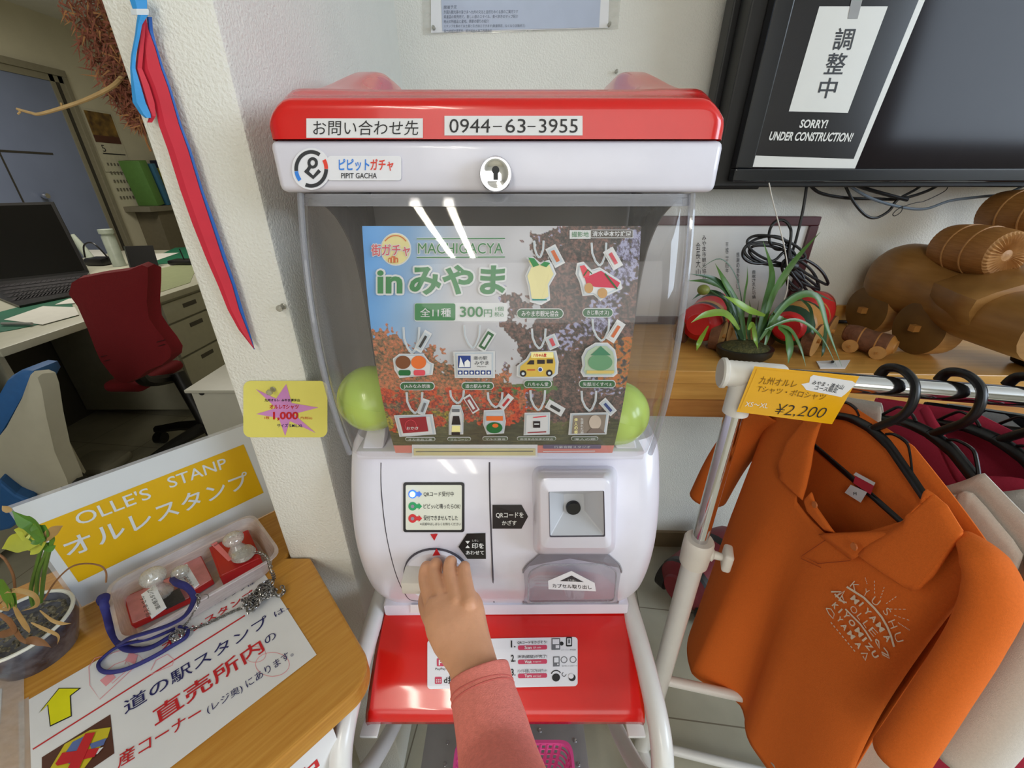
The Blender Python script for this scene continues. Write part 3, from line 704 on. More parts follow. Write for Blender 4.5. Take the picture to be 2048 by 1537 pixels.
# row 2
strap(824, 706, 30, 52, (847, 682, -60, 36, 13), PLT, tcol=INK)
plate([(787, 716), (800, 706), (848, 706), (860, 722), (869, 726), (866, 748), (800, 754), (790, 738)])
s.disc(808, 722, 15, BRN, 8, 13); s.disc(839, 722, 15, ORG, 8, 13); s.rect(799, 737, 823, 748, GRD, 8, 4); s.rect(829, 737, 852, 748, PKR, 8, 4)
strap(945, 696, 30, 46, (973, 680, -58, 36, 16), GRD, tcol=OW)
plate([(907, 702), (990, 701), (990, 754), (910, 754)])
s.rect(917, 709, 942, 733, NVY, 8); s.poly([(919, 731), (922, 711), (930, 731)], OW, 9); s.poly([(930, 731), (930, 721), (936, 716), (941, 721), (941, 731)], OW, 9); s.tb('道の駅', 948, 710, 975, 717, DK, 8); s.tb('みやま', 950, 719, 978, 727, DK, 8); s.tb('Miyama', 955, 729, 973, 732, DK, 8)
for i in range(6): s.rect(917 + i * 11.3, 738, 926 + i * 11.3, 746, NVY, 8); s.disc(921.5 + i * 11.3, 742, 2.4, OW, 9)
strap(1078, 697, 26, 40, (1104, 683, 66, 22, 18), PLT, tcol=PKR)
plate([(1060, 702), (1112, 700), (1117, 722), (1115, 746), (1104, 754), (1046, 755), (1033, 750), (1034, 730), (1052, 716)], YLW)
s.rect(1062, 702, 1106, 713, CRM, 8); s.tb('八ちゃん堂', 1066, 704, 1092, 711, INKR, 9, 0.03); s.poly([(1053, 726), (1060, 718), (1068, 718), (1068, 726)], SOY, 8); s.rect(1074, 717, 1089, 725, SOY, 8); s.rect(1093, 716, 1105, 724, SOY, 8); s.disc(1046, 744, 6.5, SOY, 8); s.disc(1098, 743, 6.5, SOY, 8); s.disc(1046, 744, 3, PLT, 9); s.disc(1098, 743, 3, PLT, 9); s.disc(1080, 736, 5, OW, 8); s.disc(1080, 736, 3.4, NVY, 9); s.line([(1054, 737), (1070, 737)], 1.6, INKR, 8)
strap(1202, 682, 32, 44, (1230, 662, -58, 36, 16), OW, tcol=ORG)
plate([(1190, 684), (1214, 684), (1229, 698), (1233, 716), (1232, 730), (1234, 745), (1226, 752), (1166, 752), (1160, 742), (1164, 730), (1162, 712), (1170, 696)], M('print_mint', (188, 208, 178), 0.45))
s.disc(1199, 722, 24, M('print_sage', (104, 150, 112), 0.45), 8, 16); s.poly([(1180, 708), (1200, 690), (1220, 708)], M('print_pine', (70, 128, 96), 0.45), 8); s.rect(1172, 738, 1226, 744, M('print_straw', (210, 186, 110), 0.45), 8)
# row 3
strap(830, 826, 30, 42, (848, 812, -70, 26, 12), PLT, tcol=GYI)
plate([(789, 828), (866, 826), (873, 866), (800, 871)])
s.poly([(800, 832), (853, 829), (858, 858), (808, 862)], MAR, 8); s.ring(823, 846, 11, 1, PKR, 9); s.tb('おかき', 815, 848, 838, 854, OW, 9)
strap(915, 806, 26, 26, (943, 806, 58, 30, 13), MAR, tcol=OW)
plate([(905, 808), (922, 808), (928, 826), (927, 866), (898, 867), (898, 826)]); s.poly([(907, 828), (919, 828), (922, 845), (904, 845)], SOY, 8); s.rect(905, 814, 920, 820, GYI, 8); s.poly([(905, 847), (921, 847), (921, 862), (904, 862)], CRM, 8); s.rect(904, 859, 921, 865, SOY, 9)
strap(991, 814, 28, 30, (1012, 802, -50, 26, 12), OW, tcol=INKR)
plate([(968, 818), (1008, 816), (1012, 840), (1008, 864), (974, 866), (966, 845)], PLT); s.rect(973, 828, 1006, 837, ORG, 8); s.disc(989, 851, 16, GRD, 8, 11); s.disc(991, 846, 6, ORG, 9, 4)
strap(1076, 820, 28, 40, (1110, 814, 30, 30, 15), OW, tcol=INK)
plate([(1049, 823), (1100, 822), (1099, 866), (1047, 868)]); s.rect(1066, 838, 1080, 851, SOY, 8); s.line([(1068, 843), (1078, 843)], 2, OW, 9); s.line([(1055, 861), (1092, 859)], 2, MAR, 8); s.line([(1066, 831), (1092, 828)], 2, PKR, 8)
strap(1178, 821, 28, 40, (1215, 812, 48, 28, 14), PLT, tcol=NVY)
plate([(1140, 824), (1218, 822), (1212, 866), (1136, 867)], SEP); s.vtext('偉人の郷', 1151, 832, 864, 7, CRM, 8, 0.02); s.vtext('生まれた地', 1163, 832, 864, 6, OW, 8); s.disc(1189, 840, 12, M('print_taupe', (196, 180, 166), 0.45), 8, 14); s.poly([(1172, 862), (1182, 852), (1198, 852), (1210, 862)], M('print_dust', (122, 106, 98), 0.45), 8)
# foot strip
s.rect(824, 889, 1075, 914, OW, 1); s.rect(828, 896, 1071, 910, M('print_pale_yellow', (222, 214, 160), 0.45), 2); s.line([(832, 902), (1066, 901)], 1.6, GYI, 3); s.rect(1086, 889, 1202, 897, M('print_slate', (112, 100, 124), 0.45), 1, 2); s.tb('行楽会館スタジオ', 1108, 890.5, 1180, 895.5, OW, 2); s.line([(1086, 903), (1190, 902)], 1.6, OW, 1)
po = s.build('poster')
tag(po, 'autumn poster of eleven keyring prizes with green Japanese title, inside the clear dome', 'poster')
# ---- capsules behind the poster
LIME = M('lime_capsule', (190, 220, 100), 0.25, var=0.03, coat=0.3); LIMEC = clear('lime_capsule_clear', (210, 236, 140), 0.45, (196, 222, 120), 0.05)
for u, v, l in ((744, 797, 'lime green capsule ball in the dome at the left end of the poster'), (1232, 826, 'lime green capsule ball in the dome at the right end of the poster')):
    c = P(u, v, Y=0.4255)
    e = thing('capsule', l, 'capsule', c, 'lime capsules in the dome')
    b = MB(); b.lathe([(0.0385 * sin(pi * k / 24), 0.0385 * cos(pi * k / 24)) for k in range(12, 25)], c, LIME, 36, V((0.3, 0.2, 1))); b.build('lower_half', e)
    b = MB(); b.lathe([(0.0385 * sin(pi * k / 24), 0.0385 * cos(pi * k / 24)) for k in range(0, 13)] + [(0.0386, 0.0)], c, LIME, 36, V((0.3, 0.2, 1))); b.build('upper_half', e)
# ================================================================ stand
FRAME = M('white_tube', (226, 226, 224), 0.3, var=0.02, coat=0.2)
stand = thing('machine_stand', 'white bent tube stand carrying the capsule machine, with grey metal shelf', 'stand', (CX, 0.45, 0))
for sg in (-1, 1):
    X = CX + sg * 0.197
    b = MB(); pth = curvep([(X, 0.60, H - 0.598), (X, 0.44, H - 0.598), (X, 0.33, H - 0.600), (X, 0.262, H - 0.618), (X, 0.233, H - 0.668), (X, 0.228, H - 0.75), (X, 0.228, H - 0.95), (X, 0.228, 0.004)], 6)
    b.tube(pth, 0.0135, FRAME, 14); b.build('side_tube', stand)
    b = MB(); b.tube(curvep([(X, 0.235, H - 0.70), (X - sg * 0.004, 0.30, H - 0.775), (X - sg * 0.004, 0.40, H - 0.87), (X, 0.60, H - 1.03), (X, 0.66, 0.004)], 6), 0.0125, FRAME, 12); b.build('rear_tube', stand)
    b = MB(); b.box((X - 0.012 - sg * 0.012, 0.29, H - 0.690), (X + 0.012 - sg * 0.012, 0.42, H - 0.684), FRAME, r=0.001); b.build('support_plate', stand)
    b = MB(); b.cyl((CX + sg * 0.155, 0.44, H - 0.70), (CX + sg * 0.155, 0.44, H - 0.952), 0.0035, FRAME, 8); b.build('rod', stand)
PLATE = M('grey_metal_plate', (164, 166, 168), 0.4, 0.5, var=0.05)
b = MB(); b.box((CX - 0.152, 0.20, H - 0.956), (CX + 0.152, 0.47, H - 0.950), PLATE, r=0.001)
sp = b.build('shelf_plate', stand)
for u, v in ((895, 1486), (890, 1530), (1150, 1482), (1157, 1530), (1080, 1462)):
    p = P(u, v, Z=H - 0.950); b = MB(); b.lathe([(0, 0.002), (0.003, 0.0018), (0.0038, 0), (0, 0)], p, CHROME, 12); b.build('screw', sp)
b = MB(); b.cyl((CX - 0.197, 0.62, H - 0.95), (CX + 0.197, 0.62, H - 0.95), 0.011, FRAME); b.cyl((CX - 0.15, 0.47, H - 0.953), (CX - 0.15, 0.62, H - 0.953), 0.006, FRAME); b.cyl((CX + 0.15, 0.47, H - 0.953), (CX + 0.15, 0.62, H - 0.953), 0.006, FRAME); b.build('crossbar', stand)
# ---- pink basket on the stand shelf
bx0, bx1, by0, by1, bz0, bz1 = -0.092, 0.098, 0.20, 0.352, H - 0.949, H - 0.850
PINK = M('pink_plastic', (222, 84, 150), 0.35, var=0.03)
bas = thing('basket', 'pink slotted plastic basket on the grey shelf of the stand', 'basket', (0, 0.28, bz0))
def bring(z, k):
    i = 0.018 * (1 - k); return rring([(bx0 + i, by0 + i, z), (bx1 - i, by0 + i, z), (bx1 - i, by1 - i, z), (bx0 + i, by1 - i, z)], 0.02, 6)
b = MB(); b.loft([bring(bz0 + 0.002, 0), bring(bz0, 0)], PINK)
rows = 8; A = bring(bz0, 0); N_ = len(A)
for r_ in range(rows + 1):
    k0 = r_ / rows; b.tube(bring(lerp(bz0, bz1 - 0.004, k0), k0), 0.0017, PINK, 6, closed=True)
nseg = 14
for e_ in range(4):
    for i in range(nseg + 1):
        t = i / nseg
        def side(k):
            ii = 0.018 * (1 - k); c = [(bx0 + ii, by0 + ii), (bx1 - ii, by0 + ii), (bx1 - ii, by1 - ii), (bx0 + ii, by1 - ii)]; p, q = c[e_], c[(e_ + 1) % 4]
            return V((lerp(p[0], q[0], 0.08 + 0.84 * t), lerp(p[1], q[1], 0.08 + 0.84 * t), lerp(bz0, bz1 - 0.003, k)))
        b.tube([side(0), side(1)], 0.0030, PINK, 5)
b.build('basket_wall', bas)
b = MB(); b.loft([bring(bz1 - 0.012, 1.15), bring(bz1, 1.2), bring(bz1, 0.95), bring(bz1 - 0.006, 0.9)], PINK, cap=False); b.build('basket_rim', bas)
# ================================================================ display table on the left
TD = V((0.675, 0.738, 0)).normalized(); TN = V((-TD.y, TD.x, 0)); ZT = 0.70
ROT = -math.atan2(TD.y, TD.x)
OAK = woodmat('table_oak', (186, 126, 44), (204, 150, 66), 10.0, (1.2, 22, 22), 0.35, 0.05, ROT)
def T(t, n, z=ZT): return TD * t + TN * n + V((0, 0, z))
def tloc(p): return (p.dot(TD), p.dot(TN))
table = thing('display_table', 'oak topped display table with rounded corner carrying the stamp tray and signs', 'table', T(-0.3, 0.55, 0))
pts = [T(-0.85, 0.308), T(0.066, 0.308)] + [T(0.066 + 0.038 * sin(pi / 2 * k / 12), 0.346 - 0.038 * cos(pi / 2 * k / 12)) for k in range(1, 13)] + [V((-0.311, 0.4475, ZT)), V((-0.3485, 0.4475, ZT)), V((-0.3485, 0.489, ZT)), T(0.126, 0.60), T(0.126, 0.78), T(0.10, 0.79), T(-0.85, 0.79)]
b = MB(); b.prism(pts, (0, 0, -0.028), OAK); b.build('tabletop', table, bevel=0.003)
PANEL = woodmat('table_panel_brown', (150, 100, 56), (168, 116, 68), 8.0, (10, 10, 1), 0.5, 0.05)
b = MB(); b.prism([T(-0.8, 0.33, 0.0), T(-0.02, 0.33, 0.0), T(-0.02, 0.35, 0.0), T(-0.8, 0.35, 0.0)], (0, 0, ZT - 0.0285), PANEL); b.build('front_panel', table)
for n_ in (0.352, 0.73):
    b = MB(); b.prism([T(-0.04, n_, 0.0), T(0.005, n_, 0.0), T(0.005, n_ + 0.045, 0.0), T(-0.04, n_ + 0.045, 0.0)], (0, 0, ZT - 0.0285), PANEL); b.build('leg', table)
# notice hanging on the front of the table
s = flat(T(0, 0.3295, 0), TD, (0, 0, 1), 0.0004); s.mb = MB()
tr = tloc(PP(664, 1452, T(0, 0.3295), TN))[0]; ztr = PP(664, 1452, T(0, 0.3295), TN).z
L0 = s.loc; s.loc = None
s.rect(tr - 0.19, ztr - 0.13, tr, ztr, PAPER, 1); s.rect(tr - 0.19, ztr - 0.13, tr, ztr, PAPER, 0)
s.text('営業中', (tr - 0.125, ztr - 0.056), (tr - 0.025, ztr - 0.056), (tr - 0.125, ztr - 0.026), INKR, 2, 0.02)
tag(s.build('hanging_notice'), 'white notice with red letters taped on the table front, below the tabletop edge', 'notice')
# ---- paper notice with arrow on the table top
def tsheet(h=0.0008): return flat(T(0, 0, ZT + h), TD, TN, 0.00035)
LAM = clear('laminate_film', (250, 250, 250), 0.35, (230, 230, 230), 0.12)
s = tsheet()
tlc, brc = s.loc(68, 1394), s.loc(626, 1299)
a0, b1 = tlc; a1, b0 = brc
loc = s.loc; s.loc = None
s.rect(a0 - 0.004, b0 - 0.010, a1, b1, PAPER, 0); s.rect(a0 - 0.012, b0 - 0.012, a0 - 0.004, b1 + 0.004, LAM, 0)
s.loc = loc
YEL = M('yellow_ink', (226, 222, 20), 0.45); PNK = M('stamp_pink', (234, 158, 164), 0.5)
s.poly([(77, 1428), (118, 1377), (163, 1377), (142, 1393), (144, 1434), (100, 1455), (95, 1411)], INK, 1)
s.poly([(80, 1427), (119, 1379), (158, 1379), (140, 1393), (142, 1433), (102, 1452), (97, 1410)], YEL, 2)
s.line([(66, 1500), (300, 1352), (490, 1232)], 2.6, INKR, 1)
s.tl('道の駅スタンプ', (250, 1432), (540, 1250), 0.0185, INKN, 2, 0.006); s.tl('は、', (551, 1236), (580, 1219), 0.009, INKN, 2)
s.tl('直売所内', (311, 1456), (531, 1303), 0.0225, INKR, 2, 0.012); s.tl('の', (534, 1291), (555, 1275), 0.011, INKN, 2)
s.tl('産コーナー', (236, 1540), (404, 1436), 0.0155, INKR, 2, 0.01); s.tl('(レジ奥)', (416, 1432), (487, 1386), 0.0115, INKN, 2); s.tl('にあります。', (495, 1378), (588, 1312), 0.0105, INKN, 2)
s.tl('オルレスタンプ', (326, 1303), (510, 1190), 0.0115, INKR, 2, 0.02); s.tl('このスタンプは', (395, 1232), (510, 1168), 0.008, INKN, 2)
# pale red trial stamps
for q in ([(178, 1335), (190, 1318), (262, 1296), (286, 1320), (200, 1400), (180, 1372), (178, 1335)], [(210, 1345), (230, 1330), (252, 1322), (262, 1335), (225, 1368), (210, 1345)], [(302, 1342), (312, 1322), (335, 1310), (348, 1320), (345, 1332), (302, 1350)], [(250, 1330), (258, 1308), (270, 1322)]):
    s.line(q, 1.3, PNK, 1)
s.poly([(250, 1322), (262, 1305), (276, 1312), (270, 1330)], PNK, 1); s.poly([(200, 1362), (222, 1345), (232, 1356), (212, 1374)], PNK, 1)
s.ring(545, 1330, 34, 1.2, PNK, 1, 0, 360, 24, 20); s.ring(510, 1310, 22, 1.0, PNK, 1, 0, 360, 16, 20)
PB = M('photo_brown', (84, 48, 36), 0.45); PY = M('photo_yellow', (206, 188, 40), 0.45); PBL = M('photo_blue', (92, 112, 168), 0.45)
s.poly([(84, 1516), (221, 1430), (229, 1508), (150, 1562), (84, 1562)], PB, 1)
s.poly([(100, 1540), (130, 1490), (180, 1462), (222, 1456), (216, 1476), (170, 1537), (100, 1560)], PY, 2); s.poly([(124, 1520), (146, 1486), (178, 1470), (168, 1490), (140, 1530)], PBL, 3); s.poly([(180, 1490), (214, 1478), (208, 1492), (184, 1500)], PBL, 3); s.poly([(184, 1502), (208, 1496), (196, 1510), (182, 1514)], PAPER, 3)
s.poly([(112, 1530), (126, 1508), (200, 1498), (190, 1516), (116, 1534)], INKR, 4); s.poly([(172, 1470), (192, 1467), (150, 1562), (126, 1562)], INKR, 5)
tag(s.build('arrow_notice'), 'long white notice with yellow arrow and red and navy writing on the oak table', 'notice')
s = tsheet(0.0006); s.poly([(-30, 1345), (48, 1332), (50, 1560), (-30, 1560)], LAM, 1); s.poly([(-30, 1382), (4, 1378), (0, 1450), (-30, 1450)], PAPER, 0)
tag(s.build('clear_sleeve'), 'shiny clear film sleeve lying on the table in front of the potted orchid', 'film sleeve')
# ---- standing sign
sb = T(0, 0.678, ZT)
s = flat(sb, TD, (0, 0, 1), 0.0004)
SY = M('sign_yellow', (210, 166, 14), 0.35, var=0.02); SWH = M('sign_white', (204, 208, 210), 0.3, var=0.01)
aL = s.loc(165, 1215)[0]; aR = s.loc(555, 1015)[0]; hS = 0.5 * (s.loc(487, 849)[1] + s.loc(26, 1019)[1])
loc = s.loc; s.loc = None; s.rect(aL, 0.001, aR, hS, SWH, 0); s.rect(aL - 0.004, 0.001, aR + 0.004, hS + 0.004, LAM, -1); s.loc = loc
s.poly([(76, 1050), (487, 889), (527, 986), (157, 1165)], SY, 1)
s.tl("OLLE'S", (158, 1052), (304, 996), 0.0195, SWH, 2, 0.005); s.tl('STANP', (340, 977), (455, 935), 0.0185, SWH, 2, 0.005); s.tl('オルレスタンプ', (137, 1117), (500, 972), 0.030, SWH, 2, 0.012)
tag(s.build('stamp_sign'), "yellow and white OLLE'S STANP sign standing upright at the back of the tray", 'sign', None)
# ---- tray
MILK = clear('milky_plastic', (246, 244, 244), 0.50, (222, 214, 216), 0.12)
zr = ZT + 0.036
rc = [tloc(P(u, v, Z=zr)) for u, v in ((246, 1268), (562, 1122), (515, 1036), (206, 1158))]
ta0 = (rc[0][0] + rc[3][0]) / 2; ta1 = (rc[1][0] + rc[2][0]) / 2; tb0 = (rc[0][1] + rc[1][1]) / 2; tb1 = min(0.664, (rc[2][1] + rc[3][1]) / 2)
def tring(z, i, r=0.022): return rring([T(ta0 + i, tb0 + i, z), T(ta1 - i, tb0 + i, z), T(ta1 - i, tb1 - i, z), T(ta0 + i, tb1 - i, z)], r, 6)
tray = thing('stamp_tray', 'milky plastic tray holding rubber stamps and red ink pads on the oak table', 'tray', T((ta0 + ta1) / 2, (tb0 + tb1) / 2))
b = MB(); b.loft([tring(ZT + 0.0022, 0.016), tring(ZT + 0.004, 0.010), tring(zr, 0.001), tring(zr, -0.003), tring(zr - 0.002, -0.003)], MILK, cap=False); b.build('tray_wall', tray)
b = MB(); b.add(tring(ZT + 0.0022, 0.016), [tuple(range(24))], MILK); b.build('tray_floor', tray, solid=0.0015, off=-1)
RBOX = M('ink_pad_red', (176, 26, 30), 0.35, var=0.05); RPINK = M('ink_pad_pink', (206, 132, 132), 0.6, var=0.10, vs=90)
def slab(name, px, z0, z1, mt, mside, label, cat, group=None):
    p = [P(u, v, Z=z1) for u, v in px]; q = [V((k.x, k.y, z0)) for k in p]
    e = thing(name, label, cat, sum(q, V()) / 4, group)
    b = MB(); b.loft([rring(q, 0.002, 3), rring(p, 0.002, 3)], mside); b.build('pad_case', e)
    c = sum(p, V()) / 4; b = MB(); b.loft([rring([lerp(k, c, 0.06) for k in p], 0.002, 3), rring([lerp(k, c, 0.08) + V((0, 0, 0.001)) for k in p], 0.002, 3)], mt); b.build('ink_surface', e)
    return e
zf = ZT + 0.0045
slab('ink_pad', [(262, 1252), (384, 1196), (356, 1148), (246, 1196)], zf, zf + 0.008, RPINK, RBOX, 'wide pink stained ink pad at the left end of the milky tray', 'ink pad')
slab('ink_pad', [(384, 1186), (426, 1160), (402, 1112), (356, 1132)], zf, zf + 0.008, RPINK, RBOX, 'small pink stained ink pad in the middle of the milky tray', 'ink pad')
e = slab('ink_pad', [(440, 1156), (523, 1118), (496, 1060), (418, 1096)], zf, zf + 0.016, RBOX, RBOX, 'plain red ink pad case at the right end of the tray with a pink label', 'ink pad')
s = flat(V((0, 0, zf + 0.0172)), TD, TN, 0.0003); s.poly([(422, 1090), (433, 1084), (466, 1119), (457, 1124)], M('pale_pink_label', (236, 130, 136), 0.5), 1); s.tl('日付', (430, 1094), (438, 1089), 0.004, INK, 2); lab(s.build('pad_label', e), 'pink label')
# ---- stamps
ACR = clear('clear_acrylic', (240, 240, 236), 0.35, (226, 224, 216), 0.03, 0.14)
def stamp(u, v, z0, lab_, px_label, txts, r=0.014, hh=0.045):
    base = P(u, v, Z=z0); e = thing('rubber_stamp', lab_, 'stamp', base, 'rubber stamps in the tray')
    b = MB(); b.lathe([(0, 0), (r * 0.9, 0), (r * 0.95, 0.006), (r * 0.6, 0.014), (r * 0.45, 0.02), (r * 0.6, hh * 0.55), (r * 0.98, hh * 0.68), (r * 1.05, hh * 0.8), (r * 0.9, hh * 0.92), (r * 0.5, hh), (0, hh)], base, ACR, 28); b.build('stamp_handle', e)
    return e, base
e, base = stamp(326, 1190, zf + 0.013, 'clear knobbed rubber stamp on the wide pink pad, with two white handwritten labels', None, None)
zl = zf + 0.030
pl = [P(u, v, Z=zl) for u, v in ((302, 1236), (332, 1214), (310, 1170), (282, 1190))]
b = MB(); b.prism(pl, (0, 0, -0.0025), PAPER); b.build('label_plate', e)
s = flat(V((0, 0, zl + 0.0002)), TD, TN, 0.0003); s.tl('使えません', (303, 1231), (288, 1192), 0.005, INK, 1); s.tl('道の駅スタンプ', (322, 1216), (303, 1178), 0.005, INK, 1); s.build('handwriting', e)
b = MB(); b.prism([P(u, v, Z=zf + 0.0165) for u, v in ((330, 1218), (370, 1198), (358, 1176), (322, 1196))], (0, 0, -0.003), M('stamp_rubber', (60, 56, 56), 0.6, var=0.3, vs=300)); b.build('stamp_block', e)
e, base = stamp(372, 1168, zf + 0.013, 'clear rubber stamp tied with the blue cord, one handwritten label on the small pad', None, None, 0.010, 0.03)
zl = zf + 0.030
b = MB(); b.prism([P(u, v, Z=zl) for u, v in ((388, 1176), (398, 1168), (374, 1128), (358, 1136))], (0, 0, -0.002), PAPER); b.build('label_plate', e)
s = flat(V((0, 0, zl + 0.0002)), TD, TN, 0.0003); s.tl('オルレスタンプ', (389, 1172), (366, 1138), 0.0055, INK, 1); s.build('handwriting', e)
e, base = stamp(478, 1106, zf + 0.018, 'clear rubber stamp with round knob standing on the plain red case', None, None, 0.013, 0.036)
b = MB(); b.lathe([(0, 0.001), (0.014, 0.001), (0.016, 0.004), (0.014, 0.009), (0.006, 0.012), (0, 0.012)], P(489, 1113, Z=zf + 0.018), ACR, 24); b.build('stamp_foot', e)
# ---- blue cord and chains
CORD = M('blue_cord', (36, 36, 104), 0.7, var=0.12, vs=160)
def zpath(pts): return curvep([P(u, v, Z=ZT + h) for u, v, h in pts], 8)
cord = thing('blue_cord', 'dark blue cloth cord looped over the tray edge and across the notice', 'cord', P(280, 1300, Z=ZT))
b = MB(); b.tube(zpath([(343, 1158, .036), (352, 1166, .046), (372, 1174, .048), (386, 1190, .045), (386, 1206, .042), (370, 1232, .042), (340, 1250, .042), (300, 1264, .042), (262, 1276, .040), (240, 1288, .020)]), 0.0046, CORD, 8, flat=0.5); b.build('tied_strand', cord)
b = MB(); b.tube(zpath([(203, 1205, .046), (200, 1196, .046), (212, 1192, .046), (208, 1208, .044), (214, 1228, .030), (222, 1258, .008), (240, 1288, .006), (262, 1300, .006), (300, 1296, .006), (336, 1276, .007), (350, 1264, .008)]), [0.005] * 60 + [0.0045] * 21, CORD, 8, flat=0.6); b.build('knotted_strand', cord)
b = MB(); b.tube(zpath([(350, 1258, .007), (300, 1278, .012), (240, 1292, .010), (204, 1318, .004), (197, 1334, .004), (212, 1345, .004), (250, 1340, .004), (300, 1318, .004), (345, 1292, .005), (372, 1274, .006), (374, 1258, .007), (358, 1254, .008)]), 0.0027, CORD, 8, flat=0.7); b.build('loop_strand', cord)
STEEL = M('chain_steel', (150, 148, 146), 0.25, 0.9, var=0.1)
def links(b, pts, r=0.0028, w_=0.0007, gap=0.0042):
    pts = [V(p) for p in pts]; acc = 0; last = pts[0]; k = 0
    for i in range(1, len(pts)):
        seg = pts[i] - pts[i - 1]; L = seg.length
        while acc + L > gap:
            t = (gap - acc) / L; c = pts[i - 1] + seg * t; d = seg.normalized(); up = V((0, 0, 1)) if k % 2 else d.cross(V((0, 0, 1))).normalized()
            if up.length == 0: up = V((1, 0, 0))
            b.tube([c + d * (1.35 * r * cos(q)) + up * (r * 0.8 * sin(q)) for q in [2 * pi * j / 8 for j in range(8)]], w_, STEEL, 5, closed=True)
            k += 1; pts[i - 1] = c; seg = pts[i] - c; L = seg.length; acc = 0
            if L < 1e-6: break
        acc += L
chain = MB(); random.seed(3)
links(chain, zpath([(508, 1105, .040), (524, 1108, .042), (536, 1120, .046), (542, 1140, .046), (547, 1152, .030), (548, 1162, .012)]))
def blob(u0, v0, u1, v1, n, hmax):
    pts = []
    for i in range(n):
        t = random.random(); q = random.uniform(-1, 1)
        pts.append((lerp(u0, u1, t) + q * 8, lerp(v0, v1, t) + q * 13, 0.003 + random.random() * hmax))
    return pts
links(chain, zpath([(548, 1162, .012)] + blob(545, 1170, 488, 1215, 34, 0.012) + [(500, 1212, .004)]), 0.003, 0.0008, 0.0045)
links(chain, zpath([(562, 1172, .006), (568, 1182, .005), (560, 1192, .006), (548, 1188, .008), (540, 1180, .01)]), 0.003, 0.0008)
links(chain, zpath([(498, 1212, .004), (470, 1222, .003), (440, 1236, .003), (410, 1250, .003), (385, 1258, .004), (368, 1262, .010)]))
links(chain, zpath([(366, 1262, .011), (348, 1268, .012), (342, 1276, .010), (352, 1280, .012), (366, 1268, .012), (356, 1262, .013)]))
tag(chain.build('steel_chain'), 'thin steel chain heaped at the tray corner and trailing across the white notice', 'chain')
ch = MB(); links(ch, zpath([(392, 1188, .050), (398, 1196, .046), (396, 1210, .046), (388, 1224, .042), (376, 1244, .030), (366, 1254, .015)]), 0.002, 0.0005, 0.003)
ch.tube([P(406, 1198, Z=ZT + .043) + V((0.006 * cos(q), 0.006 * sin(q), 0)) for q in [2 * pi * j / 14 for j in range(11)]], 0.0005, STEEL, 5)
tag(ch.build('bead_chain'), 'fine silver bead chain hanging over the tray rim beside the blue cord', 'chain')
# ---- potted orchid at the table corner
pc = P(42, 1256, Z=ZT + 0.045); pc = V((pc.x, pc.y, ZT))
pot = thing('potted_orchid', 'orchid with withered leaves in a dark blue and white glazed pot at the table corner', 'potted plant', pc)
GLZ = M('pot_glaze', (24, 24, 40), 0.2, col2=(96, 98, 108), vs=45, coat=0.5); RIMW = M('pot_rim', (206, 206, 196), 0.25, var=0.05); SOIL = M('bark_soil', (40, 36, 28), 0.95, col2=(150, 144, 124), vs=260, bump=1.0, bs=300)
R_ = 0.047
b = MB(); b.lathe([(0, 0.0), (R_ * 0.75, 0.0), (R_ * 0.82, 0.01), (R_ * 1.0, 0.035), (R_ * 1.02, 0.048), (R_ * 0.94, 0.048), (R_ * 0.90, 0.038)], pc, GLZ, 40); pb = b.build('pot', pot)
b = MB(); b.tube([pc + V((R_ * 0.98 * cos(q), R_ * 0.98 * sin(q), 0.049)) for q in [2 * pi * k / 40 for k in range(40)]], 0.0022, RIMW, 8, closed=True); b.build('pot_rim', pb)
b = MB(); b.grid(lambda a, c: pc + V((R_ * 0.93 * a * cos(2 * pi * c), R_ * 0.93 * a * sin(2 * pi * c), 0.038 + 0.006 * noise.noise(V((a * 9 * cos(6.3 * c), a * 9 * sin(6.3 * c), 1))))), 10, 36, SOIL); b.build('soil', pot)
def leaf(b, path, w_, m, fold=0.25, tip=0.15, up=V((0, -0.3, 1))):
    P_ = curvep(path, 6); N = len(P_); A = []
    for i, p in enumerate(P_):
        t = i / (N - 1); d = (P_[min(i + 1, N - 1)] - P_[max(i - 1, 0)]).normalized(); sd = d.cross(up)
        if sd.length < 1e-4: sd = V((1, 0, 0))
        sd.normalize(); nn = sd.cross(d); ww = w_ * (min(1, 0.35 + 2.2 * t) * (1 - smooth(0.55, 1.02, t) * (1 - tip * 0.2)))
        A += [p - sd * ww + nn * ww * fold, p, p + sd * ww + nn * ww * fold]
    b.add(A, [(3 * i + k, 3 * i + k + 1, 3 * i + 4 + k, 3 * i + 3 + k) for i in range(N - 1) for k in (0, 1)], m, True)
LFG = M('leaf_green', (74, 116, 40), 0.4, var=0.2, vs=40); LFY = M('leaf_lime', (170, 176, 60), 0.4, var=0.12, vs=40); LFB = M('leaf_withered', (158, 128, 78), 0.6, var=0.15, vs=50); LFD = M('leaf_brown', (122, 84, 52), 0.6, var=0.15, vs=50); CANE = M('cane_green', (82, 112, 44), 0.45, var=0.15, vs=60)
def Pp(u, v, dy=0.0): return P(u, v, Y=pc.y + dy)
b = MB()
for q in ([(66, 1212), (62, 1180), (74, 1130), (82, 1100)], [(82, 1205), (88, 1150), (97, 1108), (105, 1080)], [(72, 1208), (76, 1150), (90, 1112), (98, 1088)]):
    b.tube(curvep([Pp(u, v, 0.01) for u, v in q], 6), 0.0019, CANE, 8)
b.build('cane', pot)
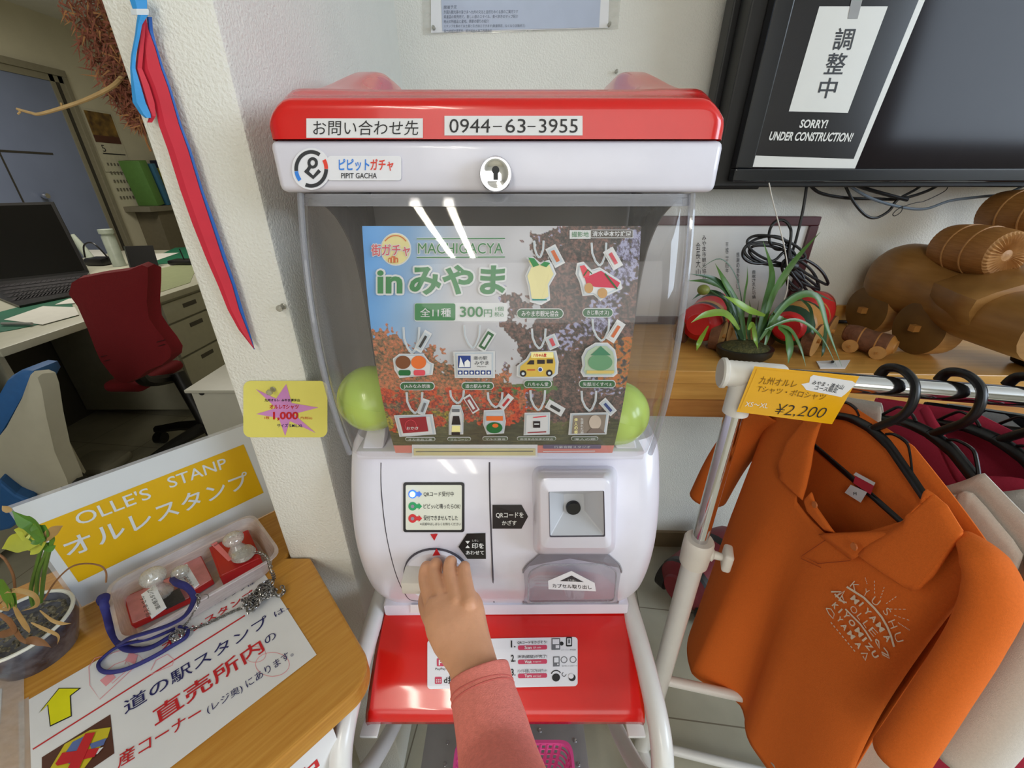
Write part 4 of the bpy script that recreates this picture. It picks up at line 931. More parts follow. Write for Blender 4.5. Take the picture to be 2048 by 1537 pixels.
for q, w_, m, f_ in (([(92, 1092), (70, 1052), (48, 1038), (24, 1022)], 0.0085, LFG, .5), ([(84, 1088), (66, 1062), (44, 1066), (70, 1046)], 0.010, LFY, .2), ([(86, 1078), (58, 1080), (30, 1088), (4, 1098)], 0.012, LFY, .3), ([(90, 1080), (72, 1092), (60, 1094), (66, 1104)], 0.010, LFY, .2), ([(94, 1078), (84, 1060), (76, 1052), (72, 1046)], 0.008, LFG, .3), ([(92, 1076), (76, 1078), (66, 1076), (54, 1078)], 0.007, LFG, .3), ([(86, 1096), (98, 1094), (106, 1094), (112, 1092)], 0.006, LFG, .3), ([(100, 1092), (106, 1080), (108, 1070)], 0.003, LFG, .2), ([(24, 1022), (14, 1018), (4, 1012)], 0.004, LFB, .3), ([(88, 1082), (100, 1070), (116, 1058), (126, 1052)], 0.006, LFB, .4)):
    b = MB(); leaf(b, [Pp(u, v, -0.01) for u, v in q], w_ * 0.8, m, f_, up=V((0.2, -1, 0.5))); b.build('leaf', pot)
for q, w_, m in (([(0, 1192), (40, 1186), (74, 1196), (78, 1216), (48, 1228)], 0.007, LFB), ([(30, 1210), (46, 1238), (60, 1262), (62, 1272)], 0.008, LFB), ([(84, 1226), (110, 1246), (130, 1252), (146, 1252)], 0.005, LFB), ([(66, 1250), (92, 1262), (120, 1276), (118, 1294)], 0.005, LFB), ([(-6, 1228), (24, 1246), (50, 1284), (84, 1298)], 0.008, LFD), ([(52, 1290), (70, 1284), (90, 1290), (106, 1300)], 0.011, LFD), ([(-6, 1275), (14, 1272), (34, 1262), (26, 1240)], 0.010, LFD), ([(-6, 1212), (10, 1206), (20, 1222), (-4, 1224)], 0.008, LFB), ([(8, 1164), (18, 1186), (26, 1210), (20, 1228)], 0.013, LFG), ([(36, 1222), (34, 1200), (32, 1184)], 0.006, LFG)):
    b = MB(); leaf(b, [Pp(u, v, -0.02) + V((0, 0, 0.004)) for u, v in q], w_ * 0.42, m, 0.35, up=V((0.2, -1, 0.5))); b.build('withered_leaf' if m in (LFB, LFD) else 'leaf', pot)
b = MB(); b.tube(curvep([Pp(u, v, 0) for u, v in ((88, 1200), (110, 1165), (140, 1136), (170, 1128), (200, 1132), (212, 1145), (212, 1165))], 6), 0.0009, LFD, 6); b.build('dry_tendril', pot)
b = MB(); b.tube(curvep([Pp(u, v, 0) for u, v in ((30, 1180), (26, 1150), (10, 1120), (-6, 1108))], 6), 0.0012, LFD, 6); b.build('dry_tendril', pot)
# ================================================================ things on the partition end
RB = M('ribbon_red', (204, 40, 62), 0.55, var=0.06, vs=40); BB = M('ribbon_blue', (52, 150, 220), 0.5, var=0.05, vs=40); BBD = M('ribbon_deep_blue', (24, 92, 176), 0.5, var=0.06, vs=40)
rib = thing('ribbon', 'long red and blue two tone ribbon knotted and hanging down the white partition end', 'ribbon', (-0.30, 0.446, H - 0.2))
def strip(name, rows, m, y0=0.446, wav=0.0, yy=None):
    """rows: (u_left, u_right, v)"""
    b = MB(); A = []
    R = []
    for i in range(len(rows) - 1):
        for k in range(4): R.append([lerp(rows[i][j], rows[i + 1][j], k / 4) for j in range(3)])
    R.append(list(rows[-1]))
    for i, (ul, ur, v) in enumerate(R):
        y = y0 - (wav * (0.5 + 0.5 * sin(i * 0.8)))
        A += [P(ul, v, Y=y), P((ul * 0.68 + ur * 0.32), v, Y=y - 0.0012), P(ur, v, Y=y)]
    b.add(A, [(3 * i + k, 3 * i + k + 1, 3 * i + 4 + k, 3 * i + 3 + k) for i in range(len(R) - 1) for k in (0, 1)], m, False)
    return b.build(name, rib, solid=0.0006)
strip('long_tail', [(284, 292, 34), (283, 297, 60), (282, 310, 95), (284, 322, 137), (300, 336, 175), (309, 345, 205), (318, 358, 250), (336, 376, 300), (361, 400, 380), (386, 423, 450), (414, 446, 520), (436, 464, 570), (456, 478, 620), (478, 494, 660), (507, 508, 697)], RB, 0.441)
strip('blue_edge', [(294, 304, 34), (297, 306, 62), (310, 314, 95), (322, 327, 137), (336, 341, 175), (345, 350, 205), (358, 363, 250), (376, 382, 300), (400, 406, 380), (423, 431, 450), (446, 454, 520), (464, 471, 570), (478, 486, 620), (494, 498, 660), (508, 509, 699)], BBD, 0.442)
strip('inner_fold', [(281, 292, 34), (279, 290, 68), (271, 284, 137), (280, 298, 170), (290, 309, 205), (300, 312, 232), (295, 304, 245)], RB, 0.438)
strip('blue_loop', [(276, 296, 30), (273, 284, 50), (271, 281, 68), (263, 272, 110), (261, 271, 137), (263, 281, 170), (266, 291, 205), (281, 301, 228), (291, 302, 236)], BB, 0.435)
strip('knot_tail', [(256, 292, -14), (262, 294, 6), (266, 294, 18)], BB, 0.440)
strip('knot_band', [(262, 296, 18), (262, 298, 22), (264, 297, 30)], M('white_band', (214, 220, 226), 0.5), 0.436)
# price card
s = flat((-0.3, 0.4486, 0), (1, 0, 0), (0, 0, 1), 0.0004)
CARD = M('card_yellow', (228, 220, 112), 0.4, var=0.02); STAR = M('card_violet', (206, 140, 200), 0.45)
cl = MB()
s.rect(487, 762, 655, 875, CARD, 1, 14, 8)
s.poly([(512, 778), (553, 797), (573, 768), (584, 806), (637, 815), (588, 828), (632, 866), (580, 842), (571, 872), (558, 836), (513, 828), (553, 816)], STAR, 2)
s.tb('九州オルレ', 530, 797, 560, 803, INK, 3, 0.02); s.tb('みやま清水山', 564, 797, 600, 803, INK, 3, 0.02); s.tb('オルレTシャツ', 540, 809, 598, 818, INKR, 3, 0.02); s.tb('1枚', 530, 832, 540, 838, INKR, 3); s.tb('1,000', 547, 823, 597, 841, INKR, 3, 0.03); s.tb('円(税込)', 602, 833, 625, 839, INKR, 3); s.tb('サイズ S.M.L.XL', 555, 847, 606, 854, INKN, 3, 0.01)
card = s.build('price_card'); tag(card, 'yellow price card with violet star and 1,000 yen, pinned on the partition end', 'price card')
PINC = clear('clear_pin', (225, 225, 220), 0.3, (200, 196, 184), 0.05)
def pin(u, v, Y=None, p=None, n=V((0, -1, 0)), r=0.0035, l='', g=None):
    c = p if p is not None else P(u, v, Y=Y); b = MB(); b.lathe([(0, 0.011), (r, 0.010), (r * 1.05, 0.007), (r * 0.55, 0.005), (r * 0.6, 0.001), (r, 0.0004), (0, 0)], c, PINC, 16, n)
    return tag(b.build('push_pin'), l, 'push pin', g)
pin(546, 779, Y=0.4472, l='clear push pin holding the yellow price card'); pin(567, 613, Y=0.4495, l='clear push pin in the partition end above the price card')
# ---- dried plant bunch and branch behind the partition edge
random.seed(11)
DRY = M('dried_russet', (120, 66, 48), 0.8, var=0.3, vs=60); DRY2 = M('dried_tan', (150, 104, 62), 0.8, var=0.2, vs=60)
dry = thing('dried_plant', 'bunch of dried russet foliage hanging behind the partition edge', 'dried plant', P(240, 60, Y=0.62))
b = MB()
spine = curvep([P(u, v, Y=0.60) for u, v in ((186, -20), (212, 40), (232, 110), (252, 170), (268, 215), (282, 245))], 14)
for i, p in enumerate(spine):
    t = i / (len(spine) - 1); w_ = lerp(0.040, 0.006, t ** 1.2)
    for k in range(26):
        a = random.uniform(0, 2 * pi); e = random.uniform(-0.5, 0.5); d = V((cos(a) * 0.9, e, sin(a) * 0.9 - 0.7)).normalized()
        o = p + V((random.uniform(-1, 1) * w_, random.uniform(-.5, .5) * w_, random.uniform(-1, 1) * w_ * 0.8)); L = random.uniform(0.008, 0.02)
        sd = d.cross(V((0, 1, 0.1))).normalized() * 0.0011
        b.add([o - sd, o + sd, o + d * L], [(0, 1, 2)], DRY if random.random() < 0.8 else DRY2)
b.build('dry_foliage', dry)
b = MB(); b.tube(spine, 0.002, DRY2, 6); b.tube(curvep([P(u, v, Y=0.60) for u, v in ((268, 215), (288, 248), (292, 280), (302, 303))], 5), 0.0012, DRY2, 6); b.build('stem', dry)
TW = M('pale_twig', (182, 152, 104), 0.7, var=0.12, vs=80)
b = MB(); b.tube(curvep([P(u, v, Y=y) for u, v, y in ((272, 122, .62), (250, 146, .60), (226, 172, .58), (180, 196, .565), (130, 214, .555), (80, 228, .55), (62, 226, .55), (34, 218, .55))], 6), [0.0027 - 0.0014 * i / 42 for i in range(43)], TW, 8)
b.tube(curvep([P(u, v, Y=.55) for u, v in ((36, 218), (40, 224), (36, 228))], 4), 0.001, TW, 6); b.tube([P(124, 216, Y=.555), P(122, 206, Y=.553)], 0.001, TW, 5)
tag(b.build('branch'), 'bare pale branch reaching left from behind the partition', 'branch')
# ================================================================ office
XW = -4.0
DOORB = M('door_blue_grey', (120, 130, 156), 0.35, var=0.05, vs=3); ALU = M('aluminium_frame', (150, 144, 124), 0.45, 0.3, var=0.05); DKF = M('frame_dark', (54, 50, 42), 0.6)
pR = P(100, 150, X=XW); ZD = pR.z; YR = pR.y
def WX(y, z, o=0.0): return V((XW + o, y, z))
b = MB()
b.box((XW + 0.001, 2.2, 0.02), (XW + 0.02, YR - 0.03, ZD - 0.05), DOORB); d1 = struct(b, 'door_1')
b = MB()
for y in (YR - 0.72,): b.box((XW + 0.02, y - 0.006, 0.02), (XW + 0.024, y + 0.006, ZD - 0.05), DKF)
b.box((XW + 0.02, 2.2, ZD - 0.62), (XW + 0.024, YR - 0.30, ZD - 0.605), DKF)
b.build('door_seam', d1)
pl = P(84, 392, X=XW + 0.03); b = MB(); b.lathe([(0, 0.05), (0.02, 0.05), (0.026, 0.03), (0.012, 0.0), (0, 0)], pl, CHROME, 20, V((1, 0, 0))); b.build('door_knob', d1)
b = MB()
for k, (o, m) in enumerate(((0.0, ALU), (0.05, DKF), (0.08, ALU), (0.12, ALU))):
    b.box((XW, YR - 0.05 + o, 0), (XW + 0.03 + 0.012 * (k % 2) + (0 if m is ALU else -0.015), YR - 0.01 + o, ZD + 0.05), m)
b.box((XW, 2.2, ZD - 0.05), (XW + 0.03, YR + 0.11, ZD + 0.0), ALU); b.box((XW, 2.2, ZD), (XW + 0.045, YR + 0.11, ZD + 0.05), ALU)
struct(b, 'trim_1')
# calendar
s = flat((XW + 0.006, 0, 0), (0, 1, 0), (0, 0, 1), 0.0015)
CP = M('calendar_paper', (196, 190, 168), 0.6); CB = M('calendar_bronze', (150, 116, 54), 0.5, col2=(64, 44, 30), vs=14)
def wbox(u0, v0, u1, v1):
    a, b_ = s.loc(u0, v0), s.loc(u1, v1); return a[0], b_[1], b_[0], a[1]
A = s.loc(160, 214); B = s.loc(255, 345); loc = s.loc; s.loc = None
y0, y1, z1, z0 = A[0], A[0] + 0.33, A[1], B[1]
zm = lerp(z1, z0, 0.52)
s.rect(y0, z0, y1, z1, CP, 1); s.rect(y0 + 0.02, zm, y1 - 0.02, z1 - 0.02, CB, 2); s.rect(y0 + 0.02, zm, y1 - 0.02, zm + 0.06, PB, 3); s.rect(y0 + 0.05, zm - 0.10, y1 - 0.02, zm - 0.09, INK, 2)
for r_ in range(5):
    for c in range(7): s.rect(y0 + 0.05 + c * 0.038, zm - 0.20 - r_ * 0.075, y0 + 0.070 + c * 0.038, zm - 0.175 - r_ * 0.075, M('calendar_ink', (110, 104, 92), 0.6), 2)
s.tb('5', y0 + 0.05, zm - 0.02, y0 + 0.09, zm - 0.08, INK, 2) if False else s.text('5', (y0 + 0.06, zm - 0.08), (y0 + 0.10, zm - 0.08), (y0 + 0.06, zm - 0.02), INK, 2)
cal = s.build('wall_calendar'); tag(cal, 'wall calendar with bronze picture above a date grid, right of the office door', 'calendar')
# shelf with books
sh0 = P(262, 416, X=XW + 0.25); ZS = sh0.z; YS = sh0.y + 0.20
SHM = M('shelf_grey', (128, 122, 104), 0.5)
b = MB(); b.box((XW + 0.001, YS, ZS - 0.05), (XW + 0.27, 6.2, ZS), SHM); sh = b.build('wall_shelf'); tag(sh, 'grey wall shelf with books beyond the calendar', 'shelf')
b = MB(); b.box((XW + 0.001, YS + 0.12, 0.0), (XW + 0.24, 6.2, ZS - 0.052), M('cupboard_dim', (112, 104, 84), 0.6)); tag(b.build('low_cupboard'), 'dull beige cupboard below the book shelf', 'cupboard')
yb = YS + 0.16
for w_, h_, col, l, ln in ((0.10, 0.42, (92, 134, 66), 'green book leaning at the left end of the wall shelf', 0.12), (0.05, 0.40, (60, 110, 140), 'teal book on the wall shelf beside the green one', 0.12), (0.06, 0.36, (150, 146, 60), 'olive yellow book on the wall shelf', 0.1), (0.08, 0.44, (24, 26, 52), 'dark navy binder on the wall shelf', 0.0), (0.06, 0.46, (190, 188, 178), 'white binder on the wall shelf next to the navy one', 0.0), (0.06, 0.40, (52, 84, 110), 'blue grey book on the wall shelf', 0.06), (0.12, 0.38, (96, 30, 32), 'maroon book tilted on the wall shelf', -0.08), (0.22, 0.34, (170, 84, 86), 'salmon pink book facing out at the right of the wall shelf', 0.0)):
    b = MB(); M_ = M('book_' + '_'.join(str(k) for k in col), col, 0.5)
    Tm = Matrix.Translation((0, yb, ZS + 0.001)) @ Matrix.Rotation(ln, 4, 'X')
    b.box((XW + 0.03, 0, 0), (XW + 0.24, w_, h_), M_, r=0.004, tf=Tm); e = b.build('book'); tag(e, l, 'book', 'books on the wall shelf')
    yb += w_ + 0.016 + abs(ln) * 0.30
b = MB(); b.box((XW + 0.10, yb + 0.05, ZS), (XW + 0.26, yb + 0.35, ZS + 0.10), M('box_white', (176, 172, 156), 0.5), r=0.01); tag(b.build('white_box'), 'small white box on the wall shelf in front of the books', 'box')
b = MB(); b.tube(curvep([(XW + 0.22, yb + 0.30, ZS + 0.10), (XW + 0.24, yb + 0.36, ZS + 0.24), (XW + 0.24, yb + 0.46, ZS + 0.22), (XW + 0.22, yb + 0.5, ZS + 0.10)], 6), 0.022, M('toy_yellow', (176, 160, 30), 0.5), 8); tag(b.build('yellow_ornament'), 'yellow ornament at the right end of the wall shelf', 'ornament')
# ---- desks
DESK = M('desk_grey_white', (176, 174, 156), 0.4, var=0.04); DESKD = M('desk_dark', (74, 70, 62), 0.6); ZDK = 0.70
XD = -1.77; XDB = -2.5
MAT = M('desk_mat_green', (18, 92, 66), 0.45, var=0.12, vs=6); MATL = M('desk_mat_pale', (150, 156, 120), 0.3, var=0.08)
def desk(y0, y1, lbl, drawers, dl=None):
    e = thing('office_desk', lbl, 'desk', ((XD + XDB) / 2, (y0 + y1) / 2, 0))
    b = MB(); b.box((XDB, y0, ZDK - 0.03), (XD, y1, ZDK), DESK, r=0.004); b.build('desktop', e)
    b = MB(); b.box((XDB + 0.02, y0 + 0.02, 0.0), (XDB + 0.04, y1 - 0.02, ZDK - 0.031), DESKD); b.build('back_panel', e)
    ya, yb_ = drawers
    b = MB(); b.box((XDB + 0.05, ya, 0.04), (XD - 0.04, yb_, ZDK - 0.032), DESK, r=0.003); ped = b.build('drawer_unit', e)
    zt = ZDK - 0.05
    for h_ in (0.10, 0.18, 0.30):
        b = MB(); b.box((XD - 0.039, ya + 0.008, zt - h_), (XD - 0.022, yb_ - 0.008, zt), DESK, r=0.003); dr = b.build('drawer', ped)
        b = MB(); b.box((XD - 0.0215, ya + 0.14, zt - 0.05), (XD - 0.019, ya + 0.24, zt - 0.028), DESKD); b.build('handle', dr) if False else b.build('drawer_pull', ped)
        zt -= h_ + 0.01
    for yy in (y0 + 0.02, y1 - 0.05):
        b = MB(); b.box((XDB + 0.05, yy, 0), (XD - 0.05, yy + 0.02, ZDK - 0.031), DESK) if not (ya - 0.03 < yy < yb_ + 0.01) else None
        if b.v: b.build('side_panel', e)
    return e
desk(1.32, 2.62, 'grey office desk behind the red chair with a drawer unit at its far end', (2.05, 2.52))
desk(0.2, 1.30, 'near grey office desk at the left edge above the blue and white chair', (0.95, 1.24))
far = thing('office_desk', 'far row of grey office desks standing back to back with the front desks', 'desk', (-2.9, 2.0, 0))
b = MB(); b.box((-3.25, 0.2, ZDK - 0.03), (-2.505, 3.6, ZDK), DESK, r=0.004); b.build('desktop', far)
b = MB(); b.box((-3.2, 0.25, 0), (-2.55, 3.55, ZDK - 0.031), DESKD); b.build('desk_body', far)
far2 = thing('office_desk', 'grey office desk farthest back by the partition, covered with a green mat', 'desk', (-2.1, 3.2, 0))
b = MB(); b.box((-2.5, 2.64, ZDK - 0.03), (XD, 3.9, ZDK), DESK, r=0.004); b.build('desktop', far2); b = MB(); b.box((-2.45, 2.68, 0), (XD - 0.05, 3.85, ZDK - 0.031), DESK); b.build('desk_body', far2)
def onz(name, px, z, m, label, cat, th=0.002, group=None):
    pts = [P(u, v, Z=z) for u, v in px]; b = MB(); b.prism(pts, (0, 0, th), m); return tag(b.build(name), label, cat, group)
z1 = ZDK + 0.0005
onz('desk_mat', [(-40, 672), (30, 660), (150, 634), (140, 588), (0, 625), (-40, 640)], z1, MAT, 'dark green desk mat under the black laptop', 'desk mat')
onz('desk_mat', [(305, 590), (380, 566), (400, 520), (310, 540)], z1, MATL, 'pale green desk mat right of the red chair back', 'desk mat', 0.0015)
onz('desk_mat', [(312, 530), (398, 520), (390, 494), (350, 496), (302, 518)], z1 + 0.001, MAT, 'green desk mat at the far end of the desks beside the telephone', 'desk mat', 0.001)
PD = M('office_paper', (206, 204, 196), 0.6, var=0.03)
onz('paper_sheet', [(8, 640), (85, 650), (158, 630), (150, 615), (86, 613)], z1 + 0.003, PD, 'white sheet with print lying on the near desk below the laptop', 'paper', 0.001)
onz('paper_sheet', [(110, 610), (150, 607), (146, 598), (138, 598)], z1 + 0.003, PD, 'small white paper beside the green mat left of the red chair', 'paper', 0.001)
onz('paper_sheet', [(306, 524), (358, 506), (300, 508)], z1 + 0.003, PD, 'white paper on the far green mat', 'paper', 0.001)
onz('paper_sheet', [(160, 500), (200, 500), (214, 512), (190, 524), (172, 524)], z1 + 0.0, PD, 'white paper near the white bottle on the desk behind the laptop', 'paper', 0.001)
b = MB(); b.tube([P(4, 648, Z=z1 + 0.01), P(64, 648, Z=z1 + 0.01)], 0.006, M('pen_grey', (150, 150, 150), 0.3, 0.5), 8); tag(b.build('pen'), 'grey pen at the lower edge of the printed sheet', 'pen')
# laptop
LAPT = M('laptop_black', (16, 14, 16), 0.35, var=0.2); SCR = M('laptop_screen', (8, 7, 8), 0.12, var=0.1)
lap = thing('laptop', 'large black laptop standing open on the desk left of the red chair', 'laptop', P(80, 590, Z=z1 + 0.003))
kb = [P(u, v, Z=z1 + 0.012) for u, v in ((38, 612), (146, 590), (178, 545), (-20, 566), (-40, 580))]
b = MB(); b.prism(kb, (0, 0, -0.010), LAPT); b.build('keyboard_base', lap)
sc = [kb[2], kb[3]]
up = P(106, 404, Y=kb[2].y + 0.10); dirb = kb[3] - kb[2]
b = MB(); b.prism([kb[2], kb[3], kb[3] + (up - kb[2]), up], (-0.008, 0.012, 0.0), LAPT); ls = b.build('screen_lid', lap)
n_ = (kb[3] - kb[2]).cross(up - kb[2]).normalized(); n_ = -n_ if n_.y > 0 else n_
q = [kb[2] + n_ * 0.001, kb[3] + n_ * 0.001, kb[3] + (up - kb[2]) + n_ * 0.001, up + n_ * 0.001]; c = sum(q, V()) / 4
b = MB(); b.add([lerp(k, c, 0.07) for k in q], [(0, 1, 2, 3)], SCR); b.build('screen', ls)
b = MB(); KEY = M('key_black', (34, 30, 34), 0.4)
for i in range(16):
    for j in range(5):
        a = 0.06 + 0.88 * i / 16; t_ = 0.18 + 0.70 * j / 5
        p0 = lerp(lerp(kb[3], kb[2], a), lerp(kb[0], kb[1], a), t_); dx_ = (kb[2] - kb[3]) * 0.045; dy_ = (kb[1] - kb[2]) * 0.11
        b.prism([p0, p0 + dx_, p0 + dx_ + dy_, p0 + dy_], (0, 0, 0.0025), KEY)
b.build('keys', lap)
# desk clutter
BOT = M('bottle_white', (176, 184, 172), 0.3)
p = P(240, 532, Z=ZDK + 0.001); b = MB(); b.lathe([(0, 0), (0.036, 0), (0.036, 0.19), (0.030, 0.205), (0.040, 0.21), (0.040, 0.235), (0, 0.235)], p, BOT, 24); tag(b.build('tumbler'), 'pale white tumbler on the desk beside the black telephone stand', 'tumbler')
p = P(184, 522, Z=ZDK + 0.001); b = MB(); b.tube([p, p + V((-0.04, 0.0, 0.12)), p + V((-0.06, 0, 0.18))], [0.028, 0.022, 0.014], BOT, 12); tag(b.build('handset'), 'pale grey upright handset on the desk right of the laptop', 'telephone')
ph = [P(u, v, Z=ZDK + 0.002) for u, v in ((262, 536), (318, 534))]; d_ = V((-0.03, 0.05, 0.13))
b = MB(); b.prism([ph[0], ph[1], ph[1] + d_, ph[0] + d_], (-0.02, 0.012, 0.0), LAPT); tag(b.build('black_stand'), 'small black screen standing on the desk behind the red chair', 'screen')
p = P(200, 530, Z=ZDK + 0.001); b = MB(); b.box(p + V((-0.06, -0.05, 0)), p + V((0.07, 0.06, 0.05)), LAPT, r=0.015); b.tube(curvep([p + V((-0.08, 0, 0.05)), p + V((-0.05, 0, 0.13)), p + V((0.02, 0, 0.14)), p + V((0.08, 0, 0.04))], 5), 0.005, LAPT, 6); tag(b.build('desk_telephone'), 'black desk telephone with looped cord right of the laptop', 'telephone')
p = P(372, 528, Z=ZDK + 0.003); b = MB(); b.box(p + V((-0.09, -0.05, 0)), p + V((0.09, 0.05, 0.03)), LAPT, r=0.01); b.tube([p, p + V((-0.01, 0, 0.10))], 0.004, LAPT, 6); tag(b.build('radio_unit'), 'small black device with stub on the far green mat', 'device')
# ---- red chair
RF = M('chair_red_fabric', (120, 14, 24), 0.9, var=0.10, vs=300, bump=0.4, bs=900); BC = M('chair_black', (14, 13, 13), 0.4)
def pxs(px, Y): return [P(u, v, Y=Y) for u, v in px]
chr_ = thing('office_chair', 'red fabric office chair on a black five star base, pushed to the grey desk', 'chair', P(262, 850, Y=1.6))
outline = [(140, 585), (146, 562), (160, 553), (210, 543), (262, 536), (290, 525), (302, 530), (302, 560), (300, 600), (304, 634), (318, 655), (338, 680), (350, 700), (348, 715), (330, 730), (300, 742), (285, 755), (258, 768), (240, 764), (225, 748), (205, 722), (195, 700), (178, 655), (158, 610)]
f_ = pxs(outline, 1.52); c = sum(f_, V()) / len(f_)
b = MB(); b.loft([[lerp(p, c, 0.06) + V((0.02, 0.03, 0)) for p in f_], [p + V((0, 0.015, 0)) for p in f_], [lerp(p, c, 0.03) + V((0, -0.012, 0)) for p in f_], [lerp(p, c, 0.30) + V((0, -0.020, 0)) for p in f_]], RF); bk = b.build('backrest', chr_)
b = MB()
for k in (0, 1): b.tube([P(u, v, Y=1.502) for u, v in ((202 + 6 * k, 714 + 9 * k), (262, 700 + 9 * k), (330, 680 + 9 * k))], 0.002, M('chair_piping', (70, 8, 14), 0.9), 6)
b.build('backrest_seam', bk)
sz = P(230, 720, Y=1.5).z
b = MB(); b.box((-1.80, 1.60, 0.38), (-1.63, 1.88, 0.43), RF, r=0.03, seg=3); b.build('seat', chr_)
b = MB(); b.tube(curvep([(-1.56, 1.56, 0.62), (-1.60, 1.60, 0.45), (-1.64, 1.78, 0.37)], 5), 0.025, BC, 8); b.build('back_bar', chr_)
hub = V((-1.52, 1.74, 0.13))
b = MB(); b.cyl(hub, (-1.60, 1.78, 0.40), 0.03, BC, 14); b.build('gas_column', chr_)
for k in range(5):
    a = 2 * pi * k / 5 + 0.5; tip = hub + V((0.30 * cos(a), 0.30 * sin(a), -0.05)); b = MB(); b.tube([hub, lerp(hub, tip, 0.5) + V((0, 0, 0.01)), tip], [0.03, 0.024, 0.02], BC, 8); lg = b.build('base_leg', chr_)
    b = MB(); b.cyl(tip + V((-0.02, 0, -0.05)), tip + V((0.02, 0, -0.05)), 0.029, BC, 16); b.build('caster', lg)
# ---- blue and white chair
BLC = M('chair_blue', (44, 98, 160), 0.6, var=0.06, vs=60); WSH = M('chair_shell_white', (190, 186, 168), 0.4, var=0.03)
ch2 = thing('office_chair', 'white shelled office chair with blue cushion at the left edge', 'chair', P(70, 1000, Y=1.1))
o1 = [(70, 742), (84, 748), (92, 770), (102, 830), (118, 900), (142, 955), (146, 968), (130, 985), (70, 1000), (30, 985), (-20, 945), (-20, 900), (20, 850), (52, 790), (66, 752)]
f_ = pxs(o1, 1.08); c = sum(f_, V()) / len(f_)
b = MB(); b.loft([[lerp(p, c, 0.04) + V((0.01, 0.03, 0)) for p in f_], f_, [lerp(p, c, 0.03) + V((0, -0.012, 0)) for p in f_], [lerp(p, c, 0.35) + V((0, -0.024, 0)) for p in f_]], WSH); b.build('shell', ch2)
o2 = [(24, 752), (44, 740), (66, 742), (74, 756), (56, 790), (24, 846), (-4, 890), (-30, 900), (-30, 840), (2, 790)]
f_ = pxs(o2, 1.10); c = sum(f_, V()) / len(f_)
b = MB(); b.loft([[lerp(p, c, 0.10) + V((-0.02, 0.10, 0)) for p in f_], [p + V((0, 0.06, 0)) for p in f_], [lerp(p, c, 0.0) for p in f_], [lerp(p, c, 0.12) + V((0, -0.012, 0)) for p in f_]], BLC); b.build('cushion', ch2)
o3 = [(-6, 960), (30, 990), (60, 1004), (60, 1030), (20, 1060), (-6, 1066)]
f_ = pxs(o3, 1.02); b = MB(); b.prism(f_, (-0.05, 0.10, 0.0), BLC); b.build('seat', ch2, bevel=0.01)
b = MB(); b.tube([P(104, 838, Y=1.12), P(164, 945, Y=1.16), P(150, 955, Y=1.16)], 0.010, WSH, 8); b.build('side_rail', ch2)
b = MB(); b.cyl(P(138, 958, Y=1.10), P(170, 980, Y=1.10), 0.035, BC, 14); b.build('caster', ch2)
# floor cable box seen between the chairs
p = P(190, 930, Z=0.03); b = MB(); b.box(p + V((-0.10, -0.06, -0.03)), p + V((0.10, 0.10, 0.02)), M('box_grey', (150, 146, 130), 0.5), r=0.02); tag(b.build('floor_box'), 'small grey box on the office floor beside the white shelled chair', 'box')
# ---- white cabinet and bin
cz = H - 0.55
p0 = P(378, 778, Z=cz); yb_ = p0.y
cab = thing('low_cabinet', 'white low cabinet against the partition behind the standing sign', 'cabinet', (-0.7, yb_ + 0.12, 0))
CABM = M('cabinet_white', (186, 184, 172), 0.45, var=0.02)
b = MB(); b.box((p0.x, yb_, 0.02), (-0.352, yb_ + 0.26, cz - 0.012), CABM, r=0.004); b.build('cabinet_body', cab)
b = MB(); b.box((p0.x - 0.01, yb_ - 0.01, cz - 0.011), (-0.351, yb_ + 0.27, cz), CABM, r=0.003); b.build('cabinet_top', cab)
pk = P(403, 786, Y=yb_ - 0.001); b = MB(); b.lathe([(0, 0.002), (0.008, 0.002), (0.008, -0.001), (0, -0.001)], pk, BC, 14, V((0, -1, 0))); b.build('cabinet_lock', cab)
bp = P(400, 905, Z=0.40); bc = V((bp.x, bp.y, 0.0)); bc = V((p0.x + 0.03, yb_ + 0.36, 0))
bin_ = thing('waste_bin', 'pale waste bin with clear plastic liner beside the white cabinet', 'bin', bc)
b = MB(); b.lathe([(0.06, 0.0), (0.085, 0.40), (0.082, 0.40), (0.058, 0.004), (0, 0.004)], bc, M('bin_pale', (170, 178, 178), 0.5), 28); b.build('bin_body', bin_)
b = MB(); BAG = clear('bin_bag', (235, 235, 235), 0.5, (206, 206, 200), 0.1)
b.grid(lambda a, c: bc + V(((0.088 + 0.012 * noise.noise(V((cos(6.28 * a) * 3, sin(6.28 * a) * 3, c * 3)))) * cos(2 * pi * a), (0.088 + 0.012 * noise.noise(V((cos(6.28 * a) * 3, sin(6.28 * a) * 3, c * 3 + 7)))) * sin(2 * pi * a), 0.34 + 0.16 * c + 0.012 * noise.noise(V((cos(6.28 * a) * 4, sin(6.28 * a) * 4, 3))))), 36, 6, BAG); b.build('bin_liner', bin_)
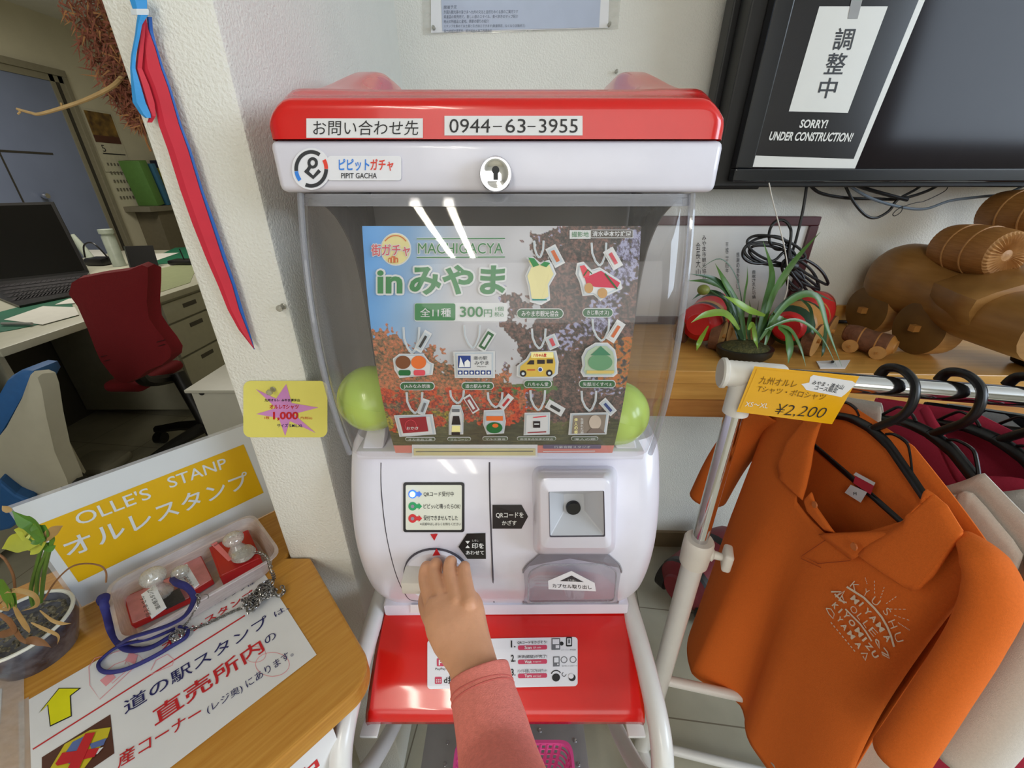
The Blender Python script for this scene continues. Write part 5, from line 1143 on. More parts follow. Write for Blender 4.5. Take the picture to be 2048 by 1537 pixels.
# ================================================================ back wall things
s = flat(BW(0, 0.002, 0), WD, (0, 0, 1), 0.0008)
PBL_ = M('poster_blue_grey', (176, 186, 206), 0.4, var=0.02); PGR = M('poster_grey_ink', (112, 118, 134), 0.5)
LAMW = clear('laminate_margin', (250, 250, 250), 0.35, (228, 226, 216), 0.15)
s.poly([(846, 70), (1236, 58), (1250, -90), (842, -90)], LAMW, 0); s.poly([(862, 66), (1216, 56), (1222, -90), (862, -90)], PAPER, 1); s.poly([(885, 63), (1198, 55), (1206, -90), (879, -90)], PBL_, 2)
for i, (t, u1) in enumerate((('開催予定', 914), ('外国人観光客の皆さまへ九州の文化と自然をめぐる旅のご案内です', 1036), ('県産品の販売所で、新しい旅のスタイル、食べ歩きのマップ紹介', 1036), ('地元の特産品と産地、季節の便りの紹介', 978), ('スタンプを集めてお土産と引き換えできます(数量限定、なくなり次第終了)', 1050), ('協力:地域の直売所、観光協会と商工会連合会', 984))):
    v = 13 + i * 9.5; s.text(t, (888, v + 6), (u1, v + 5), (888, v - 1), PGR, 3)
tag(s.build('wall_poster'), 'pale blue grey poster with small grey text on the wall above the machine', 'poster')
for u, v, l in ((868, 57, 'clear push pin at the lower left corner of the blue grey wall poster'), (1218, 50, 'clear push pin at the lower right corner of the blue grey wall poster'), (1232, 144, 'clear push pin alone on the cream wall right of the poster')):
    pin(u, v, p=PW(u, v, 0.004), n=WN, l=l)
# ---- shelf along the back wall
ZSH = 0.87
PINE = woodmat('shelf_pine', (190, 138, 66), (212, 160, 84), 7.0, (1.0, 14, 14), 0.35, 0.04, WA); PINE2 = woodmat('shelf_pine_dark', (168, 112, 56), (194, 136, 72), 7.0, (1.0, 14, 14), 0.4, 0.04, WA)
shelf = thing('wall_counter', 'long pine counter along the back wall, carrying the wooden toys and the orchid', 'counter', BW(1.5, 0.17, 0.80))
def wb(s0, s1, o0, o1, z0, z1): return [BW(s0, o0, z0), BW(s1, o0, z0), BW(s1, o1, z0), BW(s0, o1, z0)], (0, 0, z1 - z0)
b = MB(); b.prism(*wb(0.10, 3.3, 0.001, 0.350, ZSH - 0.030, ZSH), PINE); b.build('counter_top', shelf, bevel=0.002)
b = MB(); b.prism(*wb(0.10, 3.3, 0.322, 0.346, ZSH - 0.068, ZSH - 0.0305), PINE); b.build('upper_fascia', shelf)
b = MB(); b.prism(*wb(0.10, 3.3, 0.315, 0.340, ZSH - 0.115, ZSH - 0.0685), PINE2); b.build('lower_fascia', shelf)
b = MB(); b.prism(*wb(0.10, 3.3, 0.001, 0.014, ZSH + 0.0005, ZSH + 0.048), PINE); b.build('backsplash', shelf)
for sx in (0.2, 1.4, 2.8):
    b = MB(); b.prism(*wb(sx, sx + 0.03, 0.001, 0.30, ZSH - 0.20, ZSH - 0.031), PINE2); b.build('bracket', shelf)
# ---- television
tv0 = P(1466, 364, Y=0.955)
tl_ = math.radians(3.0); TAY = (V((0, 0, 1)) * cos(tl_) + WN * sin(tl_)).normalized(); TAX = WD; TNN = TAX.cross(TAY).normalized()
def TVp(a, c, h): return tv0 + TAX * a + TAY * c + TNN * h
TVB = M('tv_bezel_black', (20, 22, 28), 0.18, var=0.05, coat=0.4); TVM = M('tv_body_black', (14, 14, 16), 0.45, var=0.1); TVS = M('tv_screen_glass', (30, 25, 27), 0.10, var=0.05, spec=0.14)
tv = thing('television', 'large black television tilted forward on the wall above the counter', 'television', TVp(0.5, 0.28, -0.03))
TW_, THH, BZ = 1.05, 0.62, 0.034
def tbox(a0, a1, c0, c1, h0, h1): return [TVp(a0, c0, h0), TVp(a1, c0, h0), TVp(a1, c1, h0), TVp(a0, c1, h0)], TNN * (h1 - h0)
b = MB()
for a0, a1, c0, c1 in ((0, TW_, 0, BZ * 0.72), (0, TW_, THH - BZ, THH), (0, BZ, BZ * 0.72, THH - BZ), (TW_ - BZ, TW_, BZ * 0.72, THH - BZ)): b.prism(*tbox(a0, a1, c0, c1, -0.03, 0.0), TVB)
b.build('bezel', tv, bevel=0.003)
b = MB(); b.prism(*tbox(BZ - 0.002, TW_ - BZ + 0.002, BZ * 0.72 - 0.002, THH - BZ + 0.002, -0.012, -0.006), TVS); b.build('screen', tv)
b = MB(); b.prism(*tbox(-0.028, TW_ - 0.02, -0.012, THH, -0.085, -0.0305), TVM); b.prism(*tbox(-0.040, 0.10, -0.02, THH, -0.13, -0.0855), TVM); b.build('rear_housing', tv, bevel=0.003)
# sheet stuck on the screen
s = flat(TVp(0, 0, -0.004), TAX, TAY, 0.0005)
SHW = M('sheet_white', (222, 222, 218), 0.3, var=0.01); SHB = M('sheet_black', (30, 28, 30), 0.2, var=0.05, coat=0.15)
def up_(p, q, v): t = (v - p[1]) / (q[1] - p[1]); return (p[0] + (q[0] - p[0]) * t, v)
VT = -170
s.poly([(1502, 334), (1710, 337), (1850, 0), up_((1710, 337), (1850, 0), VT), up_((1502, 334), (1592, 0), VT), (1592, 0)], SHW, 0)
s.poly([(1505, 311), (1707, 318), (1837, 0), up_((1707, 318), (1837, 0), VT), up_((1505, 311), (1596, -20), VT)], SHB, 1)
s.poly([(1577, 223), (1695, 226), (1775, 13), (1638, 13)], SHW, 2); s.poly([(1694, 38), (1714, 38), (1734, -40), (1710, -40)], M('tape_grey', (150, 150, 150), 0.3), 3)
for c, bl, br, t in (('調', (1662, 101), (1700, 101), (1673, 56)), ('整', (1645, 149), (1684, 149), (1657, 106)), ('中', (1632, 197), (1667, 197), (1642, 156))): s.text(c, bl, br, t, INK, 3, 0.010)
s.text('SORRY!', (1597, 256), (1652, 257), (1601, 239), SHW, 3, 0.03, 0.12); s.text('UNDER CONSTRUCTION!', (1536, 281), (1701, 284), (1541, 263), SHW, 3, 0.03, 0.12)
tag(s.build('screen_notice'), 'black and white SORRY! UNDER CONSTRUCTION! sheet stuck on the television screen', 'notice')
# ---- cables
CAB = M('cable_black', (16, 15, 16), 0.45, var=0.1); CABG = M('cable_grey', (104, 116, 128), 0.5); CABW = M('cable_white', (206, 200, 190), 0.5)
def cable(name, px, r, m, label, off=0.06):
    b = MB(); b.tube(curvep([PW(u, v, off if len(q) == 0 else q[0]) for u, v, *q in px], 7), r, m, 8); return tag(b.build(name), label, 'cable')
cable('hanging_cable', [(1616, 366), (1640, 386), (1690, 396), (1750, 398), (1800, 398), (1850, 384), (1885, 366)], 0.0034, CAB, 'black cable sagging in a shallow curve below the television')
cable('hanging_cable', [(1688, 366), (1706, 402), (1730, 430), (1752, 436), (1778, 422), (1795, 400), (1830, 380), (1850, 366)], 0.0030, CAB, 'black cable hanging in the deepest loop below the television', 0.07)
cable('hanging_cable', [(1700, 366), (1740, 380), (1790, 394), (1815, 400)], 0.004, CAB, 'thick short black cable ending in a plug below the television', 0.075)
cable('hanging_cable', [(1690, 366), (1740, 396), (1800, 414), (1850, 418), (1900, 402), (1960, 394), (2010, 388), (2060, 366)], 0.0030, CABG, 'grey blue cable sagging towards the right below the television', 0.08)
cable('thin_wire', [(1896, 368), (1890, 382), (1850, 402), (1830, 406), (1800, 416), (1786, 428), (1790, 432), (1802, 424), (1806, 412)], 0.0009, CAB, 'thin black wire with a small loop below the television', 0.085)
coil = [(1614, 366, .07), (1606, 420, .08), (1592, 480, .10), (1580, 520, .13), (1576, 545, .14)]
random.seed(5)
loops_ = [(1530, 500, 46, 26, -0.25), (1540, 508, 52, 22, 0.15), (1552, 500, 60, 24, 0.3), (1600, 552, 44, 24, 0.75), (1612, 545, 46, 22, 0.55), (1560, 470, 22, 30, 0.1), (1590, 560, 16, 22, 0.0), (1545, 512, 48, 18, 0.25)]
for cu_, cv_, ra, rb_, an in loops_:
    for k in range(1, 11):
        q = 2 * pi * k / 10; x_, y_ = ra * cos(q), rb_ * sin(q); coil.append((cu_ + x_ * cos(an) - y_ * sin(an), cv_ + x_ * sin(an) + y_ * cos(an), 0.135 + 0.012 * random.random()))
    coil.append((1580 + random.uniform(-5, 5), 530 + random.uniform(-4, 4), 0.15))
b = MB(); b.tube(curvep([PW(u, v, o) for u, v, o in coil], 5), 0.0031, CAB, 8)
b.tube([PW(1572, 526, 0.155), PW(1590, 534, 0.155)], 0.011, CAB, 10); tag(b.build('coiled_cable'), 'bundled coil of black cable hanging in front of the framed certificate', 'cable')
cable('white_wire', [(1538, 366), (1545, 400), (1558, 450), (1570, 500), (1576, 545), (1574, 580), (1568, 600)], 0.0013, CABW, 'thin white wire hanging straight down in front of the certificate', 0.17)
b = MB(); b.tube([BW(0.75, 0.02, ZSH + 0.006), BW(1.6, 0.02, ZSH + 0.006)], 0.0045, CAB, 8); tag(b.build('counter_cable'), 'black cable lying along the back edge of the pine counter', 'cable')
# ---- framed certificate
s = flat(BW(0, 0.045, 0), WD, (0, 0, 1), 0.0008); MAHO = M('frame_maroon', (72, 28, 34), 0.3, var=0.1, coat=0.3); CERT = M('certificate_paper', (214, 214, 212), 0.25, var=0.01)
a1 = s.loc(1644, 434)[0]; ct = s.loc(1500, 433)[1]; a0 = 0.30; c0 = ZSH + 0.001; fw = 0.021
fr = thing('framed_certificate', 'maroon framed certificate with columns of black writing leaning on the wall', 'picture frame', BW((a0 + a1) / 2, 0.03, ZSH))
b = MB()
for x0, x1, y0, y1 in ((a0, a1, ct - fw, ct), (a0, a1, c0, c0 + fw), (a0, a0 + fw, c0 + fw, ct - fw), (a1 - fw, a1, c0 + fw, ct - fw)):
    b.prism([BW(x0, 0.046, y0), BW(x1, 0.046, y0), BW(x1, 0.046, y1), BW(x0, 0.046, y1)], WN * -0.025, MAHO)
b.build('frame', fr, bevel=0.002)
L0 = s.loc; s.loc = None; s.rect(a0 + fw, c0 + fw, a1 - fw, ct - fw, CERT, -8); s.loc = L0
s.vtext('みやま市観光協会', 1410, 472, 560, 8, INK, -7); s.vtext('会長大山', 1398, 486, 556, 9, INK, -7); s.vtext('平成二十四年', 1456, 486, 548, 6, INK, -7); s.vtext('感謝の意を表し', 1478, 506, 580, 6, INK, -7); s.vtext('貢献された功績', 1510, 542, 600, 7, INK, -7); s.vtext('賞', 1588, 540, 556, 16, INK, -7); s.vtext('よってここに', 1542, 560, 600, 7, INK, -7)
s.build('certificate', fr)
# ---- orchid on the counter
oc = P(1486, 712, Y=0.835); oc.z = ZSH
orc = thing('potted_orchid', 'green strap leaved orchid in a small dark mossy pot on the pine counter', 'potted plant', oc)
MOSS = M('moss', (52, 54, 26), 0.95, col2=(92, 88, 46), vs=150, bump=1.0, bs=250); POTD = M('pot_black', (30, 30, 26), 0.4)
b = MB(); b.lathe([(0, 0), (0.045, 0.0), (0.058, 0.012), (0.060, 0.026), (0.054, 0.026)], oc, POTD, 28, sx=1.0, sy=0.7); pb = b.build('pot', orc)
b = MB(); b.lathe([(0.055, 0.022), (0.045, 0.032), (0.02, 0.040), (0, 0.042)], oc, MOSS, 28, sx=1.0, sy=0.7); b.build('moss', orc)
random.seed(2)
LG2 = M('strap_leaf_green', (70, 108, 42), 0.35, var=0.18, vs=30); LG3 = M('strap_leaf_dark', (44, 76, 40), 0.35, var=0.18, vs=30); LG4 = M('strap_leaf_bright', (124, 158, 54), 0.35, var=0.14, vs=30)
for q, w_, m, y in (
    ([(1490, 690), (1478, 620), (1446, 560), (1430, 527)], .009, LG2, 0), ([(1512, 685), (1530, 610), (1542, 548), (1526, 482)], .011, LG2, .0), ([(1520, 680), (1545, 590), (1590, 520), (1641, 464)], .008, LG2, -.02), ([(1520, 680), (1540, 600), (1565, 565), (1582, 545)], .006, LG2, .02),
    ([(1512, 690), (1556, 620), (1610, 586), (1670, 604)], .008, LG3, -.03), ([(1520, 680), (1575, 606), (1630, 592), (1655, 660), (1684, 734)], .008, LG2, -.06), ([(1530, 660), (1590, 640), (1640, 672), (1674, 734)], .004, LG2, -.07), ([(1600, 598), (1620, 620), (1624, 665), (1620, 660)], .006, LG3, -.04), ([(1644, 605), (1650, 650), (1646, 700), (1642, 715)], .006, LG3, -.04),
    ([(1480, 680), (1462, 600), (1430, 560), (1380, 548)], .008, LG3, 0), ([(1480, 680), (1456, 590), (1420, 565), (1370, 562)], .008, LG2, .02), ([(1476, 680), (1450, 600), (1410, 585), (1384, 600)], .007, LG3, .03), ([(1478, 660), (1450, 628), (1410, 630), (1382, 646)], .009, LG4, -.03), ([(1530, 632), (1500, 622), (1470, 604), (1446, 592)], .009, LG4, -.04), ([(1486, 680), (1470, 650), (1456, 616), (1450, 600)], .010, LG3, -.01), ([(1500, 690), (1496, 660), (1500, 625), (1498, 600)], .006, LG2, 0),
    ([(1496, 660), (1504, 650), (1510, 680), (1516, 698)], .007, LG4, -.05), ([(1490, 650), (1474, 560), (1440, 518), (1392, 545)], .0016, LG3, .02), ([(1556, 655), (1572, 668), (1578, 700), (1576, 728)], .012, LG2, -.06), ([(1550, 650), (1580, 660), (1600, 695), (1612, 734)], .005, LG2, -.06), ([(1416, 652), (1404, 672), (1396, 690), (1393, 702)], .007, LG4, -.02), ([(1540, 660), (1550, 640), (1566, 642), (1582, 640)], .010, LG2, -.06), ([(1486, 680), (1488, 600), (1494, 560), (1494, 530)], .003, LG2, .01), ([(1505, 690), (1512, 660), (1512, 640), (1518, 600)], .004, LG3, .02),
    ([(1530, 690), (1540, 650), (1545, 628), (1552, 630)], .008, LG2, -.04)):
    b = MB(); leaf(b, [P(u, v, Y=oc.y + y + 0.02 * math.sin(k)) for k, (u, v) in enumerate(q)], w_ * 0.8, m, 0.3, up=V((0.1, -1, 0.6))); b.build('leaf', orc)
b = MB(); b.sphere(P(1407, 580, Y=oc.y - 0.02), 0.012, M('bud_olive', (112, 118, 50), 0.5), 14, 10, sc=(1, 1, .85)); b.tube([P(1418, 580, Y=oc.y - 0.02), P(1450, 600, Y=oc.y), P(1480, 680, Y=oc.y)], 0.0016, LG3, 6); b.build('bud', orc)
# ---- wooden pheasant carts
TAN = M('cart_tan', (186, 130, 66), 0.45, var=0.12, vs=40); CRED = M('cart_red', (200, 34, 36), 0.35, var=0.05); CGRN = M('cart_green', (24, 62, 34), 0.4); CBLK = M('cart_black', (26, 22, 20), 0.4); BARK = M('cart_bark', (112, 72, 48), 0.8, var=0.2, vs=90, bump=0.6, bs=120)
WHW = M('cart_wheel_wood', (196, 148, 88), 0.5, var=0.1, vs=60)
def cart(name, label, f, r, L, d, zb, bands, wheel_r, wheel_m, rim_m, cat='toy cart', wheel_t=0.3, group=None):
    """f: front point on the ground plane, d: direction to the tail"""
    d = V(d).normalized(); sd = V((-d.y, d.x, 0)); zc = zb + wheel_r * 1.1 + r * 0.45
    e = thing(name, label, cat, V((f[0], f[1], zb)), group)
    c0 = V((f[0], f[1], zc)); N = 22; prev = None; body_ = MB()
    def ringat(t):
        k = (0.55 + 0.45 * smooth(0, 0.14, t)) * (1 - 0.30 * smooth(0.55, 1.0, t) ** 2)
        if t > 0.94: k *= sqrt(max(0.02, 1 - ((t - 0.94) / 0.06) ** 2))
        c = c0 + d * (L * t) + V((0, 0, r * 0.35 * smooth(0.4, 1, t)))
        return [c + sd * (r * k * cos(2 * pi * q / N)) + V((0, 0, r * 0.95 * k * sin(2 * pi * q / N))) for q in range(N)]
    ts = [i / 36 for i in range(37)]
    for i in range(36):
        tm = (ts[i] + ts[i + 1]) / 2; m = next(mm for tt, mm in bands if tm <= tt)
        A, B_ = ringat(ts[i]), ringat(ts[i + 1]); o = body_.add(A + B_, [(q, (q + 1) % N, N + (q + 1) % N, N + q) for q in range(N)], m, True)
    body_.add(ringat(0), [tuple(range(N - 1, -1, -1))], bands[0][1]); body_.add(ringat(1), [tuple(range(N))], bands[-1][1]); body_.build('cart_body', e)
    for t in (0.22, 0.72):
        for sg in (-1, 1):
            c = V((f[0], f[1], zb + wheel_r)) + d * (L * t) + sd * (sg * r * 0.85); b = MB(); b.lathe([(0, -wheel_r * wheel_t), (wheel_r, -wheel_r * wheel_t), (wheel_r, wheel_r * wheel_t)], c, rim_m, 26, sd * sg); b.lathe([(wheel_r, wheel_r * wheel_t), (0, wheel_r * wheel_t + 0.0006)], c, wheel_m, 26, sd * sg); wh = b.build('wheel', e)
            b = MB(); b.cyl(c, c + sd * (sg * (wheel_r * wheel_t + 0.006)), wheel_r * 0.14, TAN, 8); b.build('axle_pin', wh)
    return e
fp = P(1585, 715, Z=ZSH)
cart('pheasant_cart', 'red painted wooden pheasant cart with green bands behind the orchid on the counter', (fp.x - 0.02, fp.y + 0.02), 0.050, 0.20, (0.74, 0.62, 0), ZSH, [(0.05, CRED), (0.10, CGRN), (0.34, TAN), (0.38, CGRN), (0.52, CRED), (0.55, TAN), (0.8, CRED), (0.86, CGRN), (1.1, CRED)], 0.036, WHW, BARK)
fp = P(1370, 700, Z=ZSH)
cart('pheasant_cart', 'red and black banded wooden pheasant cart beside the dome, left of the orchid', (fp.x + 0.02, fp.y + 0.005), 0.046, 0.15, (0.5, 0.6, 0), ZSH, [(0.2, CRED), (0.3, CBLK), (0.42, TAN), (0.6, CRED), (0.7, CBLK), (1.1, CRED)], 0.034, WHW, BARK)
fp = P(1760, 718, Z=ZSH)
cart('pheasant_cart', 'small unpainted wooden pheasant cart in front of the big wooden one', (fp.x + 0.02, fp.y - 0.005), 0.026, 0.10, (-0.55, 0.75, 0), ZSH, [(0.12, TAN), (0.3, BARK), (0.34, TAN), (0.6, BARK), (0.64, TAN), (1.1, BARK)], 0.015, WHW, TAN, wheel_t=0.35)
fp = P(1335, 1235, Z=0.0)
cart('pheasant_cart', 'dark red wooden pheasant cart on the floor behind the rack post', (fp.x + 0.02, fp.y + 0.02), 0.085, 0.30, (0.8, 0.55, 0), 0.001, [(0.12, M('cart_maroon', (120, 30, 40), 0.5)), (0.2, CBLK), (0.6, MATS['cart_maroon']), (0.7, CBLK), (1.1, MATS['cart_maroon'])], 0.05, CBLK, CBLK)
# big unpainted cart with straw bales
WHR = woodmat('wheel_rim_wood', (180, 130, 72), (198, 150, 90), 8.0, (3, 20, 20)); BW1 = woodmat('big_cart_wood', (140, 98, 48), (160, 116, 62), 5.0, (3, 3, 16), 0.38, 0.05); BW2 = woodmat('big_cart_end_wood', (106, 74, 32), (124, 90, 44), 5.0, (4, 4, 4), 0.5, 0.05)
big = thing('wooden_pheasant_cart', 'large unpainted wooden cart with carved straw bales on its back, on the counter', 'wooden cart', V((0.95, 0.92, ZSH)))
ax_ = V((0.0, -1.0, 0)); sd = V((ax_.y, -ax_.x, 0)); A0 = V((0.962, 1.082, H - 0.214))
b = MB(); lo_ = []
for i in range(31):
    t = i / 30; L = 0.42 * t
    k = sqrt(max(0.03, 1 - (1 - min(1, t / 0.16)) ** 2)); hh = 0.082 * k * (1 - 0.28 * smooth(0.2, 0.45, t)); ww = 0.080 * k * (1 - 0.15 * smooth(0.25, 0.4, t) + 0.35 * smooth(0.5, 0.75, t))
    c = A0 + ax_ * L + V((0, 0, -0.022 * smooth(0.2, 0.6, t)))
    lo_.append([c + sd * (ww * cos(2 * pi * q / 28)) + V((0, 0, hh * (abs(sin(2 * pi * q / 28)) ** 0.8) * (1 if sin(2 * pi * q / 28) > 0 else -1))) for q in range(28)])
b.loft(lo_, BW1); b.build('cart_body', big)
# raised prow
b = MB()
pq = [P(u, v, Y=0.76) for u, v in ((1934, 594), (1975, 578), (2050, 556), (2140, 545), (2140, 690), (2060, 702), (2010, 684), (1960, 662), (1920, 650), (1918, 620))]
b.loft([[p + V((0.05, 0.12, 0)) for p in pq], [p + V((0.01, 0.03, 0)) for p in pq], pq, [lerp(p, sum(pq, V()) / 10, 0.08) + V((-0.002, -0.014, 0)) for p in pq]], BW1); b.build('prow', big)
def wheel(cp, r, th, m1, m2):
    b = MB(); n_ = V((-1, -0.08, 0)).normalized()
    b.lathe([(0, -th), (r, -th), (r, 0)], cp, m1, 40, n_); b.lathe([(r, 0), (r * 0.9, 0.002), (0, 0.002)], cp, m2, 40, n_); w__ = b.build('wheel', big)
    b = MB(); b.box(cp + n_ * 0.008 + V((-0.007, -0.007, -0.007)), cp + n_ * 0.008 + V((0.007, 0.007, 0.007)), TAN); b.build('axle_peg', w__)
wheel(V((0.898, 0.868, ZSH + 0.0585)), 0.058, 0.046, WHR, BW2); wheel(V((0.892, 1.010, ZSH + 0.0585)), 0.058, 0.046, WHR, BW2)
b = MB(); b.box((1.07, 0.70, ZSH), (1.13, 0.82, ZSH + 0.045), CBLK, r=0.01); b.build('front_block', big)
BALE = woodmat('bale_wood', (150, 100, 48), (172, 120, 64), 8.0, (40, 4, 40), 0.45, 0.25); BALEE = woodmat('bale_end_wood', (164, 116, 66), (184, 136, 82), 8.0, (12, 12, 12), 0.5, 0.1)
def bale(c, r, L, d=V((0.06, -1, 0.0))):
    d = V(d).normalized(); b = MB(); prof = [(r * 0.55, -0.004)]
    for i in range(25):
        t = i / 24; k = 1.0 - 0.10 * abs(2 * t - 1) ** 3
        if abs(t - 0.33) < 0.025 or abs(t - 0.67) < 0.025: k *= 0.985
        prof.append((r * k, L * t))
    a_ = d.orthogonal().normalized(); b_ = d.cross(a_); n = 72; lp = []
    for rr_, h_ in prof: lp.append([c + d * h_ + a_ * ((rr_ * (1 + 0.008 * (-1) ** q)) * cos(2 * pi * q / n)) + b_ * ((rr_ * (1 + 0.008 * (-1) ** q)) * sin(2 * pi * q / n)) for q in range(n)])
    b.loft(lp, BALE); o = b.build('straw_bale', big)
    b = MB(); lp = []
    for rr_, h_, g in ((0.90, L, 0), (0.80, L + 0.005, .0016), (0.5, L + 0.0055, .002), (0.26, L + 0.003, .001), (0.2, L + 0.001, 0), (0.05, L + 0.002, 0)):
        lp.append([c + d * (h_ + g * (-1) ** q) + a_ * (r * rr_ * cos(2 * pi * q / n)) + b_ * (r * rr_ * sin(2 * pi * q / n)) for q in range(n)])
    b.loft(lp, BALEE, smooth=False); b.build('bale_end', o)
    for t in (0.34, 0.66):
        b = MB(); b.tube([c + d * (L * t) + a_ * (r * 1.0 * cos(2 * pi * q / 40)) + b_ * (r * 1.0 * sin(2 * pi * q / 40)) for q in range(40)], 0.0018, BALEE, 6, closed=True); b.build('bale_rope', o)
bale(V((0.970, 0.955, H - 0.130)), 0.049, 0.122, V((0, -1, 0))); bale(V((1.080, 0.990, H - 0.064)), 0.049, 0.14, V((0, -1, 0)))
# paper scrap
s_ = [P(u, v, Z=ZSH + 0.001) for u, v in ((1632, 724), (1700, 722), (1690, 738), (1640, 738))]; b = MB(); b.prism(s_, (0, 0, 0.002), PAPER); b.tube([P(1665, 724, Z=ZSH + 0.003), P(1665, 724, Z=ZSH + 0.012)], 0.003, INK, 8); tag(b.build('paper_scrap'), 'white paper scrap with a dark pin on the counter behind the chrome rail', 'paper')
# ================================================================ clothes rack
BA = V((0.306, 0.490, H - 0.2285)); BD = V((0.292, -0.062, 0)).normalized()
rack = thing('clothes_rack', 'chrome clothes rack with white joint and white lower post at the right of the machine', 'clothes rack', V((0.305, 0.49, 0)))
b = MB(); b.tube([BA + BD * 0.02, BA + BD * 0.9], 0.0125, CHROME, 24); b.build('hanging_rail', rack)
JW = M('joint_white', (226, 222, 214), 0.4, var=0.02)
b = MB()
prof = [(0.0, -0.030), (0.0185, -0.030), (0.0205, -0.028), (0.0205, -0.024), (0.0175, -0.022)] + [(0.0172 + 0.0006 * (i % 2), -0.020 + i * 0.003) for i in range(14)] + [(0.0172, 0.045), (0.0150, 0.048), (0.0126, 0.048)]
b.lathe(prof, BA + BD * 0.0, JW, 36, BD); b.lathe([(0.0165, -0.058), (0.0165, 0.0), (0.0, 0.0)], BA + V((0.002, 0, 0)), JW, 30); b.build('corner_joint', rack)
px_, py_ = BA.x + 0.002, BA.y
b = MB(); b.cyl((px_, py_, H - 0.60), (px_, py_, H - 0.24), 0.0125, CHROME, 24); b.build('upper_post', rack)
b = MB(); b.cyl((px_, py_, 0.02), (px_, py_, H - 0.555), 0.0175, FRAME, 24); b.build('lower_post', rack)
b = MB(); b.lathe([(0.0175, -0.03), (0.0225, -0.028), (0.0235, 0.0), (0.0235, 0.022), (0.021, 0.026), (0.0128, 0.026)], V((px_, py_, H - 0.552)), JW, 30); co = b.build('height_collar', rack)
kd = V((0.93, -0.36, 0)).normalized(); kc = V((px_, py_, H - 0.552)); b = MB(); b.lathe([(0, 0.018), (0.010, 0.018), (0.0115, 0.024), (0.007, 0.027), (0.006, 0.038), (0.006, 0.040)], kc, JW, 20, kd); b.build('knob_stem', co)
b = MB(); T_ = Matrix.Translation(kc + kd * 0.046) @ Matrix.Rotation(math.atan2(kd.y, kd.x), 4, 'Z'); b.box((-0.007, -0.016, -0.018), (0.007, 0.016, 0.018), JW, r=0.005, seg=3, tf=T_); b.build('knob', co)
for z_ in (H - 0.925, 0.035):
    b = MB(); b.tube([V((px_, py_, z_)) + BD * 0.01, V((px_, py_, z_)) + BD * 0.9], 0.010, FRAME, 14); b.build('lower_rail', rack)
b = MB(); b.tube([(px_, py_ - 0.22, 0.018), (px_, py_ + 0.22, 0.018)], 0.014, FRAME, 14); b.build('foot', rack)
# ---- hangers
HG = M('hanger_black', (14, 13, 14), 0.32, var=0.1)
def hanger(x0, y0, label, yaw=0.0):
    N0 = V((x0, y0, H - 0.292)); dy = V((sin(yaw), cos(yaw), 0))
    e = thing('clothes_hanger', label, 'hanger', N0, 'black plastic hangers')
    q = lambda a, c: N0 + dy * a + V((0, 0, c))
    b = MB(); b.tube(curvep([q(0.0, -0.004), q(-0.014, 0.014), q(-0.030, 0.036), q(-0.034, 0.058), q(-0.026, 0.078), q(-0.006, 0.086), q(0.014, 0.080), q(0.020, 0.066)], 6), 0.0062, HG, 10, flat=0.8); b.build('hook', e)
    for sg in (-1, 1):
        b = MB(); b.tube(curvep([q(0.0, 0.0), q(sg * 0.03, -0.004), q(sg * 0.06, -0.016), q(sg * 0.12, -0.042), q(sg * 0.175, -0.066), q(sg * 0.192, -0.078)], 5), [0.0075] * 6 + [0.0068] * 20, HG, 10, flat=0.7); b.build('arm', e)
        b = MB(); b.tube(curvep([q(sg * 0.022, 0.004), q(sg * 0.032, 0.010), q(sg * 0.050, 0.010), q(sg * 0.060, 0.000), q(sg * 0.072, -0.018)], 5), 0.0020, HG, 6); b.build('strap_notch', e)
    b = MB(); b.tube([q(-0.190, -0.079), q(0.190, -0.079)], 0.0048, HG, 10, flat=0.8); b.build('crossbar', e)
    return e
hanger(0.475, 0.460, 'black plastic hanger holding the orange polo shirt, nearest the price tag')
hanger(0.540, 0.447, 'second black hanger from the rack post, holding the white polo shirt')
hanger(0.612, 0.434, 'third black hanger from the rack post, holding the crimson T-shirt')
hanger(0.680, 0.420, 'black hanger at the right edge of the photo, holding the black garment')
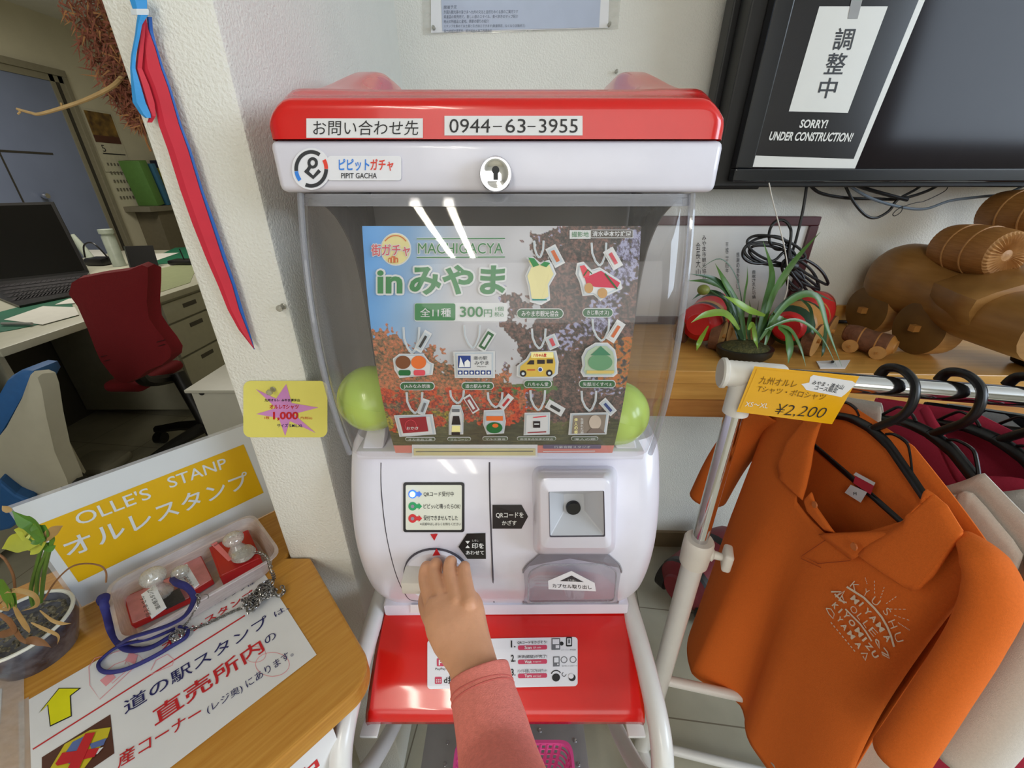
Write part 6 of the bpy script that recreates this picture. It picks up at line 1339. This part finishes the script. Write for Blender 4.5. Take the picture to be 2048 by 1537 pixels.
# ---- shirts
def cloth(name, col, col2=None): return M(name, col, 0.85, var=0.05, vs=500, bump=0.25, bs=1500, spec=0.15)
class Shirt:
    def __init__(s, X0, yc, foldamp, hem, hw=0.178, neck=0.07, ndepth=0.13, flatn=0.02):
        s.X0, s.yc, s.fa, s.hem, s.hw, s.neck, s.nd = X0, yc, foldamp, hem, hw, neck, ndepth
    ntab = None; btab = None; ftab = None
    def top(s, Y): d = abs(Y - s.yc); return H - 0.281 - max(0, d - 0.05) * 0.36
    def fold(s, Y, z):
        t = smooth(H - 0.42, s.hem, z) if False else max(0, min(1, (H - 0.40 - z) / 0.55)); a = s.fa * t ** 1.1; k = (Y - s.yc) / s.hw
        if s.ftab: return a * sum(interp(k + o, *s.ftab) for o in (-.12, -.06, 0, .06, .12)) / 5
        return a * (0.030 * sin(k * 5.2 + 0.9) + 0.016 * sin(k * 9.0 + 2.1) + 0.02 * k)
    def front(s, Y, z):
        k = min(1, abs(Y - s.yc) / s.hw); th = 0.022 + 0.020 * max(0, min(1, (H - 0.3 - z) / 0.3))
        return s.X0 - th * sqrt(max(0, 1 - k ** 3)) + s.fold(Y, z)
    def back(s, Y, z):
        k = min(1, abs(Y - s.yc) / s.hw); return s.X0 + 0.012 * sqrt(max(0, 1 - k ** 3)) + 0.6 * s.fold(Y, z) + 0.001
    def yrow(s, a, t): return s.yc + (a * 2 - 1) * s.hw * (1.0 - 0.03 * sin(pi * min(1, t * 1.2)))
    def body(s, m, root, name='shirt_body'):
        nu, nv = 84, 44; b = MB()
        def f(a, t):
            Y = s.yrow(a, t); zt = s.top(Y); d = abs(Y - (s.yc - 0.004))
            if s.ntab:
                if s.ntab[0][0] < Y < s.ntab[0][-1]: zt = min(zt, H + interp(Y, *s.ntab))
            elif d < s.neck: zt -= s.nd * (1 - d / s.neck) ** 0.8 * 0.93
            z = lerp(zt, s.hem + 0.012 * sin(Y * 30), t); return V((s.front(Y, z), Y, z))
        def g(a, t):
            Y = s.yrow(a, t); zt = s.top(Y)
            if s.btab: zt = min(zt, H + interp(Y, *s.btab))
            z = lerp(zt, s.hem + 0.012 * sin(Y * 30), t); return V((s.back(Y, z), Y, z))
        b.grid(f, nu, nv, m); b.grid(g, nu, nv, m); return b.build(name, root, solid=0.0016)
    def sheet(s, off=0.0012):
        def loc(u, v):
            X = s.X0
            for _ in range(20): p = P(u, v, X=X); X = 0.5 * X + 0.5 * s.front(p.y, p.z)
            return (p.y, p.z)
        return Sheet(lambda a, c, h: V((s.front(a, c) - off - h, a, c)), loc, 0.0003)
def sleeve(root, m, path, r, flat=0.75):
    b = MB(); P_ = curvep(path, 8); N = len(P_)
    b.tube(P_, [interp(i / (N - 1), [k / (len(r) - 1) for k in range(len(r))], r) for i in range(N)], m, 22, cap=False, flat=flat, up=V((1, 0, 0))); return b.build('sleeve', root, solid=0.0018)
def flap(root, px, S, m, name='collar', th=0.0022, gap=0.007):
    def at(u, v):
        X = S.X0
        for _ in range(20): p = P(u, v, X=X); X = 0.5 * X + 0.5 * S.front(p.y, p.z)
        return p
    bm = bmesh.new(); bm.faces.new([bm.verts.new(at(u, v)) for u, v in px]); bmesh.ops.triangulate(bm, faces=list(bm.faces))
    for _ in range(3): bmesh.ops.subdivide_edges(bm, edges=list(bm.edges), cuts=1, use_grid_fill=True)
    bmesh.ops.triangulate(bm, faces=list(bm.faces))
    for v in bm.verts: v.co.x = S.front(v.co.y, v.co.z) - gap - (0.0 if v.is_boundary else 0.003)
    bmesh.ops.smooth_vert(bm, verts=[v for v in bm.verts if not v.is_boundary], factor=0.5, use_axis_x=True)
    b = MB(); b.bm(bm, m, smooth=True); return b.build(name, root, solid=th)
ORA = cloth('cloth_orange', (224, 112, 44)); WHC = cloth('cloth_white', (216, 208, 200)); CRI = cloth('cloth_crimson', (190, 58, 84)); NAV = cloth('cloth_black', (24, 24, 30)); GRC = cloth('cloth_grey', (170, 176, 182))
polo = thing('polo_shirt', 'orange polo shirt with white MIYAMA print hanging first on the rack', 'shirt', V((0.455, 0.46, H - 0.6)))
S1 = Shirt(0.462, 0.452, 1.0, H - 0.955)
S1.ntab = ([.333, .345, .38, .416, .45, .48, .492, .507], [-.300, -.343, -.402, -.437, -.440, -.435, -.37, -.29])
S1.ftab = ([-1, -.55, -.2, 0, .12, .24, .5, .83, 1], [.05, .05, .026, .055, .02, -.035, -.03, -.02, -.01])
S1.body(ORA, polo)
sleeve(polo, ORA, [P(u, v, X=x) for u, v, x in ((1925, 1070, .452), (1968, 1122, .450), (1986, 1190, .450), (1952, 1275, .448), (1886, 1382, .443), (1800, 1512, .438))], (0.006, 0.018, 0.022, 0.021, 0.022, 0.025), 0.85)
sleeve(polo, ORA, [(0.462, 0.606, H - 0.345), (0.456, 0.650, H - 0.40), (0.446, 0.690, H - 0.52), (0.440, 0.712, H - 0.635)], (0.040, 0.040), 0.7)
flap(polo, [(1867, 979), (1881, 988), (1908, 1011), (1941, 1063), (1925, 1087), (1881, 1152), (1848, 1182), (1836, 1182), (1724, 1109), (1741, 1090), (1823, 1042), (1854, 1015)], S1, ORA)
flap(polo, [(1652, 847), (1638, 892), (1632, 933), (1623, 974), (1615, 1001), (1567, 957), (1563, 936), (1584, 885), (1628, 832)], S1, ORA)
flap(polo, [(1645, 1069), (1820, 1062), (1745, 1092), (1712, 1121), (1680, 1096)], S1, ORA, 'placket_corner', gap=0.005)
flap(polo, [(1615, 1001), (1630, 985), (1640, 1015), (1676, 1066), (1655, 1060), (1622, 1024)], S1, ORA, 'neck_band', gap=0.004)
BTN = M('button_orange', (200, 110, 50), 0.3)
for u, v, X in ((1709, 1094, 0.420), (1630, 1010, 0.424)):
    b = MB(); b.lathe([(0, 0.0015), (0.0045, 0.0015), (0.0050, 0.0), (0.0, -0.002)], P(u, v, X=X), BTN, 16, V((-1, 0, 0))); b.build('button', polo)
s = S1.sheet(0.0024); STI = M('stitch_orange', (176, 72, 18), 0.9)
s.line([(1668, 1072), (1608, 1112), (1640, 1128), (1705, 1122)], 1.6, STI, 1); s.line([(1606, 1112), (1606, 1118), (1646, 1136)], 1.3, STI, 1); s.build('placket_seam', polo)
s = S1.sheet(0.0030); PRW = M('print_bone', (226, 212, 190), 0.8)
Zq = lambda x, y: (1640 + x / 6.986, 1120 + y / 6.986)
def rt(t, x0, y0, x1, y1, h, bold=0.02, m=PRW):
    d = V((x1 - x0, y1 - y0)); n_ = V((d.y, -d.x)).normalized() * h; s.text(t, Zq(x0, y0), Zq(x1, y1), Zq(x0 + n_.x, y0 + n_.y), m, 1, bold)
for c, x, y, x1, y1 in (('M', 455, 545, 530, 630), ('I', 575, 640, 592, 660), ('Y', 640, 720, 705, 790), ('A', 720, 810, 790, 890), ('M', 810, 910, 880, 1020), ('A', 920, 1070, 975, 1160)): rt(c, x, y, x1, y1, 80, 0.03)
for c, x, y, x1, y1 in (('K', 195, 640, 245, 700), ('I', 285, 735, 302, 752), ('Y', 345, 770, 400, 840), ('O', 420, 870, 490, 950), ('M', 515, 985, 590, 1090), ('I', 620, 1125, 640, 1150), ('Z', 660, 1200, 730, 1280), ('U', 745, 1300, 800, 1390)): rt(c, x, y, x1, y1, 75, 0.03)
for c, x, y, x1, y1 in (('Y', 260, 830, 310, 890), ('A', 320, 920, 380, 1000), ('M', 410, 1030, 480, 1120), ('A', 520, 1170, 575, 1255)): rt(c, x, y, x1, y1, 70, 0.03)
for c, x, y, x1, y1 in (('O', 445, 680, 510, 770), ('L', 545, 790, 590, 850), ('L', 630, 890, 680, 960), ('E', 710, 990, 790, 1080)): rt(c, x, y, x1, y1, 80, -0.01)
for c, x, y, x1, y1 in (('K', 450, 370, 530, 440), ('Y', 630, 490, 690, 520), ('U', 745, 590, 830, 655), ('S', 910, 720, 960, 790), ('H', 990, 870, 1030, 970), ('U', 1070, 1040, 1110, 1165)): rt(c, x, y, x1, y1, 100, -0.01)
for q, w_ in (([(410, 380), (650, 530), (800, 680), (900, 800), (980, 940), (1030, 1060), (1075, 1220)], 4.0), ([(390, 690), (480, 780), (600, 900), (680, 1010), (760, 1140)], 3.0)): s.line([Zq(*p) for p in q], w_, PRW, 1)
for x0, y0, x1, y1 in ((670, 250, 700, 350), (800, 290, 805, 490), (940, 380, 880, 550), (1110, 515, 950, 625), (1010, 690, 1260, 695), (1070, 775, 1310, 855), (1130, 880, 1300, 990), (180, 870, 540, 1300)):
    n = 4 if y0 < 860 else 9
    for i in range(n): s.line([Zq(lerp(x0, x1, (i + .1) / n), lerp(y0, y1, (i + .1) / n)), Zq(lerp(x0, x1, (i + .65) / n), lerp(y0, y1, (i + .65) / n))], 1.3 if n == 4 else 1.8, PRW, 1)
for q in ([(190, 450), (330, 450), (250, 520), (380, 440), (300, 570), (410, 600)], [(240, 480), (380, 610), (340, 500)]): s.line([Zq(*p) for p in q], 3.2, PRW, 1)
s.line([Zq(*p) for p in ((120, 680), (190, 690), (235, 760), (220, 825), (160, 760), (120, 680))], 1.8, PRW, 1)
for q in ([(820, 1110), (860, 1140), (870, 1240), (820, 1150), (820, 1110)], [(930, 1230), (980, 1290), (1010, 1380), (920, 1330), (900, 1290), (990, 1340)], [(610, 1310), (700, 1310), (670, 1410), (640, 1350)]): s.line([Zq(*p) for p in q], 2.4, PRW, 1)
lab(s.build('chest_print', polo), 'white hand drawn lettering')
s = flat(V((0.468, 0, 0)), (0, -1, 0), (0, 0, 1), 0.0004)
s.poly([(1707, 967), (1742, 990), (1751, 966), (1713, 945)], M('tag_red', (190, 40, 60), 0.7), 1); s.poly([(1708, 950), (1749, 972), (1752, 966), (1713, 945)], PAPER, 2); s.poly([(1690, 986), (1722, 1006), (1735, 985), (1702, 970)], PAPER, 1); s.tb('M', 1708, 985, 1714, 991, INK, 2)
s.build('neck_tag', polo)
# white polo
wp = thing('polo_shirt', 'white polo shirt hanging behind the orange one on the rack', 'shirt', V((0.53, 0.44, H - 0.6)))
S2 = Shirt(0.545, 0.440, 0.7, H - 0.93); S2.btab = ([.34, .375, .40, .45, .50, .54], [-.29, -.33, -.348, -.36, -.36, -.30]); S2.body(WHC, wp)
sleeve(wp, WHC, [(0.545, 0.285, H - 0.338), (0.542, 0.262, H - 0.38), (0.534, 0.246, H - 0.48), (0.528, 0.238, H - 0.60)], (0.026, 0.034), 0.85)
sleeve(wp, WHC, [(0.545, 0.592, H - 0.345), (0.540, 0.636, H - 0.40), (0.535, 0.66, H - 0.52)], (0.05, 0.045), 0.6)
flap(wp, [(1946, 983), (1960, 988), (1985, 1015), (2040, 1080), (2060, 1110), (2040, 1160), (1990, 1200), (1930, 1150), (1880, 1010), (1890, 995), (1930, 990)], S2, WHC)
flap(wp, [(1806, 930), (1840, 946), (1898, 975), (1890, 992), (1840, 970), (1812, 950)], S2, WHC)
# crimson tee
ct_ = thing('t_shirt', 'crimson T-shirt hanging behind the white polo shirt', 'shirt', V((0.61, 0.43, H - 0.6)))
S3 = Shirt(0.615, 0.430, 0.8, H - 1.00, neck=0.085, ndepth=0.075); S3.body(CRI, ct_)
sleeve(ct_, CRI, [(0.615, 0.280, H - 0.338), (0.610, 0.246, H - 0.37), (0.602, 0.240, H - 0.50), (0.600, 0.232, H - 0.64)], (0.028, 0.036), 0.85)
b = MB(); q = []
for i in range(25):
    t = i / 24 * 2 - 1; Y = 0.426 + 0.088 * t; d = abs(Y - 0.426); z = S3.top(Y) - 0.075 * max(0, 1 - d / 0.085) ** 0.8 * 0.93; q.append(V((S3.front(Y, z) - 0.001, Y, z)))
b.tube(q, 0.0075, CRI, 10, flat=0.35, up=V((0, 0, 1))); b.build('neck_rib', ct_)
s = flat(V((0.612, 0, 0)), (0, -1, 0), (0, 0, 1), 0.0004); s.poly([(1976, 992), (2016, 1026), (2042, 1008), (2000, 978)], PAPER, 1); s.poly([(1980, 991), (2014, 1018), (2026, 1008), (1994, 984)], MATS['tag_red'], 2); s.build('neck_tag', ct_)
# black garment
bk_ = thing('black_shirt', 'black garment with pale grey lining hanging last at the right edge', 'shirt', V((0.68, 0.42, H - 0.6)))
S4 = Shirt(0.684, 0.416, 0.8, H - 1.02, neck=0.095, ndepth=0.10); S4.body(NAV, bk_)
S5 = Shirt(0.715, 0.410, 0.5, H - 0.98, neck=0.09, ndepth=0.05); S5.body(GRC, bk_, 'grey_lining')
sleeve(bk_, NAV, [(0.684, 0.266, H - 0.338), (0.680, 0.236, H - 0.37), (0.672, 0.228, H - 0.50), (0.670, 0.22, H - 0.66)], (0.028, 0.036), 0.85)
# ---- yellow price tag on the rail
tn = V((-BD.y, BD.x, 0)); tn = -tn if tn.y > 0 else tn
pt0 = BA + tn * 0.024
s = flat(pt0, BD, (0, 0, 1), 0.0004); TY = M('tag_yellow', (232, 172, 22), 0.22, var=0.03, coat=0.6)
s.poly([(1473, 824), (1664, 849), (1719, 753), (1509, 733)], TY, 0); s.poly([(1480, 818), (1660, 842), (1712, 757), (1514, 738)], TY, 1)
s.poly([(1602, 768), (1618, 765), (1620, 754), (1626, 750), (1704, 762), (1712, 768), (1690, 788), (1682, 794), (1612, 780), (1606, 772)], PAPER, 2)
s.text('みやま・清水山', (1622, 769), (1684, 779), (1627, 760), DK, 3, 0.01); s.text('コース限定', (1627, 779), (1672, 786), (1631, 770), DK, 3, 0.01)
OCH = M('ochre_ink', (120, 84, 10), 0.5)
s.text('九州オルレ', (1516, 767), (1590, 776), (1522, 752), OCH, 3); s.text('Tシャツ・ポロシャツ', (1512, 783), (1646, 801), (1518, 770), OCH, 3); s.text('XS〜XL', (1489, 812), (1534, 816), (1492, 803), PAPER, 3); s.text('¥2,200', (1546, 831), (1644, 839), (1556, 807), INK, 3, -0.012, 0.15)
tag(s.build('price_tag'), 'yellow laminated price tag reading 2,200 yen hanging on the chrome rail', 'price tag')
# ================================================================ child's arm turning the dial
SKIN = M('skin', (222, 164, 128), 0.5, var=0.05, vs=60, bump=0.08, bs=400, sss=0.08)
child = thing('person', 'child in a salmon pink long sleeve reaching in to turn the dial handle', 'person', V((-0.02, 0.15, H - 0.5)))
def Q(x, y, z): return V((x, y, H + z))
b = MB()
def chain_(pts, r, n=14, sub=5, flat=1.0):
    P_ = curvep(pts, sub); R_ = []
    N = len(pts) - 1
    for i in range(len(P_)):
        t = i / (len(P_) - 1) * N; k = min(int(t), N - 1); R_.append(lerp(r[k], r[k + 1], t - k))
    c0, c1 = P_[0], P_[-1]
    b.tube(P_, R_, SKIN, n, flat=flat)
    b.sphere(c1, R_[-1] * 0.99, SKIN, 14, 10); b.sphere(c0, R_[0] * 0.99, SKIN, 14, 10)
def atz(u, v, Y): return P(u, v, Y=Y)
# fingers: knuckle, middle joint, far joint, tip
chain_([atz(866, 1218, .297), atz(850, 1160, .334), atz(853, 1134, .349), atz(858, 1142, .356)], [.0088, .0080, .0072, .0062])
chain_([atz(888, 1206, .299), atz(870, 1150, .336), atz(872, 1128, .350), atz(876, 1138, .357)], [.0092, .0083, .0076, .0064])
chain_([atz(914, 1202, .298), atz(900, 1142, .335), atz(902, 1124, .348), atz(903, 1136, .356)], [.0092, .0083, .0076, .0064])
chain_([atz(939, 1206, .293), atz(930, 1152, .326), atz(929, 1134, .339), atz(928, 1142, .349)], [.0085, .0076, .0068, .0058])
# thumb under the handle, leaving the side of the palm
chain_([atz(880, 1268, .272), atz(858, 1230, .300), atz(850, 1205, .324), atz(852, 1186, .341)], [.0105, .0092, .0085, .0070])
# palm and wrist
def slabp(c, w_, h_): return c, w_, h_
rows = [(902, 1180, .306, .0250, .0045), (903, 1194, .300, .0305, .0080), (906, 1214, .290, .0330, .0110), (912, 1240, .278, .0325, .0135), (922, 1268, .266, .0300, .0145), (934, 1294, .254, .0265, .0145), (944, 1318, .243, .0242, .0150), (952, 1345, .230, .0235, .0155), (960, 1380, .216, .0225, .0155)]
lp = []
prevc = None
for i, (u, v, Y, w_, h_) in enumerate(rows):
    c = atz(u, v, Y) + V((0, 0.0, -0.006)); nx = atz(*rows[min(i + 1, len(rows) - 1)][:2], rows[min(i + 1, len(rows) - 1)][2]); pv = atz(*rows[max(i - 1, 0)][:2], rows[max(i - 1, 0)][2])
    d = (nx - pv).normalized(); sdv = V((1, 0, 0)); sdv = (sdv - d * sdv.dot(d)).normalized(); upv = sdv.cross(d).normalized()
    lp.append([c + sdv * (w_ * (abs(cos(2 * pi * q / 24)) ** 0.85) * (1 if cos(2 * pi * q / 24) > 0 else -1)) + upv * (h_ * sin(2 * pi * q / 24)) for q in range(24)])
b.loft(lp, SKIN)
for (u, v, Y, r) in ((866, 1218, .296, .0100), (889, 1208, .298, .0104), (914, 1204, .297, .0104), (938, 1208, .292, .0096), (884, 1256, .276, .0150)):
    b.sphere(atz(u, v, Y) + V((0, 0, -0.001)), r, SKIN, 16, 12)
tmp = b.build('hand_raw')
rm = tmp.modifiers.new('r', 'REMESH'); rm.mode = 'VOXEL'; rm.voxel_size = 0.00125; rm.use_smooth_shade = True
sm = tmp.modifiers.new('s', 'SMOOTH'); sm.factor = 0.5; sm.iterations = 14
dg = bpy.context.evaluated_depsgraph_get(); me = bpy.data.meshes.new_from_object(tmp.evaluated_get(dg)); me.name = 'hand'
bpy.data.objects.remove(tmp)
for p in me.polygons: p.use_smooth = True
hand = bpy.data.objects.new('hand_and_forearm', me); COL.objects.link(hand); hand.parent = child; hand.matrix_parent_inverse = Matrix.Translation(child.location).inverted()
if not me.materials: me.materials.append(SKIN)
# sleeve
SLV = M('sleeve_salmon', (242, 142, 130), 0.9, var=0.07, vs=260, bump=0.35, bs=900, spec=0.1)
SLS = M('sleeve_seam', (206, 104, 96), 0.9)
rows = [(958, 1338, .2335, .0300, .0230), (961, 1352, .2280, .0302, .0235), (964, 1372, .2200, .0300, .0232), (968, 1392, .2120, .0305, .0240), (976, 1420, .2010, .0315, .0250), (986, 1460, .187, .0325, .0270), (996, 1510, .170, .0335, .0290), (1006, 1560, .150, .0350, .0310), (1020, 1640, .12, .038, .034), (1040, 1760, .08, .042, .038)]
lp = []
for i, (u, v, Y, w_, h_) in enumerate(rows):
    c = atz(u, v, Y) + V((0, 0, -0.006)); n1, n0 = rows[min(i + 1, len(rows) - 1)], rows[max(i - 1, 0)]
    d = (atz(n1[0], n1[1], n1[2]) - atz(n0[0], n0[1], n0[2])).normalized(); sdv = V((1, 0, 0.14)); sdv = (sdv - d * sdv.dot(d)).normalized(); upv = sdv.cross(d).normalized()
    wr = lambda q: 1 + 0.02 * noise.noise(V((cos(q) * 2, sin(q) * 2, i * 1.3)))
    lp.append([c + sdv * (w_ * wr(2 * pi * q / 32) * cos(2 * pi * q / 32)) + upv * (h_ * wr(2 * pi * q / 32) * sin(2 * pi * q / 32)) for q in range(32)])
b = MB()
inner = [lerp(p, sum(lp[0], V()) / 32, 0.10) + (lp[1][0] - lp[0][0]) * 0.8 for p in lp[0]]
lipc = [lerp(p, sum(lp[0], V()) / 32, 0.05) - (lp[1][0] - lp[0][0]) * 0.10 for p in lp[0]]
b.loft([inner, lipc] + lp, SLV, cap=False); sl = b.build('sleeve', child, sub=1)
for k, t in ((2, .0), (2, .55)):
    ring = [lerp(p, q, t) for p, q in zip(lp[k], lp[k + 1])]; c = sum(ring, V()) / 32; b = MB(); b.tube([lerp(p, c, 0.004) for p in ring], 0.0007, SLS, 5, closed=True); b.build('cuff_seam', sl)
